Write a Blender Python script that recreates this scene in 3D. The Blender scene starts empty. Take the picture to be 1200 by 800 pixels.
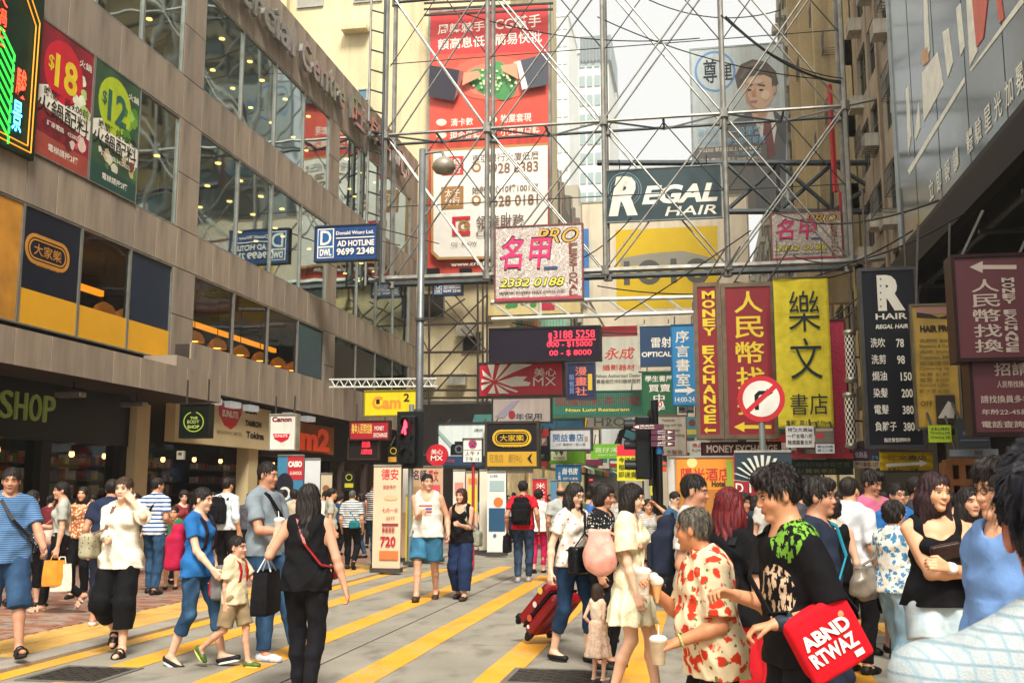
import bpy, math, random, time
import numpy as np
from mathutils import Vector, Matrix
random.seed(7); rng = np.random.RandomState(7)
R = math.radians
scene = bpy.context.scene
# ------------------------------------------------------------------ camera
CAMZ = 1.5; FPX = 1200.0; YAW = R(10.28); PITCH = R(8.297)
cam_d = bpy.data.cameras.new('camera'); cam = bpy.data.objects.new('camera', cam_d)
scene.collection.objects.link(cam); scene.camera = cam
cam.location = (0, 0, CAMZ); cam.rotation_euler = (R(90) + PITCH, 0, YAW)
cam_d.lens = 36.0; cam_d.sensor_width = 36.0; cam_d.clip_end = 3000; cam_d.clip_start = 0.05
cam_d.dof.use_dof = True; cam_d.dof.focus_distance = 14.0; cam_d.dof.aperture_fstop = 14.0
# ------------------------------------------------------------------ sky and sun
world = bpy.data.worlds.new("World"); scene.world = world; world.use_nodes = True
wn = world.node_tree.nodes; wl = world.node_tree.links
for n_ in list(wn): wn.remove(n_)
SUN_EL, SUN_AZ = R(50), R(204)
sky = wn.new('ShaderNodeTexSky'); sky.sky_type = 'NISHITA'; sky.sun_disc = False
sky.sun_elevation = SUN_EL; sky.sun_rotation = SUN_AZ; sky.dust_density = 6.0; sky.air_density = 1.0; sky.ozone_density = .6
b1 = wn.new('ShaderNodeBackground'); b1.inputs['Strength'].default_value = 0.05
b2 = wn.new('ShaderNodeBackground'); b2.inputs['Color'].default_value = (1.0, .975, .885, 1); b2.inputs['Strength'].default_value = 0.62
ad = wn.new('ShaderNodeAddShader'); wo = wn.new('ShaderNodeOutputWorld')
wl.new(sky.outputs[0], b1.inputs['Color']); wl.new(b1.outputs[0], ad.inputs[0]); wl.new(b2.outputs[0], ad.inputs[1]); wl.new(ad.outputs[0], wo.inputs['Surface'])
sl = bpy.data.lights.new('sun', 'SUN'); sl.energy = 4.3; sl.angle = R(16); sl.color = (1, .945, .85)
so = bpy.data.objects.new('sun', sl); scene.collection.objects.link(so)
# light comes from behind the camera's right shoulder, high up
so.rotation_euler = (R(40), 0, R(24))
vs = scene.view_settings; vs.view_transform = 'Standard'; vs.look = 'None'; vs.gamma = 1.0; vs.exposure = 0.52; vs.use_curve_mapping = False
scene.cycles.max_bounces = 6; scene.cycles.transparent_max_bounces = 12
scene.cycles.use_denoising = True
# ------------------------------------------------------------------ pixel -> world (1200x800 photograph)
CR = Matrix.Rotation(YAW, 3, 'Z') @ Matrix.Rotation(R(90) + PITCH, 3, 'X')
CP = Vector((0, 0, CAMZ))
def ray(px, py): return CR @ Vector(((px - 600) / FPX, -(py - 400) / FPX, -1.0))
def onY(px, py, Y): d = ray(px, py); return CP + d * (Y / d.y)
def onX(px, py, X): d = ray(px, py); return CP + d * (X / d.x)
def onZ(px, py, Z=0.0): d = ray(px, py); return CP + d * ((Z - CAMZ) / d.z)
# ------------------------------------------------------------------ materials
def lin(h):
    if isinstance(h, str):
        h = h.lstrip('#'); h = ''.join(x+x for x in h) if len(h) == 3 else h; c = [int(h[i:i+2], 16) / 255 for i in (0, 2, 4)]
        return tuple((x / 12.92 if x <= .04045 else ((x + .055) / 1.055) ** 2.4) for x in c)
    return tuple(h)
MC = {}
class NT:
    def __init__(s, m): s.t = m.node_tree; s.n = s.t.nodes; s.l = s.t.links
    def new(s, ty, **k):
        o = s.n.new(ty)
        for a, v in k.items(): setattr(o, a, v)
        return o
    def link(s, a, b): s.l.new(a, b)
def newmat(name):
    m = bpy.data.materials.new(name); m.use_nodes = True
    t = NT(m); b = t.n['Principled BSDF']; return m, t, b
def noise_node(t, scale, detail=4, stretch=None, coord='Object'):
    tc = t.new('ShaderNodeTexCoord'); mp = t.new('ShaderNodeMapping')
    if stretch: mp.inputs['Scale'].default_value = stretch
    t.link(tc.outputs[coord], mp.inputs['Vector'])
    n = t.new('ShaderNodeTexNoise'); n.inputs['Scale'].default_value = scale; n.inputs['Detail'].default_value = detail
    t.link(mp.outputs[0], n.inputs['Vector']); return n
def mixrgb(t, fac, a, b, mode='MIX'):
    m = t.new('ShaderNodeMix', data_type='RGBA', blend_type=mode)
    for s, v in ((0, fac), (6, a), (7, b)):
        if hasattr(v, 'is_output'): t.link(v, m.inputs[s])
        elif s == 0: m.inputs[0].default_value = v
        else: m.inputs[s].default_value = (*lin(v), 1)
    return m.outputs[2]
def ramp(t, src, p0, p1, c0=(0,0,0), c1=(1,1,1)):
    r = t.new('ShaderNodeValToRGB'); r.color_ramp.elements[0].position = p0; r.color_ramp.elements[1].position = p1
    r.color_ramp.elements[0].color = (*c0, 1); r.color_ramp.elements[1].color = (*c1, 1); t.link(src, r.inputs[0]); return r.outputs[0]
def add_bump(t, b, src, strength=.3, dist=.01):
    bp = t.new('ShaderNodeBump'); bp.inputs['Strength'].default_value = strength; bp.inputs['Distance'].default_value = dist
    t.link(src, bp.inputs['Height']); t.link(bp.outputs[0], b.inputs['Normal'])
def M(col, rough=.6, metal=0., var=.18, scale=3., bump=0., name=None, dirt=0., emit=0., spec=.5, streak=False, bscale=None):
    key = (col if isinstance(col, str) else tuple(col), rough, metal, var, scale, bump, dirt, emit, spec, streak, bscale)
    if key in MC: return MC[key]
    m, t, b = newmat(name or 'paint')
    c = lin(col)
    if max(c) < .05 and not metal: spec = min(spec, .22)
    b.inputs['Roughness'].default_value = rough; b.inputs['Metallic'].default_value = metal; b.inputs['Specular IOR Level'].default_value = spec
    n = noise_node(t, scale, 5)
    hi = tuple(min(1, x * (1 + var * .6)) for x in c); lo = tuple(x * (1 - var) for x in c)
    out = ramp(t, n.outputs[0], .3, .7, lo, hi)
    if dirt:
        n2 = noise_node(t, 1.6 if not streak else 2.0, 6, (3, 3, .25) if streak else None)
        f = ramp(t, n2.outputs[0], .48, .72, (0,0,0), (dirt,)*3)
        out = mixrgb(t, f, out, tuple(x * .35 + .01 for x in c))
    t.link(out, b.inputs['Base Color'])
    if bump:
        nb = noise_node(t, bscale or scale * 8, 5); add_bump(t, b, nb.outputs[0], bump, .01)
    if emit:
        b.inputs['Emission Color'].default_value = (*c, 1); b.inputs['Emission Strength'].default_value = emit
    MC[key] = m; return m
def glow(col, s=3.): return M(col, .5, 0, .0, 1., emit=s, name='light_source')
def metal(col='#8f8f8a', rough=.45, dirt=.35): return M(col, rough, .75, .25, 4., .1, 'metal', dirt)
def glass_mat(name, tint, gloss_col='#cfe3e0', transp=.55, rough=.02, wob=.4, wscale=.7):
    if name in MC: return MC[name]
    m, t, b = newmat(name); t.n.remove(b)
    g = t.new('ShaderNodeBsdfGlossy'); g.inputs['Roughness'].default_value = rough; g.inputs['Color'].default_value = (*lin(gloss_col), 1)
    tr = t.new('ShaderNodeBsdfTransparent'); tr.inputs['Color'].default_value = (*lin(tint), 1)
    mx = t.new('ShaderNodeMixShader'); fr = t.new('ShaderNodeFresnel'); fr.inputs['IOR'].default_value = 1.5
    ma = t.new('ShaderNodeMath', operation='MULTIPLY_ADD'); ma.inputs[1].default_value = 1.0; ma.inputs[2].default_value = 1 - transp; ma.use_clamp = True
    t.link(fr.outputs[0], ma.inputs[0]); t.link(ma.outputs[0], mx.inputs[0]); t.link(tr.outputs[0], mx.inputs[1]); t.link(g.outputs[0], mx.inputs[2])
    n = noise_node(t, wscale, 1); bp = t.new('ShaderNodeBump'); bp.inputs['Strength'].default_value = wob; bp.inputs['Distance'].default_value = .12
    t.link(n.outputs[0], bp.inputs['Height']); t.link(bp.outputs[0], g.inputs['Normal'])
    t.link(mx.outputs[0], t.n['Material Output'].inputs['Surface']); MC[name] = m; return m
# ------------------------------------------------------------------ object helpers
COL = scene.collection
def tag(o, label=None, cat=None, group=None, kind=None):
    if label: o['label'] = label
    if cat: o['category'] = cat
    if group: o['group'] = group
    if kind: o['kind'] = kind
    return o
def empty(name, loc, label=None, cat=None, group=None, rz=0.0, parent=None):
    o = bpy.data.objects.new(name, None); COL.objects.link(o); o.location = loc; o.rotation_euler = (0, 0, rz); o.empty_display_size = .1
    if parent: o.parent = parent
    return tag(o, label, cat, group)
def copy_tree(o, parent=None, loc=None, rz=None, label=None):
    c = o.copy(); COL.objects.link(c)
    if parent: c.parent = parent
    if loc is not None: c.location = loc
    if rz is not None: c.rotation_euler = (0, 0, rz)
    if label: c['label'] = label
    for ch in KIDS.get(o.name, []): copy_tree(ch, c)
    return c
KIDS = {}
def link_mesh(name, me, mat, parent=None, world=True):
    o = bpy.data.objects.new(name, me); COL.objects.link(o)
    if mat is not None and not me.materials:
        for mm in (mat if isinstance(mat, (list, tuple)) else [mat]): me.materials.append(mm)
    if parent:
        o.parent = parent; KIDS.setdefault(parent.name, []).append(o)
    return o
def wloc(o):
    v = Vector((0, 0, 0))
    while o: v = v + o.location; o = o.parent
    return v
class MB:
    def __init__(s): s.v = []; s.f = []; s.mi = []; s.cur = 0
    def poly(s, pts):
        i = len(s.v); s.v += [tuple(p) for p in pts]; s.f.append(tuple(range(i, i + len(pts)))); s.mi.append(s.cur); return s
    def box(s, x0, y0, z0, x1, y1, z1):
        i = len(s.v)
        s.v += [(x0,y0,z0),(x1,y0,z0),(x1,y1,z0),(x0,y1,z0),(x0,y0,z1),(x1,y0,z1),(x1,y1,z1),(x0,y1,z1)]
        for q in ((0,3,2,1),(4,5,6,7),(0,1,5,4),(1,2,6,5),(2,3,7,6),(3,0,4,7)):
            s.f.append(tuple(i + k for k in q)); s.mi.append(s.cur)
        return s
    def obox(s, F, a0, b0, a1, b1, c0, c1):
        i = len(s.v)
        s.v += [tuple(F.pt(a, b, c)) for c in (c0, c1) for a, b in ((a0,b0),(a1,b0),(a1,b1),(a0,b1))]
        for q in ((0,3,2,1),(4,5,6,7),(0,1,5,4),(1,2,6,5),(2,3,7,6),(3,0,4,7)):
            s.f.append(tuple(i + k for k in q)); s.mi.append(s.cur)
        return s
    def tube(s, p0, p1, r, n=6, r1=None, cap=True):
        p0 = Vector(p0); p1 = Vector(p1); d = p1 - p0
        if d.length < 1e-6: return s
        r1 = r if r1 is None else r1
        d.normalize(); a = d.orthogonal().normalized(); b = d.cross(a); i = len(s.v)
        for p, rr in ((p0, r), (p1, r1)):
            for k in range(n):
                t = 2 * math.pi * (k + .5) / n; s.v.append(tuple(p + a * (rr * math.cos(t)) + b * (rr * math.sin(t))))
        for k in range(n):
            s.f.append((i + k, i + (k + 1) % n, i + n + (k + 1) % n, i + n + k)); s.mi.append(s.cur)
        if cap:
            s.f.append(tuple(i + n - 1 - k for k in range(n))); s.f.append(tuple(i + n + k for k in range(n))); s.mi += [s.cur] * 2
        return s
    def path(s, pts, r, n=5):
        for a, b in zip(pts[:-1], pts[1:]): s.tube(a, b, r, n, cap=True)
        return s
    def lathe(s, c, prof, n=16, cap=True):
        i = len(s.v); m = len(prof)
        for r, z in prof:
            for k in range(n):
                t = 2 * math.pi * k / n; s.v.append((c[0] + r * math.cos(t), c[1] + r * math.sin(t), c[2] + z))
        for j in range(m - 1):
            for k in range(n):
                s.f.append((i+j*n+k, i+j*n+(k+1)%n, i+(j+1)*n+(k+1)%n, i+(j+1)*n+k)); s.mi.append(s.cur)
        if cap:
            s.f.append(tuple(i + n - 1 - k for k in range(n))); s.f.append(tuple(i + (m-1)*n + k for k in range(n))); s.mi += [s.cur]*2
        return s
    def prism(s, F, poly, c0, c1):
        n = len(poly); i = len(s.v)
        s.v += [tuple(F.pt(a, b, c0)) for a, b in poly] + [tuple(F.pt(a, b, c1)) for a, b in poly]
        s.f.append(tuple(i + k for k in range(n - 1, -1, -1))); s.f.append(tuple(i + n + k for k in range(n))); s.mi += [s.cur]*2
        for k in range(n): s.f.append((i + k, i + (k+1) % n, i + n + (k+1) % n, i + n + k)); s.mi.append(s.cur)
        return s
    def build(s, name, mat, parent=None, world=True, smooth=False, bevel=0.0):
        off = wloc(parent) if (parent and world) else Vector((0, 0, 0))
        me = bpy.data.meshes.new(name)
        me.from_pydata([(x - off.x, y - off.y, z - off.z) for x, y, z in s.v], [], s.f)
        mats = mat if isinstance(mat, (list, tuple)) else [mat]
        for mm in mats: me.materials.append(mm)
        if len(mats) > 1: me.polygons.foreach_set('material_index', s.mi)
        if smooth: me.polygons.foreach_set('use_smooth', [True] * len(s.f))
        me.update()
        o = link_mesh(name, me, None, parent)
        if bevel:
            bv = o.modifiers.new('edge', 'BEVEL'); bv.width = bevel; bv.segments = 2; bv.limit_method = 'ANGLE'
        return o
class Fr:
    """a plane in the world: origin o, axes u (right), v (up), n (towards the viewer)"""
    def __init__(s, o, u, v):
        s.o = Vector(o); s.u = Vector(u).normalized(); s.v = Vector(v).normalized(); s.n = s.u.cross(s.v)
    def pt(s, a, b, c=0.): return s.o + s.u * a + s.v * b + s.n * c
    def px(s, x, y):
        d = ray(x, y); t = (s.o - CP).dot(s.n) / d.dot(s.n); p = CP + d * t - s.o
        return p.dot(s.u), p.dot(s.v)
    def rect(s, x0, y0, x1, y1):
        mx, my = (x0 + x1) / 2, (y0 + y1) / 2
        return s.px(x0, my)[0], s.px(mx, y1)[1], s.px(x1, my)[0], s.px(mx, y0)[1]
def FY(Y): return Fr((0, Y, 0), (1, 0, 0), (0, 0, 1))          # faces the camera
def FL(X): return Fr((X, 0, 0), (0, 1, 0), (0, 0, 1))          # on the left, faces +X
def FRt(X): return Fr((X, 0, 0), (0, -1, 0), (0, 0, 1))        # on the right, faces -X
# ------------------------------------------------------------------ lettering
TXT = {}
tcu = bpy.data.curves.new('letters', 'FONT'); tob = bpy.data.objects.new('letters', tcu); 
tcu.resolution_u = 3; tcu.fill_mode = 'FRONT'; tcu.align_x = 'LEFT'
def text_geo(body, off=0., shear=0., space=1.0, line=1.0):
    if any(ord(q) > 0x2e80 for q in body): off = min(off, .011)
    key = (body, off, shear, space, line)
    if key in TXT: return TXT[key]
    tcu.body = body; tcu.offset = off; tcu.shear = shear; tcu.space_character = space; tcu.space_line = line
    me = bpy.data.meshes.new_from_object(tob)
    n = len(me.vertices); co = np.zeros(n * 3); me.vertices.foreach_get('co', co); co = co.reshape(-1, 3)
    fs = [tuple(p.vertices) for p in me.polygons]; bpy.data.meshes.remove(me)
    if n:
        mn = co.min(0); mx = co.max(0); co = (co[:, :2] - mn[:2]) / np.maximum(mx[:2] - mn[:2], 1e-6)
    else: co = np.zeros((0, 2))
    TXT[key] = (co, fs); return TXT[key]
def letters(F, body, box, mat, parent, c=.004, thick=0., name='lettering', off=.012, shear=0., space=1., line=1., vert=False, mirror=False):
    """box = (a0,b0,a1,b1) in the plane's own metres; the text fills it"""
    a0, b0, a1, b1 = box; mb = MB()
    runs = [(body, (a0, b0, a1, b1))]
    if vert:
        ch = list(body); h = (b1 - b0) / len(ch)
        runs = [(k, (a0, b1 - (i + 1) * h + h * .07, a1, b1 - i * h - h * .07)) for i, k in enumerate(ch) if k != ' ']
    V = []; Fs = []
    for tx, (p0, q0, p1, q1) in runs:
        co, fs = text_geo(tx, off, shear, space, line)
        if vert and tx in '1Il': w = (p1 - p0) * .2; mid = (p0 + p1) / 2; p0, p1 = mid - w / 2, mid + w / 2
        if vert and tx == '一': q0, q1 = (q0*.6+q1*.4), (q0*.4+q1*.6)
        i = len(V)
        for x, y in co:
            if mirror: x = 1 - x
            V.append(F.pt(p0 + (p1 - p0) * x, q0 + (q1 - q0) * y, c + thick))
        Fs += [tuple(i + k for k in f) for f in fs]
    if not V: return None
    mb.v = [tuple(p) for p in V]; mb.f = Fs; mb.mi = [0] * len(Fs)
    o = mb.build(name, mat, parent)
    if thick:
        so_ = o.modifiers.new('thickness', 'SOLIDIFY'); so_.thickness = thick; so_.offset = -1
    return o
# ================================================================== signed-distance modelling (people, bags)
def surface_nets(F, org, h):
    ins = F < 0
    c = [ins[a:F.shape[0]-1+a, b:F.shape[1]-1+b, d:F.shape[2]-1+d] for a in (0,1) for b in (0,1) for d in (0,1)]
    cnt = sum(x.astype(np.int8) for x in c); act = (cnt > 0) & (cnt < 8)
    I, J, K = np.nonzero(act); n = len(I)
    if n == 0: return np.zeros((0, 3)), np.zeros((0, 4), int)
    idx = np.full(act.shape, -1, np.int32); idx[I, J, K] = np.arange(n)
    offs = [(a, b, d) for a in (0,1) for b in (0,1) for d in (0,1)]
    val = np.stack([F[I+a, J+b, K+d] for a, b, d in offs], 1)
    acc = np.zeros((n, 3)); w = np.zeros(n)
    for p in range(8):
        for ax in range(3):
            if offs[p][ax] == 0:
                q = p + (4, 2, 1)[ax]; a = val[:, p]; b = val[:, q]; m = (a < 0) != (b < 0)
                t = np.where(m, a / np.where(m, a - b, 1), 0)
                for k in range(3): acc[:, k] += m * (offs[p][k] + (t if k == ax else 0))
                w += m
    V = np.stack([I, J, K], 1) + acc / w[:, None]
    Q = []
    for ax in range(3):
        s0 = [slice(None)] * 3; s1 = [slice(None)] * 3; s0[ax] = slice(0, -1); s1[ax] = slice(1, None)
        A = ins[tuple(s0)]; B = ins[tuple(s1)]
        o1, o2 = [(1, 2), (2, 0), (0, 1)][ax]
        e = np.stack(np.nonzero(A != B), 1)
        e = e[(e[:, o1] > 0) & (e[:, o2] > 0) & (e[:, o1] < F.shape[o1]-1) & (e[:, o2] < F.shape[o2]-1)]
        def cell(d1, d2):
            z = e.copy(); z[:, o1] -= d1; z[:, o2] -= d2; return idx[z[:, 0], z[:, 1], z[:, 2]]
        q = np.stack([cell(1,1), cell(0,1), cell(0,0), cell(1,0)], 1)
        fl = B[e[:, 0], e[:, 1], e[:, 2]]; q[fl] = q[fl][:, ::-1]; Q.append(q)
    return V * h + np.array(org), np.concatenate(Q)
V3 = lambda *a: np.array(a, float)
class Prim:
    def __init__(s, fn, lo, hi, cut=None): s.fn = fn; s.lo = np.array(lo, float); s.hi = np.array(hi, float); s.cut = cut
    def ev(s, X, Y, Z):
        d = s.fn(X, Y, Z)
        if s.cut is not None:
            p, n = s.cut; d = np.maximum(d, (X-p[0])*n[0] + (Y-p[1])*n[1] + (Z-p[2])*n[2])
        return d
def cap(p0, p1, r0, r1=None, sx=1., sy=1., cut=None):
    p0 = np.array(p0, float); p1 = np.array(p1, float); r1 = r0 if r1 is None else r1; rm = max(r0, r1)
    S = np.array([sx, sy, 1.]); a = p0 / S; b = (p1 - p0) / S; bb = max(b.dot(b), 1e-9); ms = min(sx, sy, 1.)
    def fn(X, Y, Z):
        x = X/sx - a[0]; y = Y/sy - a[1]; z = Z - a[2]
        t = np.clip((x*b[0] + y*b[1] + z*b[2]) / bb, 0, 1)
        return (np.sqrt((x-t*b[0])**2 + (y-t*b[1])**2 + (z-t*b[2])**2) - (r0 + (r1-r0)*t)) * ms
    return Prim(fn, np.minimum(p0, p1) - rm*np.maximum(S, 1), np.maximum(p0, p1) + rm*np.maximum(S, 1), cut)
def ell(c, r, rot=None, cut=None):
    c = np.array(c, float); r = np.array(r, float); mr = r.max()
    def fn(X, Y, Z):
        x = X-c[0]; y = Y-c[1]; z = Z-c[2]
        if rot is not None:
            x, y, z = (rot[0,0]*x+rot[1,0]*y+rot[2,0]*z, rot[0,1]*x+rot[1,1]*y+rot[2,1]*z, rot[0,2]*x+rot[1,2]*y+rot[2,2]*z)
        k0 = np.sqrt((x/r[0])**2+(y/r[1])**2+(z/r[2])**2); k1 = np.sqrt((x/r[0]**2)**2+(y/r[1]**2)**2+(z/r[2]**2)**2)
        return k0*(k0-1)/np.maximum(k1, 1e-6)
    return Prim(fn, c-mr, c+mr, cut)
def rbox(c, hs, rad, rot=None, cut=None):
    c = np.array(c, float); hs = np.array(hs, float) - rad; mr = np.linalg.norm(hs) + rad
    def fn(X, Y, Z):
        x = X-c[0]; y = Y-c[1]; z = Z-c[2]
        if rot is not None:
            x, y, z = (rot[0,0]*x+rot[1,0]*y+rot[2,0]*z, rot[0,1]*x+rot[1,1]*y+rot[2,1]*z, rot[0,2]*x+rot[1,2]*y+rot[2,2]*z)
        qx = np.abs(x)-hs[0]; qy = np.abs(y)-hs[1]; qz = np.abs(z)-hs[2]
        return np.sqrt(np.maximum(qx,0)**2+np.maximum(qy,0)**2+np.maximum(qz,0)**2) + np.minimum(np.maximum(np.maximum(qx,qy),qz),0) - rad
    return Prim(fn, c-mr, c+mr, cut)
def skirt(top, bot, rt, rb, sy=.8, folds=9, amp=.02, ph=0.):
    top = np.array(top, float); bot = np.array(bot, float)
    def fn(X, Y, Z):
        t = np.clip((top[2]-Z)/(top[2]-bot[2]), 0, 1.05)
        x = X-(top[0]+(bot[0]-top[0])*t); y = (Y-(top[1]+(bot[1]-top[1])*t))/sy
        r = rt + (rb-rt)*t**.8; an = np.arctan2(y, x)
        d = np.sqrt(x*x+y*y) - r - amp*t*np.sin(an*folds+ph+3*np.sin(an*2+ph)*.4)
        return np.maximum(np.maximum(d*.8*sy, Z-top[2]), bot[2]-Z)
    rm = max(rt, rb)+amp
    return Prim(fn, (min(top[0],bot[0])-rm, min(top[1],bot[1])-rm, bot[2]), (max(top[0],bot[0])+rm, max(top[1],bot[1])+rm, top[2]))
def sdf_mesh(ops, h, wr=0., wf=1., seed=0, cuts=(), rid=None):
    """ops: list of (prim, k, 'u'|'s')"""
    lo = np.min([p.lo for p, k, o in ops if o == 'u'], 0) - 2.5*h - wr; hi = np.max([p.hi for p, k, o in ops if o == 'u'], 0) + 2.5*h + wr
    n = np.ceil((hi-lo)/h).astype(int)+1; ax = [lo[i]+h*np.arange(n[i]) for i in range(3)]
    F = np.full(n, .2, np.float32)
    for p, k, o in ops:
        pad = k + 2.5*h + wr
        a = np.clip(np.floor((p.lo-pad-lo)/h).astype(int), 0, n); b = np.clip(np.ceil((p.hi+pad-lo)/h).astype(int)+1, 0, n)
        if (b <= a).any(): continue
        sl = tuple(slice(a[i], b[i]) for i in range(3))
        X = ax[0][sl[0]][:, None, None]; Y = ax[1][sl[1]][None, :, None]; Z = ax[2][sl[2]][None, None, :]
        d = p.ev(X, Y, Z); f = F[sl]
        if o == 'u':
            if k > 0:
                q = np.clip(.5+.5*(f-d)/k, 0, 1); F[sl] = f*(1-q)+d*q - k*q*(1-q)
            else: F[sl] = np.minimum(f, d)
        else:
            if k > 0:
                q = np.clip(.5-.5*(f+d)/k, 0, 1); F[sl] = f*(1-q)-d*q + k*q*(1-q)
            else: F[sl] = np.maximum(f, -d)
    X = ax[0][:, None, None]; Y = ax[1][None, :, None]; Z = ax[2][None, None, :]
    if wr:
        s = seed*1.7
        g = np.abs(np.sin(19*wf*(Z+.35*X+.3*Y)+s+2.6*np.sin(8*wf*X+s)+1.7*np.sin(11*Y*wf-s)))*1.7-1.1 + .7*np.sin(37*wf*(Z-.5*X+.4*Y)+2*s+2*np.sin(13*X+s+8*Z)) + .5*np.sin(55*wf*(.6*X+.6*Y+.4*Z)-s)
        F = F + wr*.55*g
    for p, nn in cuts: F = np.maximum(F, (X-p[0])*nn[0]+(Y-p[1])*nn[1]+(Z-p[2])*nn[2])
    if rid is not None: F = F + rid(X, Y, Z)
    F[0] = F[-1] = .05; F[:, 0] = F[:, -1] = .05; F[:, :, 0] = F[:, :, -1] = .05
    return surface_nets(F, lo, h)
def np_mesh(name, V, Q, mat, parent=None, smooth=True, cols=None):
    me = bpy.data.meshes.new(name)
    me.vertices.add(len(V)); me.vertices.foreach_set('co', V.astype(np.float32).ravel())
    me.loops.add(len(Q)*4); me.loops.foreach_set('vertex_index', Q.astype(np.int32).ravel())
    me.polygons.add(len(Q)); me.polygons.foreach_set('loop_start', np.arange(0, len(Q)*4, 4, dtype=np.int32)); me.polygons.foreach_set('loop_total', np.full(len(Q), 4, np.int32))
    if smooth: me.polygons.foreach_set('use_smooth', np.ones(len(Q), bool))
    if cols is not None:
        a = me.color_attributes.new('Col', 'FLOAT_COLOR', 'POINT'); a.data.foreach_set('color', np.concatenate([cols, np.ones((len(V), 1))], 1).astype(np.float32).ravel())
    me.update(calc_edges=True); me.validate()
    return link_mesh(name, me, mat, parent)
def rotm(yaw=0, pitch=0, roll=0):
    """yaw about z, pitch nods forward (face is -Y), roll tilts"""
    return np.array((Matrix.Rotation(yaw, 3, 'Z') @ Matrix.Rotation(pitch, 3, 'X') @ Matrix.Rotation(roll, 3, 'Y')))
# ------------------------------------------------------------------ cloth, skin and hair materials
def skin_mat(col='#c98f6b'):
    key = 'skin'+col
    if key in MC: return MC[key]
    m, t, b = newmat('skin'); at = t.new('ShaderNodeAttribute', attribute_name='Col')
    n = noise_node(t, 14, 4); f = ramp(t, n.outputs[0], .3, .7, (.88,.84,.82), (1.06,1.0,1.0))
    c = mixrgb(t, 1.0, lin(col), at.outputs['Color'], 'MULTIPLY'); c = mixrgb(t, 1.0, c, f, 'MULTIPLY')
    t.link(c, b.inputs['Base Color']); b.inputs['Roughness'].default_value = .5
    b.inputs['Subsurface Weight'].default_value = .12; b.inputs['Subsurface Radius'].default_value = (.012, .005, .003)
    b.inputs['Specular IOR Level'].default_value = .4
    n2 = noise_node(t, 160, 2); add_bump(t, b, n2.outputs[0], .08, .002)
    MC[key] = m; return m
def hair_mat(col='#15110f', hi='#3a2c26'):
    key = 'hair'+col
    if key in MC: return MC[key]
    m, t, b = newmat('hair'); n = noise_node(t, 60, 4, (1, 1, .08)); c = ramp(t, n.outputs[0], .35, .75, lin(col), lin(hi))
    t.link(c, b.inputs['Base Color']); b.inputs['Roughness'].default_value = .58; b.inputs['Specular IOR Level'].default_value = .28; add_bump(t, b, n.outputs[0], .7, .006)
    MC[key] = m; return m
def weave(t, b, s=.18):
    n = noise_node(t, 9, 4); n2 = noise_node(t, 420, 1)
    ma = t.new('ShaderNodeMath', operation='MULTIPLY_ADD'); ma.inputs[1].default_value = .15; t.link(n2.outputs[0], ma.inputs[0]); t.link(n.outputs[0], ma.inputs[2])
    n3 = noise_node(t, 22, 3, (1, 1, .6)); m3 = t.new('ShaderNodeMath', operation='MULTIPLY_ADD'); m3.inputs[1].default_value = .45; t.link(n3.outputs[0], m3.inputs[0]); t.link(ma.outputs[0], m3.inputs[2])
    add_bump(t, b, m3.outputs[0], .38, .03)
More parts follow.
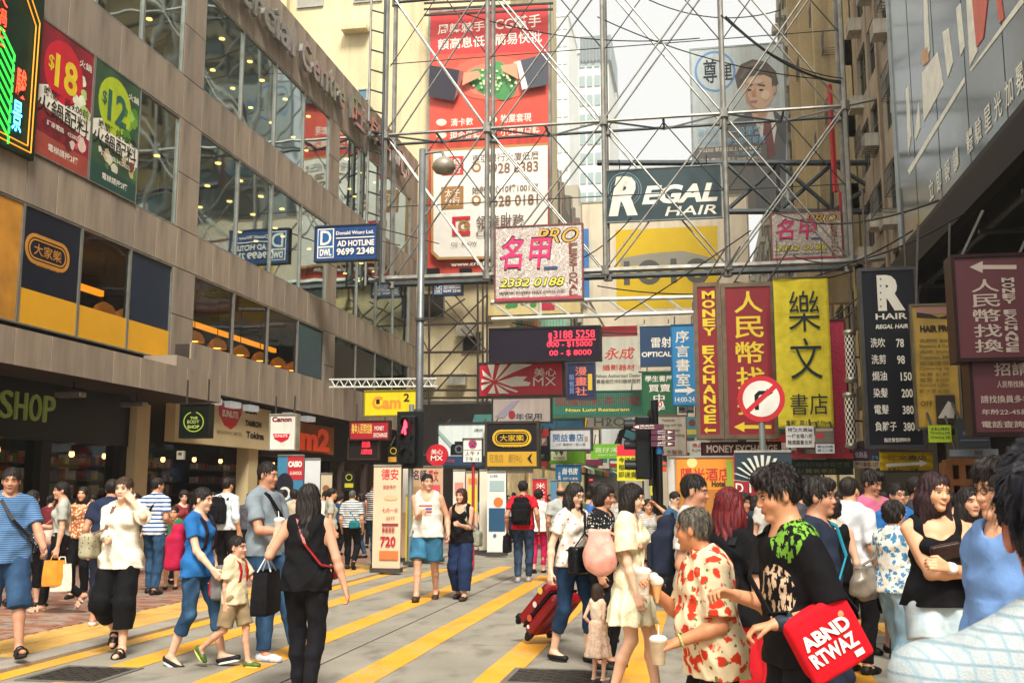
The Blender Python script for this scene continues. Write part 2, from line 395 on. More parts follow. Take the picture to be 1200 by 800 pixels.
def cloth(col, kind='plain', col2='#ffffff', p=1., col3=None, rough=.85):
    key = ('cloth', col, kind, col2, p, col3, rough)
    if key in MC: return MC[key]
    m, t, b = newmat('fabric'); b.inputs['Roughness'].default_value = rough; b.inputs['Specular IOR Level'].default_value = .2
    n = noise_node(t, 6, 5); c = lin(col)
    base = ramp(t, n.outputs[0], .25, .75, tuple(x*.8 for x in c), tuple(min(1, x*1.12) for x in c))
    tc = t.new('ShaderNodeTexCoord'); sp = t.new('ShaderNodeSeparateXYZ'); t.link(tc.outputs['Object'], sp.inputs[0])
    def math_(op, a, v): 
        k = t.new('ShaderNodeMath', operation=op)
        for i_, q in enumerate((a, v)):
            if hasattr(q, 'is_output'): t.link(q, k.inputs[i_])
            else: k.inputs[i_].default_value = q
        return k.outputs[0]
    def band(src, period, duty, wob=.35):
        w = math_('MULTIPLY', math_('ADD', src, math_('MULTIPLY', n.outputs[0], .03*wob)), 1/period)
        return math_('LESS_THAN', math_('FRACT', w, 0), duty)
    if kind == 'stripes': out = mixrgb(t, band(sp.outputs[2], .055*p, .42), base, col2)
    elif kind == 'vstripes': out = mixrgb(t, band(sp.outputs[0], .03*p, .4), base, col2)
    elif kind == 'plaid':
        a1 = band(sp.outputs[2], .05*p, .18); a2 = band(math_('ADD', sp.outputs[0], math_('MULTIPLY', sp.outputs[1], .6)), .05*p, .18)
        out = mixrgb(t, math_('MULTIPLY', a1, .6), base, col2); out = mixrgb(t, math_('MULTIPLY', a2, .6), out, col3 or col2)
    elif kind == 'denim':
        n3 = noise_node(t, 5, 3, (1.5, 1.5, .5)); out = mixrgb(t, ramp(t, n3.outputs[0], .45, .75), base, col2)
    elif kind in ('floral', 'dots', 'lace'):
        v = t.new('ShaderNodeTexVoronoi'); v.inputs['Scale'].default_value = {'floral': 13, 'dots': 26, 'lace': 38}[kind]/p
        n4 = noise_node(t, 18/p, 3); ad = t.new('ShaderNodeMix', data_type='VECTOR'); ad.inputs[0].default_value = .06 if kind == 'floral' else .0
        t.link(tc.outputs['Object'], ad.inputs[4]); t.link(n4.outputs[1], ad.inputs[5]); t.link(ad.outputs[1], v.inputs['Vector'])
        f = ramp(t, v.outputs['Distance'], *{'floral': (.46, .40), 'dots': (.28, .24), 'lace': (.5, .3)}[kind])
        if kind == 'floral':
            f = ramp(t, v.outputs['Distance'], .40, .48, (1,1,1), (0,0,0)); out = mixrgb(t, f, base, col2)
            v2 = t.new('ShaderNodeTexVoronoi'); v2.inputs['Scale'].default_value = 17/p; t.link(ad.outputs[1], v2.inputs['Vector'])
            out = mixrgb(t, ramp(t, v2.outputs['Distance'], .16, .22, (1,1,1), (0,0,0)), out, col3 or '#3c5a33')
        else: out = mixrgb(t, ramp(t, v.outputs['Distance'], .24, .30, (1,1,1), (0,0,0)), base, col2)
    elif kind == 'leaves':
        n5 = noise_node(t, 34, 3, (1, 2.2, .6)); stroke = ramp(t, n5.outputs[0], .50, .53)
        for cc, rr, colr in (((.12, -.05, 1.40), .135, '#6fa335'), ((.07, -.15, 1.17), .14, '#c9ab8c')):
            vm = t.new('ShaderNodeVectorMath', operation='DISTANCE'); t.link(tc.outputs['Object'], vm.inputs[0]); vm.inputs[1].default_value = cc
            msk = math_('LESS_THAN', math_('ADD', vm.outputs['Value'], math_('MULTIPLY', n.outputs[0], .05)), rr)
            out = mixrgb(t, math_('MULTIPLY', msk, stroke), base if colr == '#6fa335' else out, colr)
    else: out = base
    t.link(out, b.inputs['Base Color']); weave(t, b); MC[key] = m; return m
def leather(col, rough=.35): return M(col, rough, 0, .25, 12., .25, 'leather', bscale=60)
# ================================================================== people
def ik(a, c, l1, l2, hint):
    a = np.array(a, float); c = np.array(c, float); d = c-a; L = np.linalg.norm(d)
    if L > (l1+l2)*.995: c = a + d/L*(l1+l2)*.995; d = c-a; L = np.linalg.norm(d)
    x = (l1*l1-l2*l2+L*L)/(2*L); hh = math.sqrt(max(l1*l1-x*x, 0)); u = d/L
    w = np.array(hint, float); w = w-u*w.dot(u); w /= max(np.linalg.norm(w), 1e-6)
    return a+u*x+w*hh, c
EYE = {}
def eye_mesh():
    if 'e' in EYE: return EYE['e']
    mb = MB(); n = 10
    for ring_r, yy, mi in ((0, -.0122, 1), (.0075, -.0108, 1), (.0082, -.0100, 0), (.0095, -.0065, 0), (.012, 0, 0)):
        for k in range(n):
            t = 2*math.pi*k/n; mb.v.append((ring_r*1.15*math.cos(t), yy, ring_r*.72*math.sin(t)))
    for j in range(4):
        for k in range(n):
            mb.f.append((j*n+k, j*n+(k+1) % n, (j+1)*n+(k+1) % n, (j+1)*n+k)); mb.mi.append(1 if j < 1 else 0)
    me = bpy.data.meshes.new('eye'); me.from_pydata(mb.v, [], mb.f); me.materials.append(M('#9c8f86', .35, name='eye_white')); me.materials.append(M('#120c0a', .1, name='iris'))
    me.polygons.foreach_set('material_index', mb.mi); me.polygons.foreach_set('use_smooth', [True]*len(mb.f)); EYE['e'] = me; return me
def hand_ops(wrist, d, up, side, grip, r):
    """d: direction of the fingers, up: back-of-hand normal, side: +1/-1 side of the thumb"""
    w = np.array(wrist); d = np.array(d, float); d /= np.linalg.norm(d); up = np.array(up, float); up -= d*up.dot(d); up /= max(np.linalg.norm(up), 1e-6)
    s = np.cross(d, up)*side; ops = []
    for k, o in enumerate((-.026, -.009, .009, .026)):
        ops.append((cap(w+s*o*.6, w+d*.082+s*o, .016, .012), .010, 'u'))
        ln = (.030, .038, .042, .038)[k]; c1 = .35+grip*.9; c2 = c1+.45+grip*.9
        b0 = w+d*.088+s*o; b1 = b0+(d*math.cos(c1*.7)-up*math.sin(c1*.7))*ln; b2 = b1+(d*math.cos(c2)-up*math.sin(c2))*ln*.85
        ops.append((cap(b0, b1, r, r*.95), .003, 'u')); ops.append((cap(b1, b2, r*.95, r*.75), .003, 'u'))
    t0 = w+d*.022+s*.024; t1 = t0+d*.030+s*.026-up*.012; t2 = t1+d*.030+s*(.010-.02*grip)-up*(.008+.02*grip)
    ops.append((cap(t0, t1, .013, r*1.15), .008, 'u')); ops.append((cap(t1, t2, r*1.15, r*.9), .003, 'u'))
    return ops
PN = [0]
def pavement(x, y):
    if x < -6.05: return True
    return y > np.interp(x, [-.75, -.55, -.1, .6, 1.5, 2.5, 10], [15.2, 14.0, 12.9, 12.0, 11.35, 11.0, 10.8]) if x > -.75 else False
def person(label, px, top, foot=None, Y=None, face=0, vox=.011, sex='m', girth=1., skin='#cf9c78', hair='short', haircol=None,
           arms=None, legs=None, lean=0, twist=0, head=(0, 0, 0), tp=None, bt=None, shoe=('#1c1a19', 'shoe'), group=None, grip=(.5, .5), elbow=None, H=None, glasses=False, kid=False, smile=False, dx=0., hand_up=None, brow=True, cat='person'):
    """px: pixel column of the body, top: pixel row of the crown, foot: pixel row of the soles (or Y: distance)"""
    PN[0] += 1; seed = PN[0]
    gz = 0.
    if Y is None:
        q_ = onZ(px, foot); Y = q_.y
        if pavement(q_.x, q_.y): gz = KH; Y = onZ(px, foot, KH).y
    loc = onY(px, 575, Y); X = loc.x + dx
    if pavement(X, Y): gz = KH
    hz = onY(px, top, Y).z-gz if H is None else H-gz
    S = hz/1.722
    root = empty('person', (X, Y, gz), label, cat, group, rz=R(face)); root.scale = (S, S, S); 
    h = vox/S; fem = sex == 'f'; g = girth
    # --- skeleton ---
    ca, sa = math.cos(R(lean)), math.sin(R(lean)); ct, st = math.cos(R(twist)), math.sin(R(twist)); Pz = .95
    def T(p):
        x, y, z = p; f = max(0, min(1, (z-Pz)/.3)); dz = z-Pz; tw = R(twist)*f
        x, y = x*math.cos(tw)-y*math.sin(tw), x*math.sin(tw)+y*math.cos(tw)
        return V3(x, y*ca - dz*sa if dz > 0 else y, Pz + dz*ca + y*sa if dz > 0 else z)
    sw = .155 if fem else .176
    if kid: sw = .150
    neck = T((0, .012, 1.44)); hd = T((0, -.004, 1.583)) + V3(0, -.02 if fem else -.012, 0)
    HR = rotm(R(head[0]), R(head[1]), R(head[2])); hs = .955 if not kid else 1.26
    if kid: hd = hd - V3(0, 0, .02)
    def hp(x, y, z): return hd + HR @ (V3(x, y, z)*hs)
    arms = arms or {}; legs = legs or {}; el = elbow or {}
    A = {}; L = {}
    for sd, nm in ((-1, 'R'), (1, 'L')):
        sh = T((sd*sw, .012, 1.365)); wr = arms.get(nm, (sd*(sw+.055), -.06, .86)); hint = el.get(nm, (sd*.35, 1., -.3) if wr[2] < 1.33 else (sd*.8, -.1, -1))
        e, w = ik(sh, wr, .285, .25, hint); A[nm] = (sh, e, w)
        hip = V3(sd*.088, .005, .92); an = legs.get(nm, (sd*.10, 0, .075)); k, a = ik(hip, an, .435, .425, (sd*.12, -1, 0)); L[nm] = (hip, k, a)
    # --- body ---
    o = []; u = lambda p, k=.03: o.append((p, k, 'u'))
    def torso(t=0., add=u, low=True):
        bw = (.128 if fem else .145)*g
        add(cap(T((0, .012, 1.31)), T((0, .005, 1.20)), bw+.006+t, bw-.006+t, 1.05, .70+.04*(g-1)), .03)
        add(cap(T((-(sw-.055), .018, 1.368)), T((sw-.055, .018, 1.368)), .056+t*.7, None, 1, .95), .04)
        add(cap(T((0, .018, 1.45)), T((-.10, .02, 1.395)), .040+t*.6, .045+t*.6), .04); add(cap(T((0, .018, 1.45)), T((.10, .02, 1.395)), .040+t*.6, .045+t*.6), .04)
        wst = (.108 if fem else .130)*g
        add(cap(T((0, .0, 1.17)), T((0, -.004*g, 1.03)), wst+.008+t, wst+t, 1.05, .72+.1*(g-1)), .05)
        if fem:
            for q in (-1, 1): add(ell(T((q*.063, -.075-.015*(g-1), 1.265)), (.058+t*.6, .045+t, .058+t*.6)), .03)
        if g > 1.1: add(ell(T((0, -.055*g, 1.08)), (.12*g+t, .085*g+t, .12+t)), .05)
        if low: add(cap((-.062, .008, .95), (.062, .008, .95), (.112 if fem else .102)*g**.7+t, None, 1, .92), .05)
    torso()
    u(cap(neck-V3(0, 0, .04), hd+HR@V3(0, .018, -.05), .060 if not fem else .052, .052 if not fem else .045), .03)
    for nm, sd in (('R', -1), ('L', 1)):
        sh, e, w = A[nm]; q = (1 if not fem else .88)*(g**.6)*(.85 if kid else 1)
        u(cap(sh, e, .052*q, .038*q), .03); m = e*.7+w*.3; u(cap(e, m, .038*q, .040*q), .02); u(cap(m, w, .040*q, .026*q), .02)
        d = (w-e)/np.linalg.norm(w-e)
        bk = (hand_up or {}).get(nm); upv = V3(sd, 0, 0) if bk is None else V3(*bk)
        if abs(upv.dot(d)) > .93: upv = V3(0, -1, 0)
        gr = grip[0] if nm == 'R' else grip[1]
        # thumb points forward/up
        s_ = np.cross(d, upv-d*upv.dot(d)); side = 1 if (s_.dot(V3(0, -1, .55)) > 0) else -1
        for op in hand_ops(w, d, upv, side, gr, .0085 if h < .012 else .0105): o.append(op)
        hip, k, a = L[nm]; qq = (g**.5)*(.9 if kid else 1)
        u(cap(hip, k, .085*qq, .054*qq), .03); back = V3(0, .018, 0); m = k*.62+a*.38
        u(cap(k, m+back, .052*qq, .050*qq), .02); u(cap(m+back, a, .050*qq, .034), .02)
    FT = {}
    for nm in 'RL':
        hip, k, a = L[nm]; sh_ = (a-k)/np.linalg.norm(a-k)
        # the foot is square to the shank when lifted, flat when on the ground
        fw = V3(0, -1, 0) if a[2] < .10 else (V3(0, -1, 0) - sh_*V3(0, -1, 0).dot(sh_))
        fw = fw/np.linalg.norm(fw); dn = V3(0, 0, -1) if a[2] < .10 else sh_
        heel = a+dn*.042-fw*.030; ball = a+dn*.048+fw*.105; toe = a+dn*.052+fw*.155; FT[nm] = (a, heel, ball, toe, fw, dn)
        u(cap(a, heel, .034, .030), .02); u(cap(a+dn*.012, ball, .032, .026, 1.15), .02); u(cap(ball, toe, .026, .020, 1.3), .012)
    # head
    def e_(c, r, k=.02, op='u'): o.append((ell(hp(*c), np.array(r)*hs, HR), k, op))
    e_((0, .014, .032), (.074, .092, .083)); e_((0, -.020, -.038), (.060, .066, .078), .03); e_((0, -.066, -.098), (.026, .022, .020), .02)
    e_((-.034, -.052, -.030), (.026, .028, .028)); e_((.034, -.052, -.030), (.026, .028, .028))
    e_((0, -.074, .024), (.046, .018, .014), .02)
    for q in (-1, 1):
        e_((q*.031, -.094, .001), (.019, .014, .011), .010, 's'); e_((q*.076, .008, -.012), (.010, .019, .031), .006); e_((q*.012, -.093, -.034), (.009, .009, .008), .006)
    o.append((cap(hp(0, -.082, .006), hp(0, -.0985, -.030), .008*hs, .0105*hs), .012, 'u'))
    e_((0, -.086, -.0585), (.021, .011, .0055), .006); e_((0, -.085, -.068), (.018, .011, .0060), .005)
    cuts = []
    V, Q = sdf_mesh(o, h)
    loc_ = (V-hd) @ HR / hs; x, y, z = loc_.T; cols = np.ones((len(V), 3)); near = (np.abs(z) < .13)
    lip = near & (y < -.078) & (np.abs(x) < .019) & (z < -.053) & (z > -.076); cols[lip] = (.80, .58, .56)
    if smile: cols[near & (y < -.08) & (np.abs(x) < .017) & (z < -.060) & (z > -.067)] = (1.25, 1.4, 1.6)
    else: cols[near & (y < -.08) & (np.abs(x) < .016) & (np.abs(z+.0635) < .0022)] = (.35, .22, .22)
    if brow:
        bw_ = max(.0045, h*.55); cols[near & (y < -.055) & (np.abs(x) > .013) & (np.abs(x) < .047) & (np.abs(z-.0235) < bw_)] = (.16, .15, .16)
        cols[near & (y < -.055) & (np.abs(x) > .015) & (np.abs(x) < .045) & (np.abs(z-.0085) < max(.002, h*.25))] = (.22, .18, .18)
    ck = near & (y < -.04) & (np.abs(np.abs(x)-.042) < .02) & (np.abs(z+.03) < .02); cols[ck] *= (1.03, .93, .92)
    hk = (V[:, 2] < 0.75*1) & False
    np_mesh('body', V, Q, skin_mat(skin), root, cols=cols)
    if vox <= .0125:
        for q in (-1, 1):
            eo = link_mesh('eye', eye_mesh(), None, root); eo.location = Vector(hp(q*.031, -.0765, .0005)); eo.scale = (hs*.95, hs, hs*.58)
            eo.rotation_euler = Matrix(HR.tolist()).to_euler()
    # --- hair ---
    if hair and hair != 'none':
        hc = {'short': .0, 'bald': 0}.get(hair, 0); ho = []; hu = lambda c, r, k=.02, op='u': ho.append((ell(hp(*c), np.array(r)*hs, HR), k, op))
        if hair in ('short', 'mess', 'thin', 'crop'):
            g1 = {'short': .006, 'mess': .010, 'thin': .002, 'crop': .002}[hair]
            hu((0, .018, .040), (.077+g1, .095+g1, .084+g1)); hu((0, .045, -.010), (.068, .055, .055), .02)
            if hair == 'mess': hu((.01, -.055, .092), (.05, .045, .028), .03)
            hu((0, -.115, -.030), (.078, .072, .088 if hair != 'mess' else .074), .012, 's'); hu((0, -.04, -.10), (.12, .085, .075), .012, 's'); hu((0, .03, -.125), (.12, .12, .07), .012, 's')
            for q in (-1, 1): hu((q*.085, .008, -.015), (.02, .024, .034), .006, 's')
        elif hair == 'bald':
            hu((0, .032, .0), (.084, .090, .062)); hu((0, -.10, -.02), (.1, .085, .12), .012, 's'); hu((0, .03, -.12), (.12, .12, .07), .01, 's')
        else:
            hu((0, .016, .036), (.084, .101, .089)); fl = {'bob': -.085, 'long': -.12, 'curly': -.06, 'pony': -.035, 'bun': -.035, 'page': -.07}[hair]
            if hair == 'curly': hu((0, .02, .040), (.096, .108, .094)); hu((0, .045, -.02), (.085, .07, .07), .03)
            if hair in ('bob', 'long', 'page'):
                hu((0, .024, fl*.45), (.093, .086, .085-fl*.5), .03); hu((0, .05, fl*.8), (.072, .050, .05-fl*.3), .03)
            if hair == 'long':
                ho.append((cap(hp(0, .05, -.06), T((0, .105, 1.28)), .075, .055, 1.1, .55), .04, 'u'))
                for q in (-1, 1): ho.append((cap(hp(q*.07, .01, -.05), T((q*.085, -.03, 1.36)), .028, .018), .03, 'u'))
            if hair == 'pony': hu((0, .11, .03), (.03, .035, .03), .02); ho.append((cap(hp(0, .13, .03), hp(0, .14, -.14), .030, .012), .02, 'u')); hu((0, .05, -.02), (.066, .05, .05))
            if hair == 'bun': hu((0, .10, .07), (.042, .040, .040), .015); hu((0, .05, -.02), (.066, .05, .05))
            ftop = {'bob': .052, 'long': .062, 'page': .052, 'curly': .07, 'pony': .062, 'bun': .062}[hair]
            hu((0, -.118, ftop-.105), (.060 if hair != 'pony' else .075, .078, .105), .010, 's')
            if hair in ('pony', 'bun', 'curly'):
                hu((0, -.055, -.10), (.12, .085, .085), .012, 's')
                for q in (-1, 1): hu((q*.088, .004, -.02), (.02, .022, .032), .006, 's')
        sd_ = seed*1.3
        def rid(X, Y_, Z):
            lx = X-hd[0]; ly = Y_-hd[1]; an = np.arctan2(lx, -ly+1e-4); am = .0035 if hair not in ('mess', 'curly') else .007
            return am*(np.sin(an*17+sd_+4*np.sin(Z*18+sd_))+.6*np.sin(an*31-Z*45+sd_)+.5*np.sin(Z*70+an*9)*(hair in ('mess', 'curly')))
        V, Q = sdf_mesh(ho, max(h*.8, .006), rid=rid)
        if vox < .0105:
            rr = np.random.RandomState(seed); N = int(min(len(V), 1500 if vox < .009 else 700)); P0 = V[rr.choice(len(V), N, replace=False)]; nn = P0-(hd+V3(0, .015*hs, .02*hs)); nn /= np.linalg.norm(nn, axis=1)[:, None]
            fl_ = np.tile([0, -.0, -1.], (N, 1)); top_ = nn[:, 2] > .55; fl_[top_] = np.stack([nn[top_, 0]*1.5, nn[top_, 1]-.5, -.3*np.ones(top_.sum())], 1); fl_ += rr.normal(0, .22, (N, 3)); fl_ -= nn*(fl_*nn).sum(1)[:, None]; fl_ /= np.maximum(np.linalg.norm(fl_, axis=1), 1e-4)[:, None]
            L_ = rr.uniform(.018, .042, N)[:, None]*hs; sd2 = np.cross(fl_, nn)*rr.uniform(.0009, .0022, N)[:, None]; lift = rr.uniform(-.001, .007, N)[:, None]
            A0 = P0-nn*.002; A1 = P0+fl_*L_*.5+nn*(lift*.5+.0015); A2 = P0+fl_*L_+nn*lift; b0 = len(V)
            V = np.concatenate([V, A0-sd2, A0+sd2, A1-sd2, A1+sd2, A2-sd2*.2, A2+sd2*.2]); ix = np.arange(N)
            Q = np.concatenate([Q, np.stack([b0+ix, b0+N+ix, b0+3*N+ix, b0+2*N+ix], 1), np.stack([b0+2*N+ix, b0+3*N+ix, b0+5*N+ix, b0+4*N+ix], 1)])
        hcl = haircol or ('#100d0d', '#2e2622')
        np_mesh('hair', V, Q, hair_mat(*hcl), root)
    # --- top ---
    if tp:
        t = tp.get('t', .016); o2 = []; a2 = lambda p, k=.03: o2.append((p, k, 'u')); hem = tp.get('hem', .90); cut = []
        torso(t, a2, low=hem < 1.0)
        if hem < .97: ex = max(0, (bt or {}).get('tl', .014)-.014); hr = .062+(.112 if fem else .102)*g**.7+t+.014+ex; a2(skirt(T((0, 0, 1.13)), (0, .006, hem), (.15 if not fem else .128)*g, hr+tp.get('flare', 0), .70+ex*3, 6, .010, seed), .05)
        sv = tp.get('sleeve', .55)
        for nm in 'RL':
            sh, e, w = A[nm]; q = (1 if not fem else .9)*g**.6
            if sv > 0:
                ts = tp.get('st', .016)
                if sv <= 1:
                    c = sh+(e-sh)*sv; d = (e-sh)/np.linalg.norm(e-sh); o2.append((cap(sh, e, .056*q+ts*.8, .046*q+ts*1.5, cut=(c, d)), .025, 'u'))
                else:
                    c = e+(w-e)*(sv-1); d = (w-e)/np.linalg.norm(w-e); o2.append((cap(sh, e, .056*q+ts*.7, .042*q+ts), .025, 'u')); o2.append((cap(e, w, .042*q+ts, .032*q+ts, cut=(c, d)), .02, 'u'))
            else:
                o2.append((ell(sh+V3((-1 if nm == 'R' else 1)*.045, 0, .02), (.062 if tp.get('tank') else .045, .14, .12)), .012, 's'))
        nk = tp.get('neck', .078 if not tp.get('collar') else .064); o2.append((cap(neck-V3(0, tp.get('scoop', .015)*1.2, tp.get('scoop', .015)), neck+V3(0, -.02, .14), nk, nk+.01), .008, 's'))
        if tp.get('scoop', 0) > .03: o2.append((ell(T((0, -.12, 1.44-tp['scoop'])), (.065, .10, .075+tp['scoop']*.3)), .012, 's'))
        V, Q = sdf_mesh(o2, h*1.05, wr=tp.get('wr', .0075), seed=seed, cuts=[((0, 0, hem), (0, 0, -1))])
        np_mesh(tp.get('name', 'shirt'), V, Q, tp['mat'], root)
        if tp.get('collar'):
            co = MB(); c0 = neck+V3(0, -.005, .0)
            for k in range(14):
                t0, t1 = [2*math.pi*j/14 for j in (k, k+1)]
                P_ = lambda tt, r, z: (c0[0]+r*math.sin(tt), c0[1]-r*.95*math.cos(tt), c0[2]+z - .02*math.cos(tt))
                co.poly([P_(t0, .066, .022), P_(t1, .066, .022), P_(t1, .088, -.014), P_(t0, .088, -.014)]); co.poly([P_(t0, .062, -.01), P_(t1, .062, -.01), P_(t1, .066, .022), P_(t0, .066, .022)])
            co_ = co.build('collar', tp['mat'], root, world=False, smooth=True); sm = co_.modifiers.new('thickness', 'SOLIDIFY'); sm.thickness = .004
    # --- bottom ---
    if bt:
        t = bt.get('t', .014); o3 = []; a3 = lambda p, k=.03: o3.append((p, k, 'u')); wz = bt.get('waist', 1.03); kn = bt.get('kind', 'pants')
        a3(cap((-.062, .008, .95), (.062, .008, .95), (.112 if fem else .102)*g**.7+t, None, 1, .92)); wst = (.112 if fem else .130)*g
        a3(cap(T((0, .0, 1.05)), (0, 0, .98), wst+t*.8, wst+t, 1.05, .74+.1*(g-1)), .04)
        cuts = [((0, 0, wz), (0, 0, 1))]
        if kn in ('pants', 'shorts', 'wide'):
            ln = bt.get('len', 1.95)
            for nm in 'RL':
                hip, k, a = L[nm]; qq = g**.5; wd = {'pants': 0, 'shorts': .012, 'wide': .035}[kn]; tt = bt.get('tl', t)
                if ln <= 1:
                    c = hip+(k-hip)*ln; d = (k-hip)/np.linalg.norm(k-hip); o3.append((cap(hip, k, .088*qq+tt, .060*qq+tt+wd*1.3, cut=(c, d)), .03, 'u'))
                else:
                    c = k+(a-k)*(ln-1); d = (a-k)/np.linalg.norm(a-k); m = k*.62+a*.38+V3(0, .016, 0); o3.append((cap(k, m, .052*qq+tt+wd, .052*qq+tt+wd*.9, cut=(c, d)), .02, 'u')); a3(cap(hip, k, .088*qq+tt, .056*qq+tt+wd), .03)
                    o3.append((cap(k, a+V3(0, .005, 0), .056*qq+tt+wd, .040+tt+wd*.8+bt.get('cuff', 0), cut=(c, d)), .02, 'u'))
        elif kn == 'skirt':
            a3(skirt((0, 0, 1.02), (0, bt.get('back', 0), bt.get('hem', .55)), .14, bt.get('r', .24), .8, bt.get('folds', 8), bt.get('amp', .02), seed), .02)
        V, Q = sdf_mesh(o3, h*1.05, wr=bt.get('wr', .0065), seed=seed+5, cuts=cuts)
        np_mesh(bt.get('name', {'skirt': 'skirt', 'shorts': 'shorts'}.get(kn, 'trousers')), V, Q, bt['mat'], root)
    # --- shoes ---
    if shoe:
        for nm in 'RL':
            a, heel, ball, toe, fw, dn = FT[nm]; so_ = []; c, ty = shoe[0], shoe[1]; hh = max(h*.8, .006)
            if ty in ('shoe', 'flat'):
                so_.append((cap(heel+dn*.002, ball, .040, .036, 1.1), .015, 'u')); so_.append((cap(ball, toe+fw*.006, .036, .028, 1.3), .015, 'u'))
                if ty == 'shoe': so_.append((cap(a+dn*.005-fw*.006, heel, .043, .040), .015, 'u'))
                cz = [(a+dn*.074, dn)]
                if ty == 'shoe': cz.append((a-dn*.006, -dn))
                else: cz.append((a+dn*.030, -dn))
                V, Q = sdf_mesh(so_, hh, cuts=cz); np_mesh('shoe', V, Q, c if not isinstance(c, str) else leather(c, .5), root)
            F0 = a+dn*.074; s_ = np.cross(fw, dn); mb = MB(); ring = []
            for k in range(16):
                tt = 2*math.pi*k/16; ly = .115*math.cos(tt)+.058; lx = .046*math.sin(tt)*(1.0-.12*math.cos(tt+math.pi)); ring.append(F0+fw*ly+s_*lx)
            n0 = len(ring); mb.v = [tuple(p-dn*.004) for p in ring]+[tuple(p+dn*.014) for p in ring]
            mb.f = [tuple(range(n0))[::-1], tuple(range(n0, 2*n0))]+[(k, (k+1) % n0, n0+(k+1) % n0, n0+k) for k in range(n0)]; mb.mi = [0]*len(mb.f)
            mb.build('sole', M(shoe[2] if len(shoe) > 2 else '#2a2624', .8), root, world=False)
            if ty == 'sandal':
                for f0, zz in ((.115, .054), (.085, .060), (.035, .082)):
                    pts = [F0+fw*f0+s_*(.047*math.cos(q))-dn*(max(.0, math.sin(q))*zz+.004) for q in np.linspace(0, math.pi, 7)]
                    sr = MB()
                    for w_ in (0, .012): sr.path([tuple(p+fw*w_) for p in pts], .009, 5)
                    sr.build('strap', leather(c), root, world=False)
                pts = [F0+fw*(-.0-.055*math.sin(q))+s_*(.038*math.cos(q))-dn*.055 for q in np.linspace(0, math.pi, 7)]; MB().path([tuple(p) for p in pts], .006, 5).build('strap', leather(c), root, world=False)
    if glasses:
        gm = MB()
        for q in (-1, 1):
            pts = [hp(q*.032+.021*math.cos(k*math.pi/5), -.097, .001+.015*math.sin(k*math.pi/5)) for k in range(11)]; gm.path([tuple(p) for p in pts], .0022*hs, 4)
            gm.tube(hp(q*.053, -.096, .004), hp(q*.080, .0, .0), .002, 4)
        gm.tube(hp(-.011, -.099, .003), hp(.011, -.099, .003), .002, 4); gm.build('glasses', M('#1a1512', .3), root, world=False)
    # helper to place held things: local body point -> world
    def W(p): v = Matrix.Rotation(R(face), 3, 'Z') @ (Vector(p)*S); return Vector((X, Y, gz))+v
    root_info = dict(root=root, W=W, A=A, L=L, T=T, S=S, face=R(face), hd=hd, HR=HR, hp=hp, X=X, Y=Y, seed=seed, g=g, fem=fem, sw=sw)
    return root_info
def thing_at(name, pi, p, label, cat, group=None):
    e = empty(name, pi['W'](p), label, cat, group, rz=pi['face']); e.scale = (pi['S'],)*3; return e
# ================================================================== ground, road, pavements
def stone_mat(key, col, streak=.5, speck=.25):
    if key in MC: return MC[key]
    m, t, b = newmat(key); c = lin(col)
    n = noise_node(t, 70, 3); n1 = noise_node(t, .8, 5); base = ramp(t, n.outputs[0], .3, .7, tuple(x*(1-speck) for x in c), tuple(x*(1+speck) for x in c))
    oi = t.new('ShaderNodeObjectInfo'); r = ramp(t, oi.outputs['Random'], 0, 1, (.86,.86,.87), (1.1,1.08,1.04)); out = mixrgb(t, 1., base, r, 'MULTIPLY')
    ns = noise_node(t, 1.4, 6, (2.5, 2.5, .3)); f = ramp(t, ns.outputs[0], .46, .74, (0,0,0), (streak,)*3); out = mixrgb(t, f, out, tuple(x*.42 for x in c))
    f2 = ramp(t, n1.outputs[0], .35, .7, (.85,.85,.86), (1.05,1.05,1.04)); out = mixrgb(t, 1., out, f2, 'MULTIPLY')
    t.link(out, b.inputs['Base Color']); b.inputs['Roughness'].default_value = .62; add_bump(t, b, n.outputs[0], .12, .004); MC[key] = m; return m
def ground_mat(key, col, col2, sc=1.2, rough=.8, stain=.6):
    if key in MC: return MC[key]
    m, t, b = newmat(key); n = noise_node(t, sc, 8); n2 = noise_node(t, 60, 4); n3 = noise_node(t, 3.2, 7, (1, .5, 1))
    out = ramp(t, n.outputs[0], .3, .7, lin(col), lin(col2)); f = ramp(t, n3.outputs[0], .52, .68, (0,0,0), (stain,)*3); out = mixrgb(t, f, out, tuple(x*.5 for x in lin(col)))
    v = t.new('ShaderNodeTexVoronoi'); v.inputs['Scale'].default_value = 3.1; tc = t.new('ShaderNodeTexCoord'); t.link(tc.outputs['Object'], v.inputs['Vector'])
    out = mixrgb(t, ramp(t, v.outputs['Distance'], .035, .055, (.55,)*3, (0,0,0)), out, '#3a3733')      # trodden gum
    out = mixrgb(t, .35, out, ramp(t, n2.outputs[0], .3, .7, (.3,.3,.3), (1,1,1)), 'MULTIPLY')
    t.link(out, b.inputs['Base Color']); b.inputs['Roughness'].default_value = rough; add_bump(t, b, n2.outputs[0], .25, .006); MC[key] = m; return m
CONC = ground_mat('concrete', '#827d71', '#989284'); CONC2 = ground_mat('pavement concrete', '#827b6e', '#989080', 1.8)
YEL = ground_mat('road paint', '#dd9a1a', '#e8a928', 2.2, .6, .35)
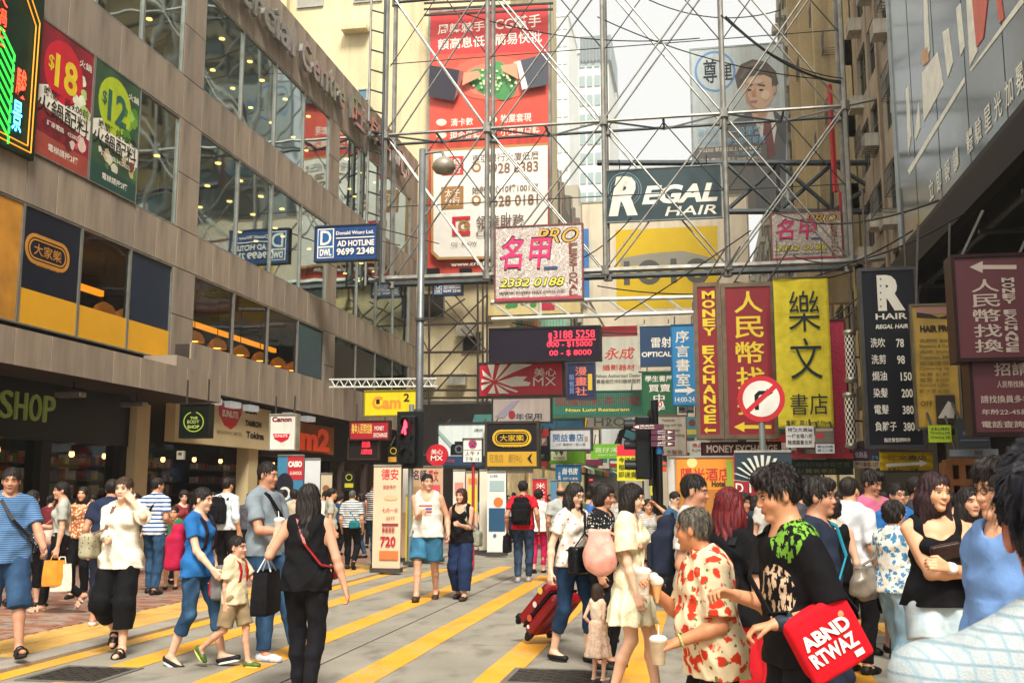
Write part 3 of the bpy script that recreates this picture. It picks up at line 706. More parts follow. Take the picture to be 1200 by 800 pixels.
def wear(m):
    t = NT(m); b = t.n['Principled BSDF']; src = b.inputs['Base Color'].links[0].from_socket; n = noise_node(t, 26, 7, (1.4, .35, 1)); n2 = noise_node(t, 1.1, 3)
    mu = t.new('ShaderNodeMath', operation='MULTIPLY'); t.link(ramp(t, n.outputs[0], .49, .58), mu.inputs[0]); t.link(ramp(t, n2.outputs[0], .42, .72), mu.inputs[1])
    t.link(mixrgb(t, mu.outputs[0], src, '#9a8f78'), b.inputs['Base Color'])
wear(YEL)
gr = MB().box(-100, -30, -.35, 100, 320, -.03).build('ground', ground_mat('ground asphalt', '#5d5a54', '#6b675f')); tag(gr, kind='structure')
KX = -5.9; KH = .035
# road: concrete slabs with recessed joints
road = empty('road', (-3.2, 12, 0)); tag(road, kind='structure')
xs = [-5.75, -3.3, -.75]; 
def slab(x0, y0, x1, y1):
    MB().box(x0+.012, y0+.012, -.03, x1-.012, y1-.012, 0).build('slab', CONC, road)
for i in range(2):
    y = 1.0
    while y < 60: slab(xs[i], y, xs[i+1], y+4.6); y += 4.6
for x0, x1 in ((-.75, 2.6), (2.6, 6.0), (6.0, 9.5)):
    for y0, y1 in ((-3.0, 1.2), (1.2, 5.8), (5.8, 10.4)): slab(x0, y0, x1, y1)
slab(-.75, 10.4, 1.0, 14.2)
for x0, x1 in ((-5.75, -3.3), (-3.3, -.75)): slab(x0, -3.0, x1, 1.0)
# yellow crossing bars, running with the street (their edges read from the photograph's ground positions)
def bar(p0, p1, w, name='yellow_bar'):
    d = (Vector(p1)-Vector(p0)).normalized(); s = Vector((-d.y, d.x))*w/2; mb = MB(); n = 14; up = []; dn = []
    for k in range(n+1):
        q = Vector(p0).lerp(Vector(p1), k/n); j = .010*math.sin(k*2.3+p0[0]*7); up.append((q.x-s.x*(1+j*3), q.y-s.y, .004)); dn.append((q.x+s.x*(1-j*4), q.y+s.y, .004))
    for k in range(n): mb.poly([up[k], up[k+1], dn[k+1], dn[k]])
    mb.build(name, YEL, road)
for X_, y0, y1 in ((-5.66, 5.0, 19.5), (-4.92, 2.0, 19.8), (-3.84, 2.0, 20.6), (-2.72, 2.0, 18.6), (-1.66, 1.5, 16.2), (-.58, 1.5, 13.4)): bar((X_, y0), (X_, y1), .30 if X_ > -5 else .26)
for X_, y0, y1 in ((.30, 1.5, 11.2), (1.2, 1.5, 10.2), (2.3, 1.5, 9.6), (3.4, 1.5, 9.6)): bar((X_, y0), (X_, y1), .30)
# cast-iron covers
IRON = M('#3b3935', .55, .5, .3, 20, .2, 'iron')
def cover(px, py, w, l, lab):
    p = onZ(px, py); e = empty('manhole_cover', (p.x, p.y, 0), lab, 'manhole cover', 'covers in the road')
    MB().box(p.x-w/2, p.y-l/2, -.02, p.x+w/2, p.y+l/2, .006).build('cover_plate', IRON, e)
    f = MB()
    for a in (-1, 1): f.box(p.x+a*(w/2+.025)-.025, p.y-l/2-.05, -.02, p.x+a*(w/2+.025)+.025, p.y+l/2+.05, .009)
    for a in (-1, 1): f.box(p.x-w/2, p.y+a*(l/2+.025)-.025, -.02, p.x+w/2, p.y+a*(l/2+.025)+.025, .009)
    tag(f.build('cover_frame', M('#6c6960', .6, .3), e), kind='stuff')
    g = MB(); n = 9
    for i in range(n):
        for j in range(n):
            if (i+j) % 2: g.box(p.x-w/2+w*(i+.15)/n, p.y-l/2+l*(j+.15)/n, .006, p.x-w/2+w*(i+.85)/n, p.y-l/2+l*(j+.85)/n, .011)
    tag(g.build('tread', IRON, e), kind='stuff')
cover(95, 790, .62, .62, 'chequered iron manhole cover at the left, between the yellow bars'); cover(655, 793, .75, .6, 'grey iron manhole cover beside the cream-dressed toddler, right of a yellow bar')
# pavements
KERB = stone_mat('kerb stone', '#9a948a', .3, .12)
pl = empty('pavement', (-9, 20, 0)); tag(pl, kind='structure')
MB().box(-14, -6, -.3, KX-.14, 62, KH-.05).build('pavement_bed', CONC2, pl)
y = 1.0; k = 0
while y < 45:
    MB().box(KX-.14, y, -.2, KX+.15, y+.99, KH).build('kerb', KERB, pl); y += 1.0
MB().box(KX-.14, 45, -.2, KX+.15, 62, KH).build('kerb', KERB, pl)
# herringbone blocks: the nearest ones are objects, the rest one sheet of real blocks
BR = [stone_mat('brick red', '#8d5f4c', .2, .2), stone_mat('brick pink', '#a27b66', .2, .2), stone_mat('brick grey', '#8f8579', .2, .2)]
TAC = ground_mat('tactile yellow', '#c79a4b', '#d6ab5c', 3, .75, .4)
bm = bpy.data.meshes.new('brick'); q = MB().box(-.098, -.048, -.05, .098, .048, 0)
bm.from_pydata(q.v, [], q.f); bms = []
for mm in BR: c = bm.copy(); c.materials.append(mm); bms.append(c)
cells = []
for i in range(-60, 60):
    for j in range(0, 260):
        bx = -6.9 - i*.2 if i >= 0 else None
        if bx is None or bx < -12.2: continue
        by = 6.5 + j*.1
        if by > 24: continue
        cells.append((bx - (.1 if j % 2 else 0), by))
cells.sort(key=lambda p: (p[1]-0)**2*1.0+(p[0]+8)**2*.6)
vis = [c for c in cells if 8.3 < c[1] and 820+c[0]*1212/c[1] > -15]; nearc = vis[:290]; ns = set(nearc)
for bx, by in nearc:
    o = bpy.data.objects.new('brick', random.choice(bms)); COL.objects.link(o); o.parent = pl
    o.location = (bx+9, by-20, KH+random.uniform(-.003, .003)-.0); o.rotation_euler = (0, 0, 0)
mbs = MB()
for bx, by in cells:
    if (bx, by) in ns: continue
    mbs.cur = random.choice((0, 0, 1, 2)); z = KH+random.uniform(-.002, .002); mbs.box(bx-.098, by-.048, KH-.05, bx+.098, by+.048, z)
tag(mbs.build('brick_paving', BR, pl), kind='stuff')
MB().box(-12.4, 24.02, KH-.05, -6.85, 62, KH-.002).build('far_paving', ground_mat('far paving', '#8a6d5c', '#9a8473', 4), pl)
def tactile(x0, y0, x1, y1, par, z0):
    n = 0; y = y0
    while y < y1-.05:
        x = x0
        while x < x1-.05:
            mb = MB().box(x+.004, y+.004, z0-.05, x+.396, y+.396, z0)
            for a in range(5):
                for b in range(5): cx, cy = x+.04+a*.08, y+.04+b*.08; mb.poly([(cx-.018, cy-.018, z0+.001), (cx+.018, cy-.018, z0+.001), (cx+.012, cy+.0, z0+.006), (cx-.018, cy+.018, z0+.001)]); 
            mb.build('tactile_tile', TAC, par); x += .4
        y += .4
tactile(-6.85, 8.5, -6.05, 20, pl, KH)
MB().box(-6.85, 20, KH-.05, -6.05, 45, KH-.001).build('paving_strip', CONC2, pl)
MB().box(-6.85, 3, KH-.05, -6.05, 8.49, KH-.001).build('paving_strip', CONC2, pl)
GP = [stone_mat('grey paver', '#8d867a', .2, .15), stone_mat('dark grey paver', '#7f796e', .2, .15)]
# right pavement with a rounded corner
pr = empty('pavement', (3, 20, 0)); tag(pr, kind='structure')
def corner(x0, y0, r, off=0.):
    pts = [(x0+off, 62)]
    for k in range(9): a = math.pi+math.pi/2*k/8*.62; pts.append((x0+r+(r-off)*math.cos(a), y0+r+(r-off)*math.sin(a)))
    return pts
ky = [(-.75, 62), (-.75, 15.2), (-.55, 14.0), (-.1, 12.9), (.6, 12.0), (1.5, 11.35), (2.5, 11.0), (10, 10.8)]
F0 = Fr((0, 0, 0), (1, 0, 0), (0, 1, 0))
MB().prism(F0, [(p[0]+.15, p[1]+.14) for p in ky]+[(10, 62)], -.3, KH-.045).build('pavement_bed', CONC2, pr)
for (xa, ya), (xb, yb) in zip(ky[:-1], ky[1:]):
    d = Vector((xb-xa, yb-ya)); L = d.length; d /= L; s = Vector((-d.y, d.x)); n = max(1, int(L/1.0)) if L < 20 else 30; 
    for k in range(n):
        p = Vector((xa, ya))+d*L*k/n; q = Vector((xa, ya))+d*(L*(k+1)/n-.01)
        MB().prism(F0, [tuple(p), tuple(q), tuple(q+s*.17), tuple(p+s*.17)][::1], -.2, KH).build('kerb', KERB, pr)
for i in range(0, 26):
    for j in range(0, 30):
        x = -.55+i*.4; y = 11.2+j*.4
        ym = np.interp(x, [-.6, -.1, .6, 1.5, 2.5, 10], [14.3, 13.1, 12.25, 11.6, 11.25, 11.05])
        if y < ym or y > 22: continue
        near = y < ym+.8 or x < -.2
        if near: tactile(x, y, x+.4, y+.4, pr, KH)
        elif y < 17 and x < 4: MB().box(x+.004, y+.004, KH-.05, x+.396, y+.396, KH-random.random()*.003).build('paving_slab', random.choice(GP), pr)
MB().box(.0, 22, KH-.05, 10, 62, KH-.002).build('far_paving', MC['far paving'], pr)
MB().box(3.9, 15, KH-.05, 10, 22, KH-.004).build('far_paving', MC['far paving'], pr)
# ================================================================== the commercial block on the left
BX = -12.0; LF = FL(BX)
STONE = stone_mat('beige stone cladding', '#a0917f', .8); DARK = M('#14161a', .6, 0, .2); STONE_D = M('#3b342d', .8)
bl = empty('commercial_building', (BX, 27, 0), 'long beige stone-clad shopping block with bands of teal windows along the left pavement', 'building')
S_AL = metal('#a9aaa3', .4, .3)
BAYS = [(9.6, 13.5, 2), (14.5, 21.72, 4), (22.75, 31.65, 4), (32.62, 41.6, 4)]
Y0, Y1 = 8.0, 42.7
# floors, back wall, roof
MB().box(BX-6, Y0, 3.6, BX-.06, Y1, 4.40).build('floor_slab', STONE_D, bl)
for z0, z1 in ((6.78, 7.62), (10.42, 11.38)): MB().box(BX-6, Y0, z0, BX-.06, Y1, z1).build('floor_slab', M('#8a8f86', .8), bl)
MB().box(BX-12, Y0, 14.1, BX-.06, Y1, 15.98).build('roof', STONE_D, bl)
MB().box(BX-12.1, Y0, 0, BX-6, Y1, 14.1).build('back_wall', M('#27393b', .8), bl)
MB().box(BX-6, Y1-.3, 0, BX-.03, Y1, 14.1).build('end_wall', STONE, bl); MB().box(BX-6, Y0, 0, BX-.03, Y0+.3, 14.1).build('end_wall', STONE, bl)
pm = {}
def panel(y0, y1, z0, z1, x=BX, t=.045):
    w, h = round(y1-y0, 3), round(z1-z0, 3)
    if (w, h, t) not in pm:
        m_ = bpy.data.meshes.new('panel'); q_ = MB().box(-t, .013, .011, 0, w-.013, h-.011); m_.from_pydata(q_.v, [], q_.f); m_.materials.append(STONE); pm[(w, h, t)] = m_
    o = link_mesh('panel', pm[(w, h, t)], None, bl); o.location = (x-BX+random.uniform(-.004, .002), y0-27, z0)
for z0, z1 in ((6.72, 7.68), (10.36, 11.44), (14.04, 15.05), (15.05, 16.06)):
    y = Y0
    while y < Y1-.01: panel(y, min(y+.92, Y1), z0, z1); y += .92
for y0, y1 in ((13.5, 14.5), (21.72, 22.75), (31.65, 32.62), (41.6, 42.7), (8, 9.6)):
    MB().box(BX-.5, y0+.02, 4.4, BX-.06, y1-.02, 14.1).build('pier', STONE_D, bl)
    for z0, z1 in ((4.48, 6.72), (7.68, 10.36), (11.44, 14.04)):
        m_ = (z0+z1)/2; panel(y0, y1, z0, m_); panel(y0, y1, m_, z1)

PANE = glass_mat('teal window glass', '#a4cac6', '#dceae6', .60, .035, .14, .45); PANE_D = glass_mat('dark cafe glass', '#a7a8a8', '#7c8894', .93, .02, .06, .8)
for fi, (z0, z1) in enumerate(((4.48, 6.72), (7.68, 10.36), (11.44, 14.04))):
    for y0, y1, n in BAYS:
        w = (y1-y0)/n
        for k in range(n):
            a, b = y0+k*w, y0+(k+1)*w; wi = empty('window', (BX-.1, (a+b)/2, z0)); wi.parent = bl; wi.location = wi.location-bl.location; KIDS.setdefault(bl.name, []).append(wi)
            WINS = globals().setdefault('WINS', []); WINS.append((fi, a, b, z0, z1, wi))
            f = MB(); t = .035
            for q in ((a, a+t, z0, z1), (b-t, b, z0, z1)): f.box(BX-.12, q[0], q[2], BX-.01, q[1], q[3])
            f.box(BX-.12, a+t, z0, BX-.012, b-t, z0+t); f.box(BX-.12, a+t, z1-t, BX-.012, b-t, z1)
            f.build('frame', S_AL, wi)
            MB().poly([(BX-.06, a+t, z0+t), (BX-.06, b-t, z0+t), (BX-.06, b-t, z1-t), (BX-.06, a+t, z1-t)]).build('pane', PANE_D if fi == 0 else PANE, wi)
# ceiling downlights of the two upper floors
dl = bpy.data.meshes.new('ceiling_light'); q_ = MB().lathe((0, 0, 0), [(.085, -.03), (.085, 0)], 8); dl.from_pydata(q_.v, [], q_.f); dl.materials.append(glow('#ffb765', 7))
for z in (10.41, 14.09):
    for iy in range(20):
        for ix in range(3):
            o = link_mesh('ceiling_light', dl, None, bl); o.location = (-.9-ix*1.3+random.uniform(-.15, .15), 13+iy*1.55+ix*.3-27+random.uniform(-.25, .25), z-.0)
# interiors: blinds and columns seen through the upper panes
for z0, z1 in ((7.62, 10.42), (11.38, 14.1)):
    MB().box(BX-5.9, Y0+.3, z0+.01, BX-5.8, Y1-.3, z1-.01).build('inner_wall', M('#4d6f70', .7, 0, .5, 1.5), bl)
    for y in (18.5, 25.5, 29.8, 36.0, 40): MB().box(BX-3.3, y, z0+.01, BX-2.7, y+.6, z1-.01).build('column', M('#b8bdb0', .6), bl)
    for y in (19.8, 27.1, 31.2, 38.0): MB().box(BX-2.2, y, z0+.01, BX-2.1, y+2.4, z0+1.2).build('counter', M('#2f6d76', .6), bl)
# cafe interior on the first floor
ORA = glow('#ff9a1c', 2.2)
MB().box(BX-5.9, Y0+.3, 4.42, BX-5.8, Y1-.3, 6.76).build('inner_wall', M('#17171c', .8), bl)
for y0, y1 in ((18.0, 21.5), (22.8, 31.5)):
    MB().box(BX-1.72, y0, 6.0, BX-1.60, y1, 6.13).build('strip_light', ORA, bl)
for i, (lx, ly) in enumerate(((122, 352), (146, 356), (166, 366), (228, 389), (255, 394), (282, 402), (305, 408), (326, 413), (343, 420))):
    y = onX(lx, ly, BX-1.1).y; pz = onX(lx, ly, BX-1.1).z
    p = empty('pendant_lamp', (BX-1.1, y, 5.4), 'copper dome pendant lamp behind the café window, number %d of the row from the left' % (i+1), 'lamp', 'dome lamps in the café'); p['label'] = ['amber dome lamp behind the café pane right of the round logo window', 'small amber dome lamp near the third café pane', 'amber dome lamp before the first stone pier', 'amber dome lamp just right of the first stone pier', 'second amber dome lamp right of the first stone pier', 'third amber dome lamp right of the first stone pier', 'fourth amber dome lamp right of the first stone pier', 'fifth amber dome lamp right of the first stone pier', 'last amber dome lamp before the second stone pier'][i]
    MB().lathe((BX-1.1, y, 5.4), [(.27, 0), (.26, .10), (.19, .22), (.07, .29), (.03, .31)], 16, False).build('lamp_shade', M('#b06a22', .3, .6, .2, 5, emit=.8), p, smooth=True)
    MB().lathe((BX-1.1, y, 5.42), [(.10, 0), (.12, .08), (.05, .15)], 10).build('bulb', glow('#ffb84a', 9), p); MB().tube((BX-1.1, y, 5.7), (BX-1.1, y, 6.77), .012, 5).build('cord', DARK, p)
YP = M('#e8a91e', .45, 0, .05)
for a, b in [(14.5+1.805*k, 14.5+1.805*(k+1)) for k in (1, 2, 3)]:
    MB().box(BX-.045, a+.04, 4.52, BX-.03, b-.04, 5.16).build('yellow_panel', YP, bl)
MB().prism(LF, [(22.8, 4.52), (25.0, 4.52), (22.8, 4.98)], -.045, -.03).build('yellow_panel', YP, bl)
MB().box(BX-.045, 14.54, 4.52, BX-.03, 16.26, 6.68).build('orange_blind', M('#c98a2c', .6, 0, .3, 2), bl)
def film(y0, y1, z0, z1, col, name='window_film', c=-.05): return MB().box(BX+c-.005, y0, z0, BX+c, y1, z1).build(name, M(col, .35) if isinstance(col, str) else col, bl)
film(19.96, 21.66, 5.17, 6.68, '#16283c')
film(29.5, 31.5, 4.9, 6.6, '#1d4754'); film(32.7, 34.7, 4.6, 6.5, '#15181c'); film(34.95, 37.0, 4.6, 6.6, '#191c20')
# canopy, first length lower and further out
z0, z1 = 3.50, 4.12
MB().box(BX-.1, Y0, z0+.02, -10.85, 21.9, z1-.05).build('canopy', STONE_D, bl)
y = Y0
while y < 21.9: panel(y, min(y+.95, 21.9), z0, z1, -10.8, .045); y += .95
MB().box(-12, 21.9, 3.5, -10.8, 21.96, 4.12).build('canopy_end', STONE, bl)
MB().box(BX-.1, 21.97, 3.86, -11.65, Y1, 4.90).build('canopy', STONE_D, bl)
y = 21.97
while y < Y1-.01: panel(y, min(y+.95, Y1), 3.84, 4.95, -11.6, .045); y += .95
MB().box(-12, 20.6, 4.12, -11.2, 21.6, 4.45).build('canopy_kerb', STONE, bl)
# giant metal letters on the parapet
CHR = M('#b9b9b2', .22, .9, .2, 4)
def raised(F, body, box, mat, parent, thick=.12, c=.10, off=.02, name='letter'):
    return letters(F, body, box, mat, parent, c=c, thick=thick, off=off, name=name)
def spaced(F, txt_, a0, b0, w, h, mat, parent, **k):
    """one raised letter after another, each an object"""
    wd = {'i': .35, 'l': .3, 'm': 1.5, 'r': .7, 't': .6, 'C': 1.25, 'e': .9}; tot = sum(wd.get(q, 1) for q in txt_); a = a0
    for q in txt_:
        ww = w*wd.get(q, 1)/tot
        hh = h if (q.isupper() or q in 'ltid' or ord(q) > 255) else h*.72
        if q != ' ': raised(F, q, (a, b0, a+ww*.85, b0+hh), mat, parent, **k)
        a += ww
spaced(LF, 'Commercial', 19.6, 14.55, 8.4, .95, CHR, bl); spaced(LF, 'Centre', 28.5, 14.55, 4.1, .95, CHR, bl); spaced(LF, '旺角中心', 33.2, 14.5, 7.6, 1.0, CHR, bl, off=.01)
# ---- posters in the second-floor windows
def wrect(F, x0, y0, x1, y1): return F.rect(x0, y0, x1, y1)
RED = M('#b3122c', .4); 
e = empty('window_poster', (BX, 17.2, 7.7), 'red hot-pot poster with yellow $18 bubble filling a second-floor window', 'poster')
def wl_panel(e, y0, y1, z0, z1, mat, c0=.005, c1=.02, name='sheet'): return MB().obox(LF, y0, z0, y1, z1, c0, c1).build(name, mat, e)
def poster(e, y0, y1, bg, bub, num, numc, base):
    w = y1-y0; z0, z1 = 7.72, 10.32; h = z1-z0
    wl_panel(e, y0, y1, z0, z1, bg)
    P = lambda a, b: (y0+a*w, z0+b*h)
    MB().prism(LF, [P(.45+.36*math.cos(t)*1., .70+.24*math.sin(t)) for t in np.linspace(0, 2*math.pi, 24, endpoint=False)], .02, .024).build('bubble', bub, e)
    letters(LF, '$', (*P(.16, .66), *P(.26, .78)), numc, e, c=.03); letters(LF, num, (*P(.28, .56), *P(.70, .82)), numc, e, c=.03, off=.03)
    W = M('#f0ead8', .5); K = M('#201a1a', .5)
    MB().prism(LF, [P(.0, .38), P(1, .30), P(1, .46), P(.25, .56), P(.0, .50)], .02, .023).build('white_band', W, e)
    letters(LF, '晚間時段9:00前' if num == '18' else '晚間時段9:00後', (*P(.12, .455), *P(.95, .525)), K, e, c=.027); letters(LF, '火鍋配料', (*P(.02, .31), *P(.97, .45)), K, e, c=.027, off=.03)
    letters(LF, '訂座電話:34228222', (*P(.2, .245), *P(.85, .285)), W, e, c=.027)
    MB().prism(LF, [P(.0, .0), P(1, .0), P(1, .15), P(0, .17)], .02, .024).build('footer', base, e); letters(LF, '電梯請按2樓', (*P(.25, .06), *P(.8, .115)), W, e, c=.027)
    for i in range(14):
        a, b = random.uniform(.1, .95), random.uniform(.17, .30); r = random.uniform(.03, .08)
        MB().prism(LF, [P(a+r*math.cos(t)*(1+.3*math.sin(3*t+i)), b+r*.8*math.sin(t)) for t in np.linspace(0, 2*math.pi, 9, endpoint=False)], .0205+i*.0004, .0225+i*.0004).build('food', M(random.choice(('#8e1a2c', '#d0556a', '#e9c9b8', '#6b1420')) if num == '18' else random.choice(('#7a3a30', '#c9b08a', '#4e7c30', '#e4dcc4')), .5), e)
    for i in range(10):
        a, b = random.uniform(.6, .95), random.uniform(.48, .75); r = random.uniform(.05, .09)
        MB().prism(LF, [P(a+r*math.cos(t)*(1+.25*math.sin(4*t+i)), b+r*.7*math.sin(t)) for t in np.linspace(0, 2*math.pi, 11, endpoint=False)], .0205+i*.0004, .0225+i*.0004).build('cabbage', M(random.choice(('#d9e0a8', '#b9cf74', '#eef0d4')) if num == '18' else random.choice(('#6fa52c', '#4f8a24', '#9cc84a')), .5), e)
    letters(LF, '火鍋', (*P(.72, .84), *P(.96, .90)), W, e, c=.027)
    o = MB(); o.obox(LF, y0-.03, z0-.02, y1+.03, z0, 0, .03); o.obox(LF, y0-.03, z1, y1+.03, z1+.02, 0, .03); o.obox(LF, y0-.03, z0, y0, z1, 0, .03); o.obox(LF, y1, z0, y1+.03, z1, 0, .03); o.build('edge_frame', S_AL, e)
poster(e, 16.36, 18.08, M('#8c1226', .45, 0, .5, 2), M('#d0152f', .4), '18', M('#f0d02a', .4), M('#a44536', .5))
e = empty('window_poster', (BX, 19.0, 7.7), 'green hot-pot poster with lime $12 bubble filling a second-floor window', 'poster')
poster(e, 18.16, 19.88, M('#2f5236', .45, 0, .6, 2), M('#b3c81e', .4), '12', M('#1f6152', .4), M('#16483c', .5))
# neon sign board at the far left
e = empty('neon_sign', (BX, 15.2, 7.4), 'dark green neon sign with glowing chevrons and red characters, at the top left', 'sign')
wl_panel(e, 13.6, 16.30, 7.5, 10.7, M('#12301f', .4, 0, .5, 2), .005, .10, 'board')
def neon(e, F, pts, mat, r=.012, c=.14, closed=True, name='neon_tube'):
    w = [F.pt(a, b, c) for a, b in pts]; w = w+[w[0]] if closed else w; return MB().path(w, r, 6).build(name, mat, e)
NY = glow('#d98a1e', 1.1)
neon(e, LF, [(13.8, 7.6), (16.15, 7.6), (16.15, 10.1), (15.8, 10.55), (13.8, 10.55)], NY); neon(e, LF, [(13.9, 7.7), (16.05, 7.7), (16.05, 10.0), (15.7, 10.45), (13.9, 10.45)], NY)
NG = glow('#2bc83e', 1.6)
for i in range(9):
    z = 9.5-i*.19; neon(e, LF, [(14.75, z+.03), (15.15, z+.03), (15.52, z-.3), (15.52, z-.42)], NG, .02, closed=False)
NR = glow('#ff3a22', 4); NB = glow('#4ec2ff', 4)
letters(LF, '火鍋王', (14.95, 9.2, 15.25, 10.3), NR, e, c=.14, vert=True, off=.0); letters(LF, '駿', (15.62, 8.5, 15.9, 9.05), NR, e, c=.14); letters(LF, '景', (15.58, 7.85, 15.84, 8.42), NB, e, c=.14)
# café roundel on the first-floor glass
def stadium(cx, cy, hw, hh, n=10):
    r = hh; pts = []
    for k in range(n+1): a = -math.pi/2+math.pi*k/n; pts.append((cx+hw-r+r*math.cos(a), cy+r*math.sin(a)))
    for k in range(n+1): a = math.pi/2+math.pi*k/n; pts.append((cx-hw+r+r*math.cos(a), cy+r*math.sin(a)))
    return pts
def ringpoly(F, outer, inner, c0, c1, mat, parent, name='ring'):
    mb = MB(); n = len(outer); i = 0
    for c in (c1,):
        for k in range(n):
            a, b, d, e_ = outer[k], outer[(k+1) % n], inner[(k+1) % n], inner[k]; mb.poly([F.pt(*a, c), F.pt(*b, c), F.pt(*d, c), F.pt(*e_, c)])
    for k in range(n): mb.poly([F.pt(*outer[k], c0), F.pt(*outer[(k+1) % n], c0), F.pt(*outer[(k+1) % n], c1), F.pt(*outer[k], c1)])
    return mb.build(name, mat, parent)
def coral(F, cx, cy, hw, mat, e, c):
    hh = hw*.42; ringpoly(F, stadium(cx, cy, hw, hh), stadium(cx, cy, hw*.88, hh*.76), c, c+.004, mat, e); ringpoly(F, stadium(cx, cy, hw*.83, hh*.66), stadium(cx, cy, hw*.78, hh*.56), c, c+.004, mat, e)
    letters(F, '大家樂', (cx-hw*.62, cy-hh*.38, cx+hw*.62, cy+hh*.40), mat, e, c=c+.004, off=.02); letters(F, 'CAFE DE CORAL', (cx-hw*.5, cy-hh*1.08, cx+hw*.5, cy-hh*.80), mat, e, c=c+.008, off=.02)
e = empty('window_logo', (BX, 17.1, 5.6), 'orange café roundel in Chinese and English on the dark first-floor window', 'sign')
coral(LF, 17.08, 5.95, .68, M('#c98b32', .4), e, -.03)
MB().obox(LF, 16.36, 5.17, 18.06, 6.68, -.045, -.032).build('backing', M('#141a2a', .35), e)
# ================================================================== buildings further off
def wall_mat(key, col, streak=.55, tile=0.):
    if key in MC: return MC[key]
    m, t, b = newmat(key); c = lin(col); n = noise_node(t, .35, 8); out = ramp(t, n.outputs[0], .3, .7, tuple(x*.82 for x in c), tuple(min(1, x*1.1) for x in c))
    ns = noise_node(t, .9, 7, (2, 2, .16)); out = mixrgb(t, ramp(t, ns.outputs[0], .5, .72, (0,0,0), (streak,)*3), out, tuple(x*.4 for x in c))
    n3 = noise_node(t, 12, 5); out = mixrgb(t, .4, out, ramp(t, n3.outputs[0], .3, .7, (.6,.6,.6), (1,1,1)), 'MULTIPLY')
    t.link(out, b.inputs['Base Color']); b.inputs['Roughness'].default_value = .85; add_bump(t, b, n3.outputs[0], .3, .02); MC[key] = m; return m
FRM = metal('#6d6c67', .5, .4); ACM = M('#b9b5a6', .5, .1, .2, 2, dirt=.5, streak=True); AC_D = M('#3a3a38', .6)
FARG = glass_mat('far window glass', '#56666a', '#9fb0b0', .8, .05, .2, 1.)
acm_ = bpy.data.meshes.new('air_conditioner'); q_ = MB().box(-.02, -.4, 0, .45, .4, .5); 
for k in range(6): q_.box(.45, -.34, .06+k*.065, .46, .34, .09+k*.065)
acm_.from_pydata(q_.v, [], q_.f); acm_.materials.append(ACM)
def row_house(label, X, side, y0, y1, zt, col, pitch=3.0, bay=2.6, ac=.5, mat=None, fins=None, zb=0, roofstuff=True, group=None, back=9):
    """side +1: the facade looks towards +X (left row), -1: towards -X"""
    m_ = mat or wall_mat('render '+col, col); e = empty('tenement_building', (X, (y0+y1)/2, 0), label, 'building', group)
    d = -side; xb = X+d*back
    MB().box(min(X+d*.25, xb), y0, zb, max(X+d*.25, xb), y1, zt).build('wall', m_, e)
    nf = int((zt-4)/pitch); nb = max(1, int((y1-y0)/bay)); w = (y1-y0)/nb
    pw = MB(); 
    for f in range(nf+1):
        z = 4+f*pitch; pw.box(min(X, X+d*.3), y0, z-.55, max(X, X+d*.3), y1, z+.55 if f else z+.3)
    pw.build('spandrel', m_, e)
    pier = MB()
    for b_ in range(nb+1):
        yy = min(max(y0+b_*w, y0+.22), y1-.22); pier.box(min(X-d*.02, X+d*.3), yy-.22, 3.4, max(X-d*.02, X+d*.3), yy+.22, zt)
    tag(pier.build('pier', m_, e), kind='stuff')
    for f in range(nf):
        z = 4+f*pitch+.55
        for b_ in range(nb):
            a, c = y0+b_*w+.22, y0+(b_+1)*w-.22; wi = empty('window', (0, 0, 0)); wi.parent = e; wi.location = (d*.12, (a+c)/2-(y0+y1)/2, z)
            xx = X+d*.12; f_ = MB(); f_.box(xx-.03, a, z, xx+.03, a+.06, z+pitch-1.1); f_.box(xx-.03, c-.06, z, xx+.03, c, z+pitch-1.1); f_.box(xx-.03, (a+c)/2-.03, z, xx+.03, (a+c)/2+.03, z+pitch-1.1); f_.box(xx-.03, a, z, xx+.03, c, z+.06); f_.box(xx-.03, a, z+(pitch-1.1)*.6, xx+.03, c, z+(pitch-1.1)*.6+.05)
            f_.build('frame', FRM, wi); MB().box(xx-.005, a, z, xx+.005, c, z+pitch-1.1).build('pane', FARG, wi)
            if random.random() < ac:
                o = link_mesh('air_conditioner', acm_, None, e); o.location = (d*-.02, (a+c)/2-(y0+y1)/2+random.uniform(-.3, .3), z-.45 if random.random() < .5 else z+.1); o.rotation_euler = (0, 0, 0 if side > 0 else math.pi)
            if random.random() < .35:
                k = MB(); zz = z-.05; yy0 = a+random.uniform(0, .4); dd = .7
                for j in range(7): yv = yy0+j*.22; k.tube((X, yv, zz), (X+side*dd, yv, zz), .015, 4); k.tube((X+side*dd, yv, zz), (X+side*dd, yv, zz+.8), .015, 4)
                for zq in (0, .4, .8): k.tube((X+side*dd, yy0, zz+zq), (X+side*dd, yy0+1.32, zz+zq), .018, 4)
                tag(k.build('window_cage', FRM, e), kind='stuff')
    if roofstuff: MB().box(min(X+d*2, X+d*4), y0+1, zt, max(X+d*2, X+d*4), y0+3, zt+2.2).build('roof_hut', m_, e)
    pp = MB()
    for yy in (y0+.5, (y0+y1)/2): pp.tube((X+side*.12, yy, 3.5), (X+side*.12, yy, zt), .07, 6)
    tag(pp.build('drain_pipe', M('#8a7a66', .6), e), kind='stuff'); MB().box(min(X, X+d*.2), y0+.1, .1, max(X, X+d*.2), y1-.1, 3.4).build('shopfront', M('#22201f', .4, 0, .5, 1.5), e)
    return e
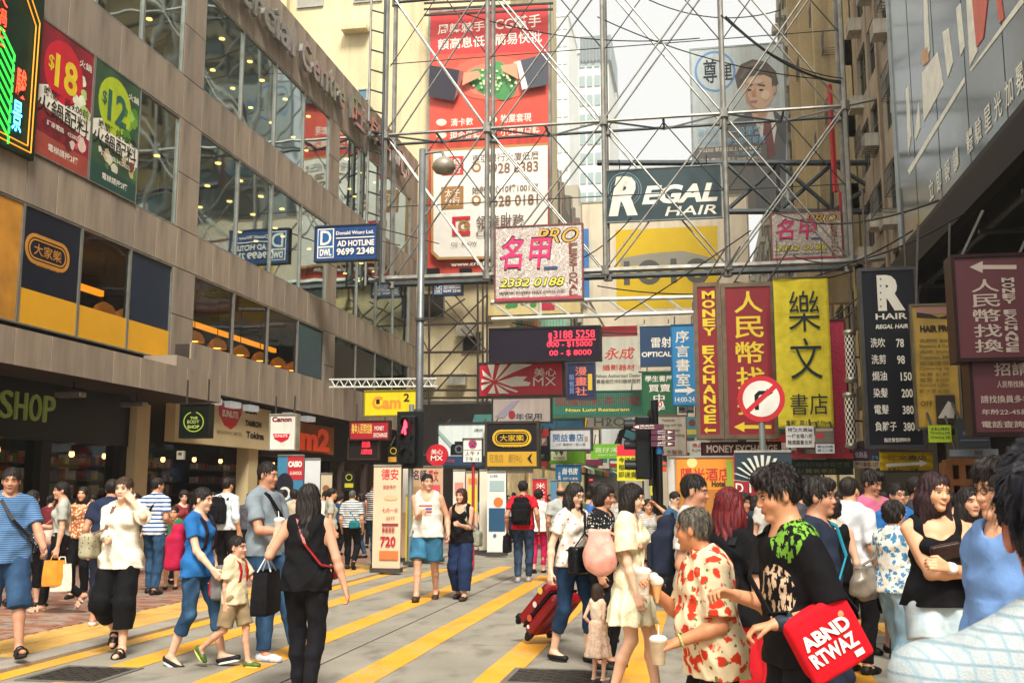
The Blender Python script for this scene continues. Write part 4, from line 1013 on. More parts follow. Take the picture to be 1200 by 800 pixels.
# cream block whose face closes off the arcade
CX = onY(598, 400, 44).x
cb = empty('cream_building', (-16, 44, 0), 'tall stained cream apartment block rising behind the stone shopping block', 'building')
CREAM = wall_mat('cream render', '#e4d3a8', .4)
MB().box(-34, 44, 0, CX, 60, 60).build('wall', CREAM, cb)
MB().box(-19.2, 43.6, 16, -18.9, 44.0, 60).build('drain_pipe', CREAM, cb)
def small_window(px0, py0, px1, py1, mat='#4f7f8c', Y=44, par=cb):
    F = FY(Y); a0, b0, a1, b1 = F.rect(px0, py0, px1, py1); wi = empty('window', (0, 0, 0)); wi.parent = par; wi.location = Vector(((a0+a1)/2, Y, b0))-par.location
    MB().obox(F, a0, b0, a1, b1, .0, .03).build('pane', M(mat, .2), wi); f = MB(); t = .06
    f.obox(F, a0-t, b0-t, a0, b1+t, 0, .08); f.obox(F, a1, b0-t, a1+t, b1+t, 0, .08); f.obox(F, a0, b0-t, a1, b0, 0, .1); f.obox(F, a0, b1, a1, b1+t, 0, .08); f.build('frame', S_AL, wi)
small_window(421, 106, 430, 117); small_window(350, -14, 378, 8, '#9c9c90'); small_window(416, -20, 447, 2, '#6d6a60')
a0, b0, a1, b1 = FY(44).rect(404, 35, 434, 40); MB().obox(FY(44), a0, b0, a1, b1, 0, .6).build('concrete_shelf', CREAM, cb)
small_window(496, 345, 520, 372, '#3b3a34'); small_window(543, 480-90, 563, 412, '#2c2b28')
for (x, y) in ((548, 395), (500, 455), (537, 452)):
    p = onY(x, y, 43.98); o = link_mesh('air_conditioner', acm_, None, cb); o.location = p-cb.location; o.rotation_euler = (0, 0, -math.pi/2)
row_house('nearer left-hand tenement with dark facade beyond the red loan billboard', CX, 1, 60.02, 72, 21, '#7b7466', ac=.9)
row_house('low left-hand tenement further along the street', CX+.4, 1, 72.02, 86, 20, '#a39a86', ac=.8)
row_house('left-hand tenement at the far end of the row', CX+.2, 1, 86.02, 112, 26, '#b7b1a0', ac=.3)
row_house('right-hand brown tenement directly behind the grey billboard', 6.6, -1, 30.5, 41, 36, '#a89a86', ac=.8)
row_house('right-hand yellow-ochre tenement with tall fins beyond the scaffold', 6.2, -1, 41.02, 54, 40, '#c9b68c', ac=.6)
row_house('right-hand grey tenement hung with air conditioners near the suited-man billboard', 6.0, -1, 54.02, 68, 38, '#a8a290', ac=.95)
row_house('right-hand pale tenement at the far end of the row', 6.1, -1, 68.02, 112, 25, '#a8a08d', ac=.4)
fn = empty('building_fin', (6.2, 47, 5), 'pair of ochre concrete fins standing out from the right-hand tenement', 'fin')
for yy in (42.3, 47.5, 52.8): MB().box(5.2, yy, 9, 6.18, yy+.5, 40).build('fin', wall_mat('render #b5a27a', '#b5a27a'), fn)
def far_tower(label, px0, px1, ptop, Y, D, col, cols, rows, gl):
    F = FY(Y); a0, _, a1, _ = F.rect(px0, 300, px1, 301); zt = F.px((px0+px1)/2, ptop)[1]; e = empty('tower', ((a0+a1)/2, Y, 0), label, 'building')
    MB().box(a0, Y, 0, a1, Y+D, zt).build('wall', M(col, .7, 0, .1, .05), e); w = (a1-a0)/cols; h = zt/rows
    me = bpy.data.meshes.new('window'); q = MB().box(0, -.25, 0, w*.72, 0, h*.55); me.from_pydata(q.v, [], q.f); me.materials.append(M(gl, .15))
    for i in range(cols):
        for j in range(max(0, rows-16), rows): o = link_mesh('window', me, None, e); o.location = (a0+w*(i+.14)-(a0+a1)/2, 0, h*(j+.25))
    MB().box(a0-.3, Y-.3, zt, a1+.3, Y+D+.3, zt+1.2).build('parapet', M(col, .7), e); return e
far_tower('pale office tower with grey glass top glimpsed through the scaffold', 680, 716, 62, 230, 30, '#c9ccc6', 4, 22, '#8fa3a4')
F_ = FY(229.5); a0, b0, a1, b1 = F_.rect(680, 42, 716, 72); e = empty('rooftop_plant', ((a0+a1)/2, 229.5, b0), 'louvred grey plant room on top of the pale office tower', 'plant room'); MB().obox(F_, a0, b0, a1, b1, -20, 0).build('housing', M('#7f8d8e', .5), e)
lv = MB()
for k in range(9): lv.obox(F_, a0+(a1-a0)*k/9+.1, b0+.2, a0+(a1-a0)*(k+.6)/9, b1-.2, 0, .3)
tag(lv.build('louvre', M('#66757a', .5), e), kind='stuff')
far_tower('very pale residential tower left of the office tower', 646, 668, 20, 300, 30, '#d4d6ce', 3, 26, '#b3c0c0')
e = row_house('building closing the far end of the street', 0, 1, 0, 1, 1, '#999999', roofstuff=False) if False else None
en = empty('street_end_building', (0, 113, 0), 'pale block closing the far end of the street', 'building'); MB().box(-10, 113, 0, 8, 125, 19).build('wall', wall_mat('end render', '#b9b3a2'), en)
for i in range(5):
    for j in range(5): MB().box(-8+i*3, 112.9, 4+j*3, -6.4+i*3, 113, 5.6+j*3).build('window', FARG, en)
# the near right-hand building: dark walls behind the hanging signs, soffit, billboard
rb = empty('arcade_building', (8, 18, 0), 'near right-hand building with a deep dark canopy and shops below', 'building')
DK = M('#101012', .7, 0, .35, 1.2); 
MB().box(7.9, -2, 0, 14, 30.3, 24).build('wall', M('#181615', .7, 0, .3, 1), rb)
MB().box(4.9, 28.9, 3.0, 7.9, 29.2, 7.3).build('dark_fill_wall', DK, rb)  # dark wall added to fill in the darkness behind the hanging signs
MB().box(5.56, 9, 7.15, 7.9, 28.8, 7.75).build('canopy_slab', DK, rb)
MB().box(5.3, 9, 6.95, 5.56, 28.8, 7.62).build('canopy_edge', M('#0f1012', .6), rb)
MB().box(6.5, 9, 5.55, 7.9, 20, 5.75).build('soffit', M('#c9b596', .6, 0, .2, 1), rb)
MB().box(6.35, 9, 5.5, 6.5, 20, 6.1).build('soffit_edge', M('#5c3a34', .6), rb)
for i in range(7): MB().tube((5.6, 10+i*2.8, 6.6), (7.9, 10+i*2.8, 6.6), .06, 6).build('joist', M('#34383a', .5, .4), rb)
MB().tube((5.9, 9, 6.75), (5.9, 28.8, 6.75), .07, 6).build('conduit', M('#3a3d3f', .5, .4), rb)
for i, y in enumerate((9.5, 12.2, 14.5, 17, 20)):
    MB().box(7.5, y, 0, 7.9, y+.4, 5.5).build('pilaster', M('#7a4c2a', .5, 0, .3, 3), rb)
# shop fronts of the right side (lit shelves, wooden frame)
WOOD = M('#8a5424', .5, 0, .3, 6)
ws = empty('shop', (7.6, 16, 0), 'timber-framed lit shop window behind the crowd at the right', 'shop front')
F_ = FY(17.5); a0, b0, a1, b1 = F_.rect(1114, 541, 1190, 600)
MB().obox(F_, a0, .1, a1, b1, -.6, -.5).build('back_panel', M('#3a2a20', .6), ws)
for q in (a0, (a0*.8+a1*.2), a1): MB().obox(F_, q-.05, .1, q+.05, b1, -.5, 0).build('post', WOOD, ws)
for zq in (b1, b1-.32): MB().obox(F_, a0, zq-.05, a1, zq+.05, -.5, .02).build('rail', WOOD, ws)
# billboard on the right wall, seen sharply from the side
GB = FRt(5.5)
bb = empty('grey_billboard', (5.5, 20, 7.9), 'huge grey glossy billboard with white Chinese lettering along the right wall', 'billboard')
GM = M('#566468', .13, 0, .35, .35, name='gloss print'); MB().box(5.5, 9.5, 7.9, 5.75, 28.2, 24).build('panel', GM, bb)
for k in range(7): MB().box(5.493, 11+k*2.5, 7.95, 5.4995, 11.02+k*2.5, 24).build('seam', M('#2f3a3e', .5), bb)
MB().box(5.44, 9.5, 7.75, 5.78, 28.3, 7.9).build('frame', M('#15181a', .5), bb); MB().box(5.44, 28.2, 7.9, 5.78, 28.3, 24).build('frame', M('#9aa3a3', .4, .5), bb)
WH = M('#e9ecdf', .5); SAL = M('#cf5b4a', .45)
def gpoly(pts, mat, c=.012, name='print'): MB().prism(GB, [GB.px(*p) for p in pts], .002, c).build(name, mat, bb)
gpoly([(1081, 86), (1099, 61), (1106, 100), (1083, 143)], WH); gpoly([(1064, 200), (1131, 90), (1131, 97), (1066, 205)], WH)
gpoly([(1137, 83), (1196, 0), (1200, 0), (1200, 4), (1139, 83)], WH); gpoly([(1133, 0), (1141, 0), (1146, 60), (1137, 78)], WH)
gpoly([(1140, 0), (1158, 0), (1153, 45), (1145, 56)], SAL, .016); gpoly([(1105, 38), (1112, 33), (1117, 74), (1111, 92)], WH); gpoly([(1121, 10), (1126, 4), (1131, 55), (1126, 66)], WH)
gpoly([(1062, 105), (1065, 100), (1068, 160), (1065, 182)], WH); gpoly([(1072, 160), (1077, 120), (1079, 150), (1073, 165)], WH); gpoly([(1168, 0), (1174, 0), (1177, 22), (1172, 28)], SAL, .016)
gpoly([(1083, 0), (1087, 0), (1090, 60), (1085, 72)], WH, .016); gpoly([(1080, 62), (1088, 55), (1089, 72), (1082, 78)], M('#c99f76', .5), .02)
def on_px(F, tx, x0, y0, x1, y1, mat, par, c=.02, **k):
    a0, b0 = F.px(x0, y1); a1, b1 = F.px(x1, y0); return letters(F, tx, (min(a0, a1), min(b0, b1), max(a0, a1), max(b0, b1)), mat, par, c=c, **k)
for ch, x_, y_ in zip('立即報讀體驗星光加冕', (1092, 1101, 1111, 1121, 1137, 1147, 1158, 1170, 1183, 1196), (222, 212, 200, 187, 165, 153, 139, 124, 108, 92)):
    a_, b_ = GB.px(x_, y_); letters(GB, ch, (a_-.22, b_-.24, a_+.22, b_+.24), WH, bb, c=.014)
rp = empty('red_pipe', (6.0, 38, 8), 'thin vertical red sign tube on the wall behind the right scaffold post', 'sign'); MB().tube(onY(979, 225, 37.6), onY(972, 100, 37.6), .10, 6).build('tube', M('#b8242c', .5), rp); MB().tube(onY(977, 190, 37.6), onY(977, 190, 37.6)+Vector((1.2, .3, 0)), .03, 5).build('bracket', M('#4c4a46', .5, .5), rp)
# ================================================================== steel scaffold across the street
GALV = M('#8f8e87', .45, .45, .3, 3, .1, 'weathered steel', .45); DSTEEL = M('#3d4548', .5, .4, .3, 3, .1, 'dark steel', .3)
sc = empty('sign_scaffold', (-3, 36, 9), 'weathered steel lattice frame spanning the whole street high above the crowd', 'scaffold')
SY = (36.0, 37.1); PXS = (452, 571, 707, 848, 990); XS = [onY(p, 125, 36).x for p in PXS]; ZS = [9.32, 14.9, 20.8, 26.5]
for yi, Yp in enumerate(SY):
    for i, x in enumerate(XS):
        MB().tube((x, Yp, ZS[0]), (x, Yp, 26.5), .09, 8).build('post', GALV, sc)
        for z in ZS[:3]: MB().lathe((x, Yp, z-.16), [(.17, 0), (.17, .32)], 8).build('joint_sleeve', GALV, sc)
    for zi, z in enumerate(ZS[:3]):
        for i in range(4):
            MB().tube((XS[i]+.1, Yp, z), (XS[i+1]-.1, Yp, z), .06 if zi else .12, 6).build('beam', GALV if yi == 0 else DSTEEL, sc)
    for i in range(4):
        for j in range(3):
            for s_ in (0, 1):
                a = Vector((XS[i], Yp+.02*s_, ZS[j])); b = Vector((XS[i+1], Yp+.02*s_, ZS[j+1]))
                if s_: a.z, b.z = b.z, a.z
                o = Vector((0, .12*(1 if s_ else -1), 0)); MB().tube(a+o, b+o, .036, 5).build('brace', GALV, sc)
for i in range(4):
    for j in range(3):
        xm = (XS[i]+XS[i+1])/2; zm = (ZS[j]+ZS[j+1])/2
        MB().tube((XS[i], 36.5, zm), (xm, 36.5, ZS[j+1]), .022, 4).build('thin_brace', DSTEEL, sc); MB().tube((xm, 36.5, ZS[j+1]), (XS[i+1], 36.5, zm), .022, 4).build('thin_brace', DSTEEL, sc)
        MB().tube((XS[i], 36.5, zm+.1), (XS[i+1], 36.5, zm+.1), .02, 4).build('thin_rail', DSTEEL, sc)
# horizontal lattice between the two planes
for z in ZS[1:3]:
    for i in range(4):
        a, b = XS[i], XS[i+1]; m_ = (a+b)/2
        MB().tube((a, 36, z), (m_, 37.1, z-.05), .04, 5).build('brace', DSTEEL, sc); MB().tube((m_, 37.1, z-.05), (b, 36, z), .04, 5).build('brace', GALV, sc); MB().tube((m_, 36, z), (m_, 37.1, z), .05, 5).build('brace', DSTEEL, sc)
for i, x in enumerate(XS):
    for z in ZS[:3]: MB().tube((x, 36, z), (x, 37.1, z), .06, 5).build('tie', DSTEEL, sc)
MB().tube((XS[-1], 36, 9.32), (7.9, 36, 9.5), .13, 6).build('beam', GALV, sc); MB().tube((XS[-1], 36, 14.9), (6.6, 36, 15.1), .07, 6).build('beam', GALV, sc)
MB().tube((XS[0], 36, 9.32), (-11.95, 36, 9.3), .12, 6).build('beam', GALV, sc); MB().tube((XS[0], 36, 14.9), (-11.95, 36, 14.9), .07, 6).build('beam', GALV, sc)
# ladder tower at the left end
ld = empty('ladder', (XS[0], 35.4, 9), 'tall steel ladder at the left end of the scaffold', 'ladder')
lx = XS[0]-.25
for dx_ in (-.28, .28): MB().tube((lx+dx_, 35.6, 9), (lx+dx_, 35.6, 26), .05, 6).build('stile', DSTEEL if dx_ > 0 else GALV, ld)
for k in range(21): MB().tube((lx-.28, 35.6, 9.4+k*.8), (lx+.28, 35.6, 9.2+k*.8), .035, 5).build('rung', DSTEEL, ld)
# darker truss behind on the right
dt = empty('dark_truss', (3, 41, 12), 'dark riveted steel truss behind the scaffold at the right', 'truss')
F_ = FY(40.2); L0 = [F_.px(x, 248) for x in (700, 850, 912, 975, 1060)]; L1 = [F_.px(x, 191) for x in (700, 850, 912, 975, 1060)]
MB().tube(F_.pt(*L0[1]), F_.pt(*L0[4]), .13, 6).build('chord', DSTEEL, dt); MB().tube(F_.pt(*L1[0]), F_.pt(*L1[4]), .13, 6).build('chord', DSTEEL, dt)
for i in (1, 2, 3): MB().tube(F_.pt(*L0[i]), F_.pt(*L1[i+1], -.2), .09, 6).build('brace', DSTEEL, dt); MB().tube(F_.pt(*L1[i]), F_.pt(*L0[i+1], .2), .09, 6).build('brace', DSTEEL, dt); MB().tube(F_.pt(*L0[i+1]), F_.pt(*L1[i+1]), .08, 6).build('strut', DSTEEL, dt)
# rusty lattice in front of the cream wall
rl = empty('rusty_lattice', (-11, 43, 5), 'sooty angle-iron lattice in front of the stained cream wall', 'scaffold'); RUST = M('#4a4038', .7, .3, .4, 5, .2, 'rusty iron')
F_ = FY(43.0); G = lambda x, y, c=0: F_.pt(*F_.px(x, y), c)
for x in (487, 503, 560, 566, 571): MB().tube(G(x, 325), G(x, 472), .05, 5).build('upright', RUST, rl)
for y0_, y1_ in ((381, 378), (413, 412), (440, 440), (457, 457), (466, 466), (329, 326)): MB().tube(G(484, y0_), G(577, y1_), .055, 5).build('rail', RUST, rl)
for p in ((505, 440, 560, 378), (503, 412, 571, 345), (512, 457, 566, 395), (503, 378, 545, 350), (522, 352, 571, 412), (487, 440, 503, 457), (487, 381, 503, 413), (520, 330, 560, 378), (505, 352, 540, 381), (540, 385, 566, 413)): MB().tube(G(p[0], p[1]), G(p[2], p[3]), .035, 5).build('brace', RUST, rl)
for x in (487, 503): MB().tube(F_.pt(F_.px(x, 470)[0], 0), G(x, 470), .05, 5).build('upright', RUST, rl)
# white service truss under the boards
wt = empty('white_truss', (-3, 39, 8), 'white painted steel truss below the ornate nail-shop board', 'truss'); F_ = FY(38.6); PW = M('#d9dad2', .4, .2); G = lambda x, y, c=0: F_.pt(*F_.px(x, y), c)
MB().tube(G(576, 354), G(815, 348), .09, 6).build('chord', PW, wt); MB().tube(G(576, 374), G(815, 366), .09, 6).build('chord', PW, wt)
for k in range(7): x = 576+k*34; MB().tube(G(x, 354-k*.8), G(x+26, 373-k*.9), .05, 5).build('brace', PW, wt)
MB().tube(G(633, 352), G(633, 374), .07, 5).build('strut', PW, wt)
for x in (690, 812): MB().tube(G(x, 352, 0), G(x, 352, -9.4), .05, 5).build('strut', PW, wt)
# overhead wires
WI = M('#1a1a1a', .6)
def wire(pts, label, r=.02, sag=.4, n=12, group='overhead cables'):
    P0 = [Vector(p) for p in pts]; out = []
    for a, b in zip(P0[:-1], P0[1:]):
        for k in range(n+1): t = k/n; p = a.lerp(b, t); p.z -= sag*4*t*(1-t); out.append(tuple(p))
    o = MB().path(out, r, 4).build('cable', WI); tag(o, label, 'cable', group)
for i, (a, b, Ya, Yb, lab) in enumerate((((540, 15), (820, 45), 36.1, 36.1, 'thin black cable sagging in front of the red loan billboard'), ((700, 20), (990, 95), 36.2, 36.2, 'black cable sagging across the open sky between posts'), ((760, 0), (915, 12), 37, 37, 'topmost black cable against the sky'), ((850, 20), (990, 98), 36.0, 36.0, 'thick cable bundle running down to the right post'), ((845, 18), (988, 92), 35.9, 35.9, 'second strand of the thick cable bundle at the right post'), ((860, 330), (1070, 270), 34, 24, 'black cable climbing right under the lower beam'), ((700, 335), (1000, 318), 35, 34, 'low black cable below the main beam'), ((640, 310), (740, 255), 36, 36, 'looped cable hanging by the ornate board'), ((900, 245), (1100, 235), 36, 20, 'pale wire crossing in front of the grey billboard'), ((930, 300), (1130, 250), 34, 18, 'long wire towards the dark canopy'), ((720, 375), (880, 270), 35, 35, 'straight wire slanting across the yellow 1010 board'), ((600, 378), (900, 372), 38.2, 38.2, 'wire strung above the LED board'))):
    wire([onY(*a, Ya), onY(*b, Yb)], lab, .022 if i != 3 else .05, .5 if i not in (10,) else .05, group=None)
# concrete light post and its lamp, left kerb
lp = empty('lamp_post', (0, 0, 0), 'tall grey steel lamp post standing on the left kerb', 'lamp post'); pL = onY(490, 575, 21.5); lp.location = (pL.x, 21.5, 0)
zt = onY(496, 175, 21.5).z; MB().lathe((pL.x, 21.5, KH), [(.16, 0), (.16, .5), (.11, .6), (.085, 3), (.075, zt-KH)], 14).build('pole', M('#74787a', .45, .5, .2, 3, dirt=.3), lp, smooth=True)
MB().path([(pL.x, 21.5, zt-.1), (pL.x+.45, 21.5, zt-.08), (pL.x+.5, 21.5, zt-.2)], .03, 6).build('arm', M('#74787a', .45, .5), lp)
MB().lathe((pL.x+.5, 21.5, zt-.62), [(.02, 0), (.20, .05), (.27, .16), (.22, .30), (.12, .38), (.05, .42)], 18).build('lamp_head', M('#9a9484', .4, .3), lp, smooth=True)
for z in (1.9, 3.2, 5.2): MB().lathe((pL.x, 21.5, z), [(.125, 0), (.125, .05)], 12).build('clamp', M('#505456', .5, .5), lp)
# ================================================================== signs
SG = M('#4c4a46', .5, .5, .3, 4, .1, 'sign steel', .3)
def shape(F, it, c, e):
    k = it[0]; col = it[2] if k != 't' else it[3]; mat = M(col, .45, 0, .06, 2) if isinstance(col, str) else col
    if k == 't':
        op = it[4] if len(it) > 4 else {}; return letters(F, it[1], F.rect(*it[2]), mat, e, c=c, **op)
    if k == 'r': a0, b0, a1, b1 = F.rect(*it[1]); return MB().obox(F, a0, b0, a1, b1, c-.002, c).build(it[3] if len(it) > 3 else 'print', mat, e)
    if k == 'p': return MB().prism(F, [F.px(*p) for p in it[1]][::-1], c-.002, c).build(it[3] if len(it) > 3 else 'print', mat, e)
    if k == 'c':
        (cx, cy, r) = it[1][:3]; ry = it[1][3] if len(it[1]) > 3 else r; return MB().prism(F, [F.px(cx+r*math.cos(t), cy-ry*math.sin(t)) for t in np.linspace(0, 2*math.pi, 28, endpoint=False)], c-.002, c).build(it[3] if len(it) > 3 else 'print', mat, e)
    if k == 'o':
        cx, cy, r, ri = it[1]; T_ = np.linspace(0, 2*math.pi, 32, endpoint=False); return ringpoly(F, [F.px(cx+r*math.cos(t), cy-r*math.sin(t)) for t in T_], [F.px(cx+ri*math.cos(t), cy-ri*math.sin(t)) for t in T_], c-.002, c, mat, e)
def sign(label, box, Y, bg, items=(), fr=None, fw=.05, depth=.16, name='shop_sign', cat='sign', F=None, group=None, stay=None, legs=0):
    F = F or FY(Y); a0, b0, a1, b1 = F.rect(*box); e = empty(name, F.pt((a0+a1)/2, (b0+b1)/2, -depth/2), label, cat, group)
    mat = M(bg, .45, 0, .1, 1.2, dirt=.25, streak=True) if isinstance(bg, str) else bg
    MB().obox(F, a0, b0, a1, b1, -depth, 0).build('panel', mat, e)
    if fr:
        fm = metal(fr, .45, .4) if isinstance(fr, str) else fr; m = MB(); m.obox(F, a0-fw, b0-fw, a0, b1+fw, -depth-.02, .03); m.obox(F, a1, b0-fw, a1+fw, b1+fw, -depth-.02, .03); m.obox(F, a0, b0-fw, a1, b0, -depth-.02, .028); m.obox(F, a0, b1, a1, b1+fw, -depth-.02, .028); m.build('frame', fm, e)
    for i, it in enumerate(items): shape(F, it, .006+.0035*i, e)
    if stay != 0:
        dx_, dy_, dz_ = stay or (0, .5, .35)
        for a in (a0+(a1-a0)*.12, a1-(a1-a0)*.12):
            p = F.pt(a, b1, -depth/2); MB().tube(p, p+Vector((dx_, dy_, dz_)), .02, 5).build('bracket', SG, e)
    if legs:
        for a in (a0+.03, a1-.03): MB().tube(F.pt(a, b0, -depth/2), Vector((F.pt(a, 0)[0], F.pt(a, 0)[1], KH)), .02, 6).build('leg', SG, e)
    return e
CR_, RD, DRD = '#efe9da', '#c8102e', '#8f1024'; YL = '#e8d318'; GO = '#a8783e'; BK = '#16171c'
RA = ('立體', )
# --- the loan billboard ---
it = [('p', [(503, 11), (643, 8), (643, 60), (503, 64)], '#c52a2e'), ('t', '周轉棘手', (513, 27, 568, 39), CR_), ('t', 'CG幫手', (580, 19, 634, 34), CR_), ('t', '額高息低', (513, 44, 568, 57), CR_), ('t', '簡易快批', (580, 38, 635, 52), CR_)]
it += [('c', (578, 92, 50, 26), '#e25f48'), ('c', (578, 94, 36, 20), '#ea7a60'), ('c', (562, 92, 16, 11), '#3c8a4a', 'cactus'), ('c', (582, 82, 11, 10), '#3f9350', 'cactus'), ('c', (590, 100, 16, 18), '#3a8849', 'cactus'), ('c', (578, 98, 22, 15), '#428f4f', 'cactus')]
random.seed(3)
it += [('c', (random.gauss(582, 12), random.gauss(95, 8), 1.5), '#c9e0a4', 'spine_dot') for _ in range(60)]
it += [('p', [(505, 79), (540, 85), (534, 121), (504, 116)], '#35333f', 'sleeve'), ('p', [(540, 85), (545, 87), (538, 113), (534, 120)], '#8e4a44', 'cuff'), ('p', [(545, 88), (562, 86), (566, 92), (543, 103)], '#cf9473', 'hand'), ('p', [(643, 65), (610, 74), (614, 108), (643, 102)], '#3d4350', 'sleeve'), ('p', [(606, 75), (611, 74), (620, 106), (613, 108)], '#e8e6dc', 'cuff'), ('p', [(606, 77), (588, 80), (590, 86), (609, 96)], '#d79a78', 'hand')]
it += [('c', (519, 146, 6, 4), '#f2e3c8'), ('t', '清卡數', (530, 141, 556, 150), CR_), ('c', (578, 143, 6, 4), '#f2e3c8'), ('t', '物業套現', (588, 136, 624, 146), CR_), ('c', (519, 161, 6, 4), '#f2e3c8'), ('t', '現金周轉', (529, 156, 565, 166), CR_), ('c', (578, 157, 6, 4), '#f2e3c8'), ('t', '小生意周轉', (588, 151, 634, 161), CR_)]
it += [('p', [(507, 178), (643, 170), (643, 304), (515, 306), (507, 298)], '#b58a4c'), ('p', [(510, 181), (643, 173), (643, 301), (517, 303), (510, 296)], '#f1ede2'), ('t', '東亞銀行大廈低層', (555, 182, 632, 192), '#6c5546'), ('r', (520, 186, 545, 208), '#cf3630'), ('t', '旺角\n分行', (523, 188, 542, 206), CR_), ('c', (560, 199, 5.5), GO), ('c', (560, 199, 3), CR_), ('t', '3928 8383', (571, 193, 632, 205), '#8a6240'), ('r', (519, 221, 545, 247), GO), ('t', '太子\n分行', (523, 224, 541, 243), CR_), ('t', '始創中心10樓1001室', (555, 219, 632, 228), '#6c5546'), ('c', (560, 237, 5.5), GO), ('c', (560, 237, 3), CR_), ('t', '2628 0181', (571, 231, 632, 243), '#8a6240')]
it += [('r', (532, 256, 553, 260), RD), ('r', (532, 260, 536, 273), RD), ('r', (532, 273, 553, 278), RD), ('o', (546, 267, 7, 4), GO), ('r', (546, 265, 553, 268), GO), ('t', '領達財務', (560, 254, 616, 271), '#6c5546'), ('t', 'CREDIT', (560, 272, 600, 279), '#6c5546'), ('t', 'CG · KNOW', (531, 286, 561, 290), '#6c5546'), ('t', 'www.creditgain.com.hk', (531, 308, 620, 314), CR_)]
cg = sign('giant red and white loan billboard with a cactus handshake on the cream block', (503, 10, 643, 319), 43.5, '#df4a35', it, '#8a8a80', .10, .3, name='loan_billboard', cat='billboard', stay=(0, .45, 0))
for x, y in ((508, 318), (546, 318)):
    p = onY(x, y, 42.6); q = empty('floodlight', p, 'black floodlight under the red loan billboard, %s one' % ('left' if x < 520 else 'right'), 'floodlight'); MB().box(p.x-.25, p.y-.2, p.z-.2, p.x+.25, p.y+.15, p.z+.1).build('housing', M(BK, .5), q); MB().tube(p, p+Vector((0, 1.2, .3)), .03, 5).build('arm', SG, q)
fe = empty('billboard_gantry', onY(560, 8, 42.9), 'grey catwalk rails over the top of the red billboard', 'gantry'); F_ = FY(42.9); G = lambda x, y, c=0: F_.pt(*F_.px(x, y), c)
for y in (3, 10, 17): MB().tube(G(497, y+1), G(648, y-6), .06, 5).build('rail', SG, fe)
def small_text(lines, box, col): return [('t', l, (box[0], box[1]+(box[3]-box[1])*(i+.1)/len(lines), box[2], box[1]+(box[3]-box[1])*(i+.8)/len(lines)), col) for i, l in enumerate(lines)]
def dwl(label, x0, y0, x1, y1, Y):
    w, h = x1-x0, y1-y0; B = '#143f7c'; P = lambda a, b, c, d: (x0+a*w, y0+b*h, x0+c*w, y0+d*h)
    return sign(label, (x0, y0, x1, y1), Y, B, [('r', P(.03, .08, .30, .96), CR_), ('r', P(.045, .11, .285, .60), '#1a5a94'), ('r', P(.045, .65, .285, .93), '#1a5a94'), ('t', 'D', P(.08, .14, .26, .57), CR_), ('t', 'DWL', P(.07, .69, .26, .9), CR_, dict(off=.05)), ('t', 'Donald Wong Ltd.', P(.34, .14, .96, .28), CR_, dict(off=.02)), ('r', P(.34, .33, .97, .36), CR_), ('t', 'AD HOTLINE', P(.36, .42, .97, .60), CR_, dict(off=.03)), ('t', '9699 2348', P(.35, .65, .97, .86), CR_, dict(off=.03))], '#33485e', .04, .22, stay=(0, .8, .1) if Y > 40 else (.6, 6.2, .9))
dwl('blue advertising hotline sign at the left end of the scaffold', 370, 265, 441, 304, 29.6); dwl('small blue advertising hotline sign below the red loan billboard', 508, 329, 541, 345, 42.9)
# --- ornate nail shop boards ---
def damask(key, a, b):
    if key in MC: return MC[key]
    m, t, bs = newmat(key); w = t.new('ShaderNodeTexNoise'); w.inputs['Scale'].default_value = 2.6; w.inputs['Detail'].default_value = 3; w.inputs['Distortion'].default_value = 3.5
    tc = t.new('ShaderNodeTexCoord'); t.link(tc.outputs['Object'], w.inputs['Vector']); r = t.new('ShaderNodeValToRGB'); r.color_ramp.interpolation = 'CONSTANT'
    el = r.color_ramp.elements; el[0].position = 0; el[0].color = (*lin(a), 1); el[1].position = .43; el[1].color = (*lin(b), 1)
    for p_, c_ in ((.50, a), (.55, b), (.60, a), (.66, b)): k = el.new(p_); k.color = (*lin(c_), 1)
    t.link(w.outputs[0], r.inputs[0]); t.link(r.outputs[0], bs.inputs['Base Color']); bs.inputs['Roughness'].default_value = .5; MC[key] = m; return m
PK = '#d02368'
def nail(label, x0, y0, x1, y1, Y, key):
    w, h = x1-x0, y1-y0; P = lambda a, b, c, d: (x0+a*w, y0+b*h, x0+c*w, y0+d*h)
    it = [('t', 'PRO', P(.46, .02, .97, .23), BK, dict(shear=.3, off=.05)), ('t', 'PRO', P(.465, .03, .965, .22), '#d9a63c', dict(shear=.3, off=.0)), ('t', '名甲', P(.045, .12, .66, .60), BK, dict(shear=.15, off=.05)), ('t', '名甲', P(.055, .14, .65, .58), PK, dict(shear=.15, off=.02)), ('t', 'FESSIONAL', P(.85, .22, .95, .95), '#7a3e26', dict(vert=True, off=.02)), ('t', '2332 0188', P(.04, .70, .80, .83), BK, dict(shear=.25, off=.05)), ('t', '2332 0188', P(.045, .71, .795, .82), '#e8dc4a', dict(shear=.25)), ('t', 'www.supernail.com.hk', P(.04, .87, .80, .93), '#4c4038', dict(shear=.2)), ('r', P(.0, .965, 1, 1), '#b23a4c'), ('r', P(.56, .55, .72, .585), '#2c4a78')]
    return sign(label, (x0, y0, x1, y1), Y, damask(key, '#d9d0c6', '#93837c'), it, '#7c5050', .05, .2, stay=(0, .0, .6))
nail('ornate damask nail-shop board with magenta characters, left of centre', 581, 265, 682, 351, 35.6, 'damask print'); nail('ornate damask nail-shop board with magenta characters, right side behind the scaffold', 905, 249, 986, 303, 39.6, 'damask print red')
sign('narrow crimson sign edge hung with red neon beside the right-hand ornate board', (985, 225, 993, 300), 39.7, '#b3233c', stay=(0, .3, .4))
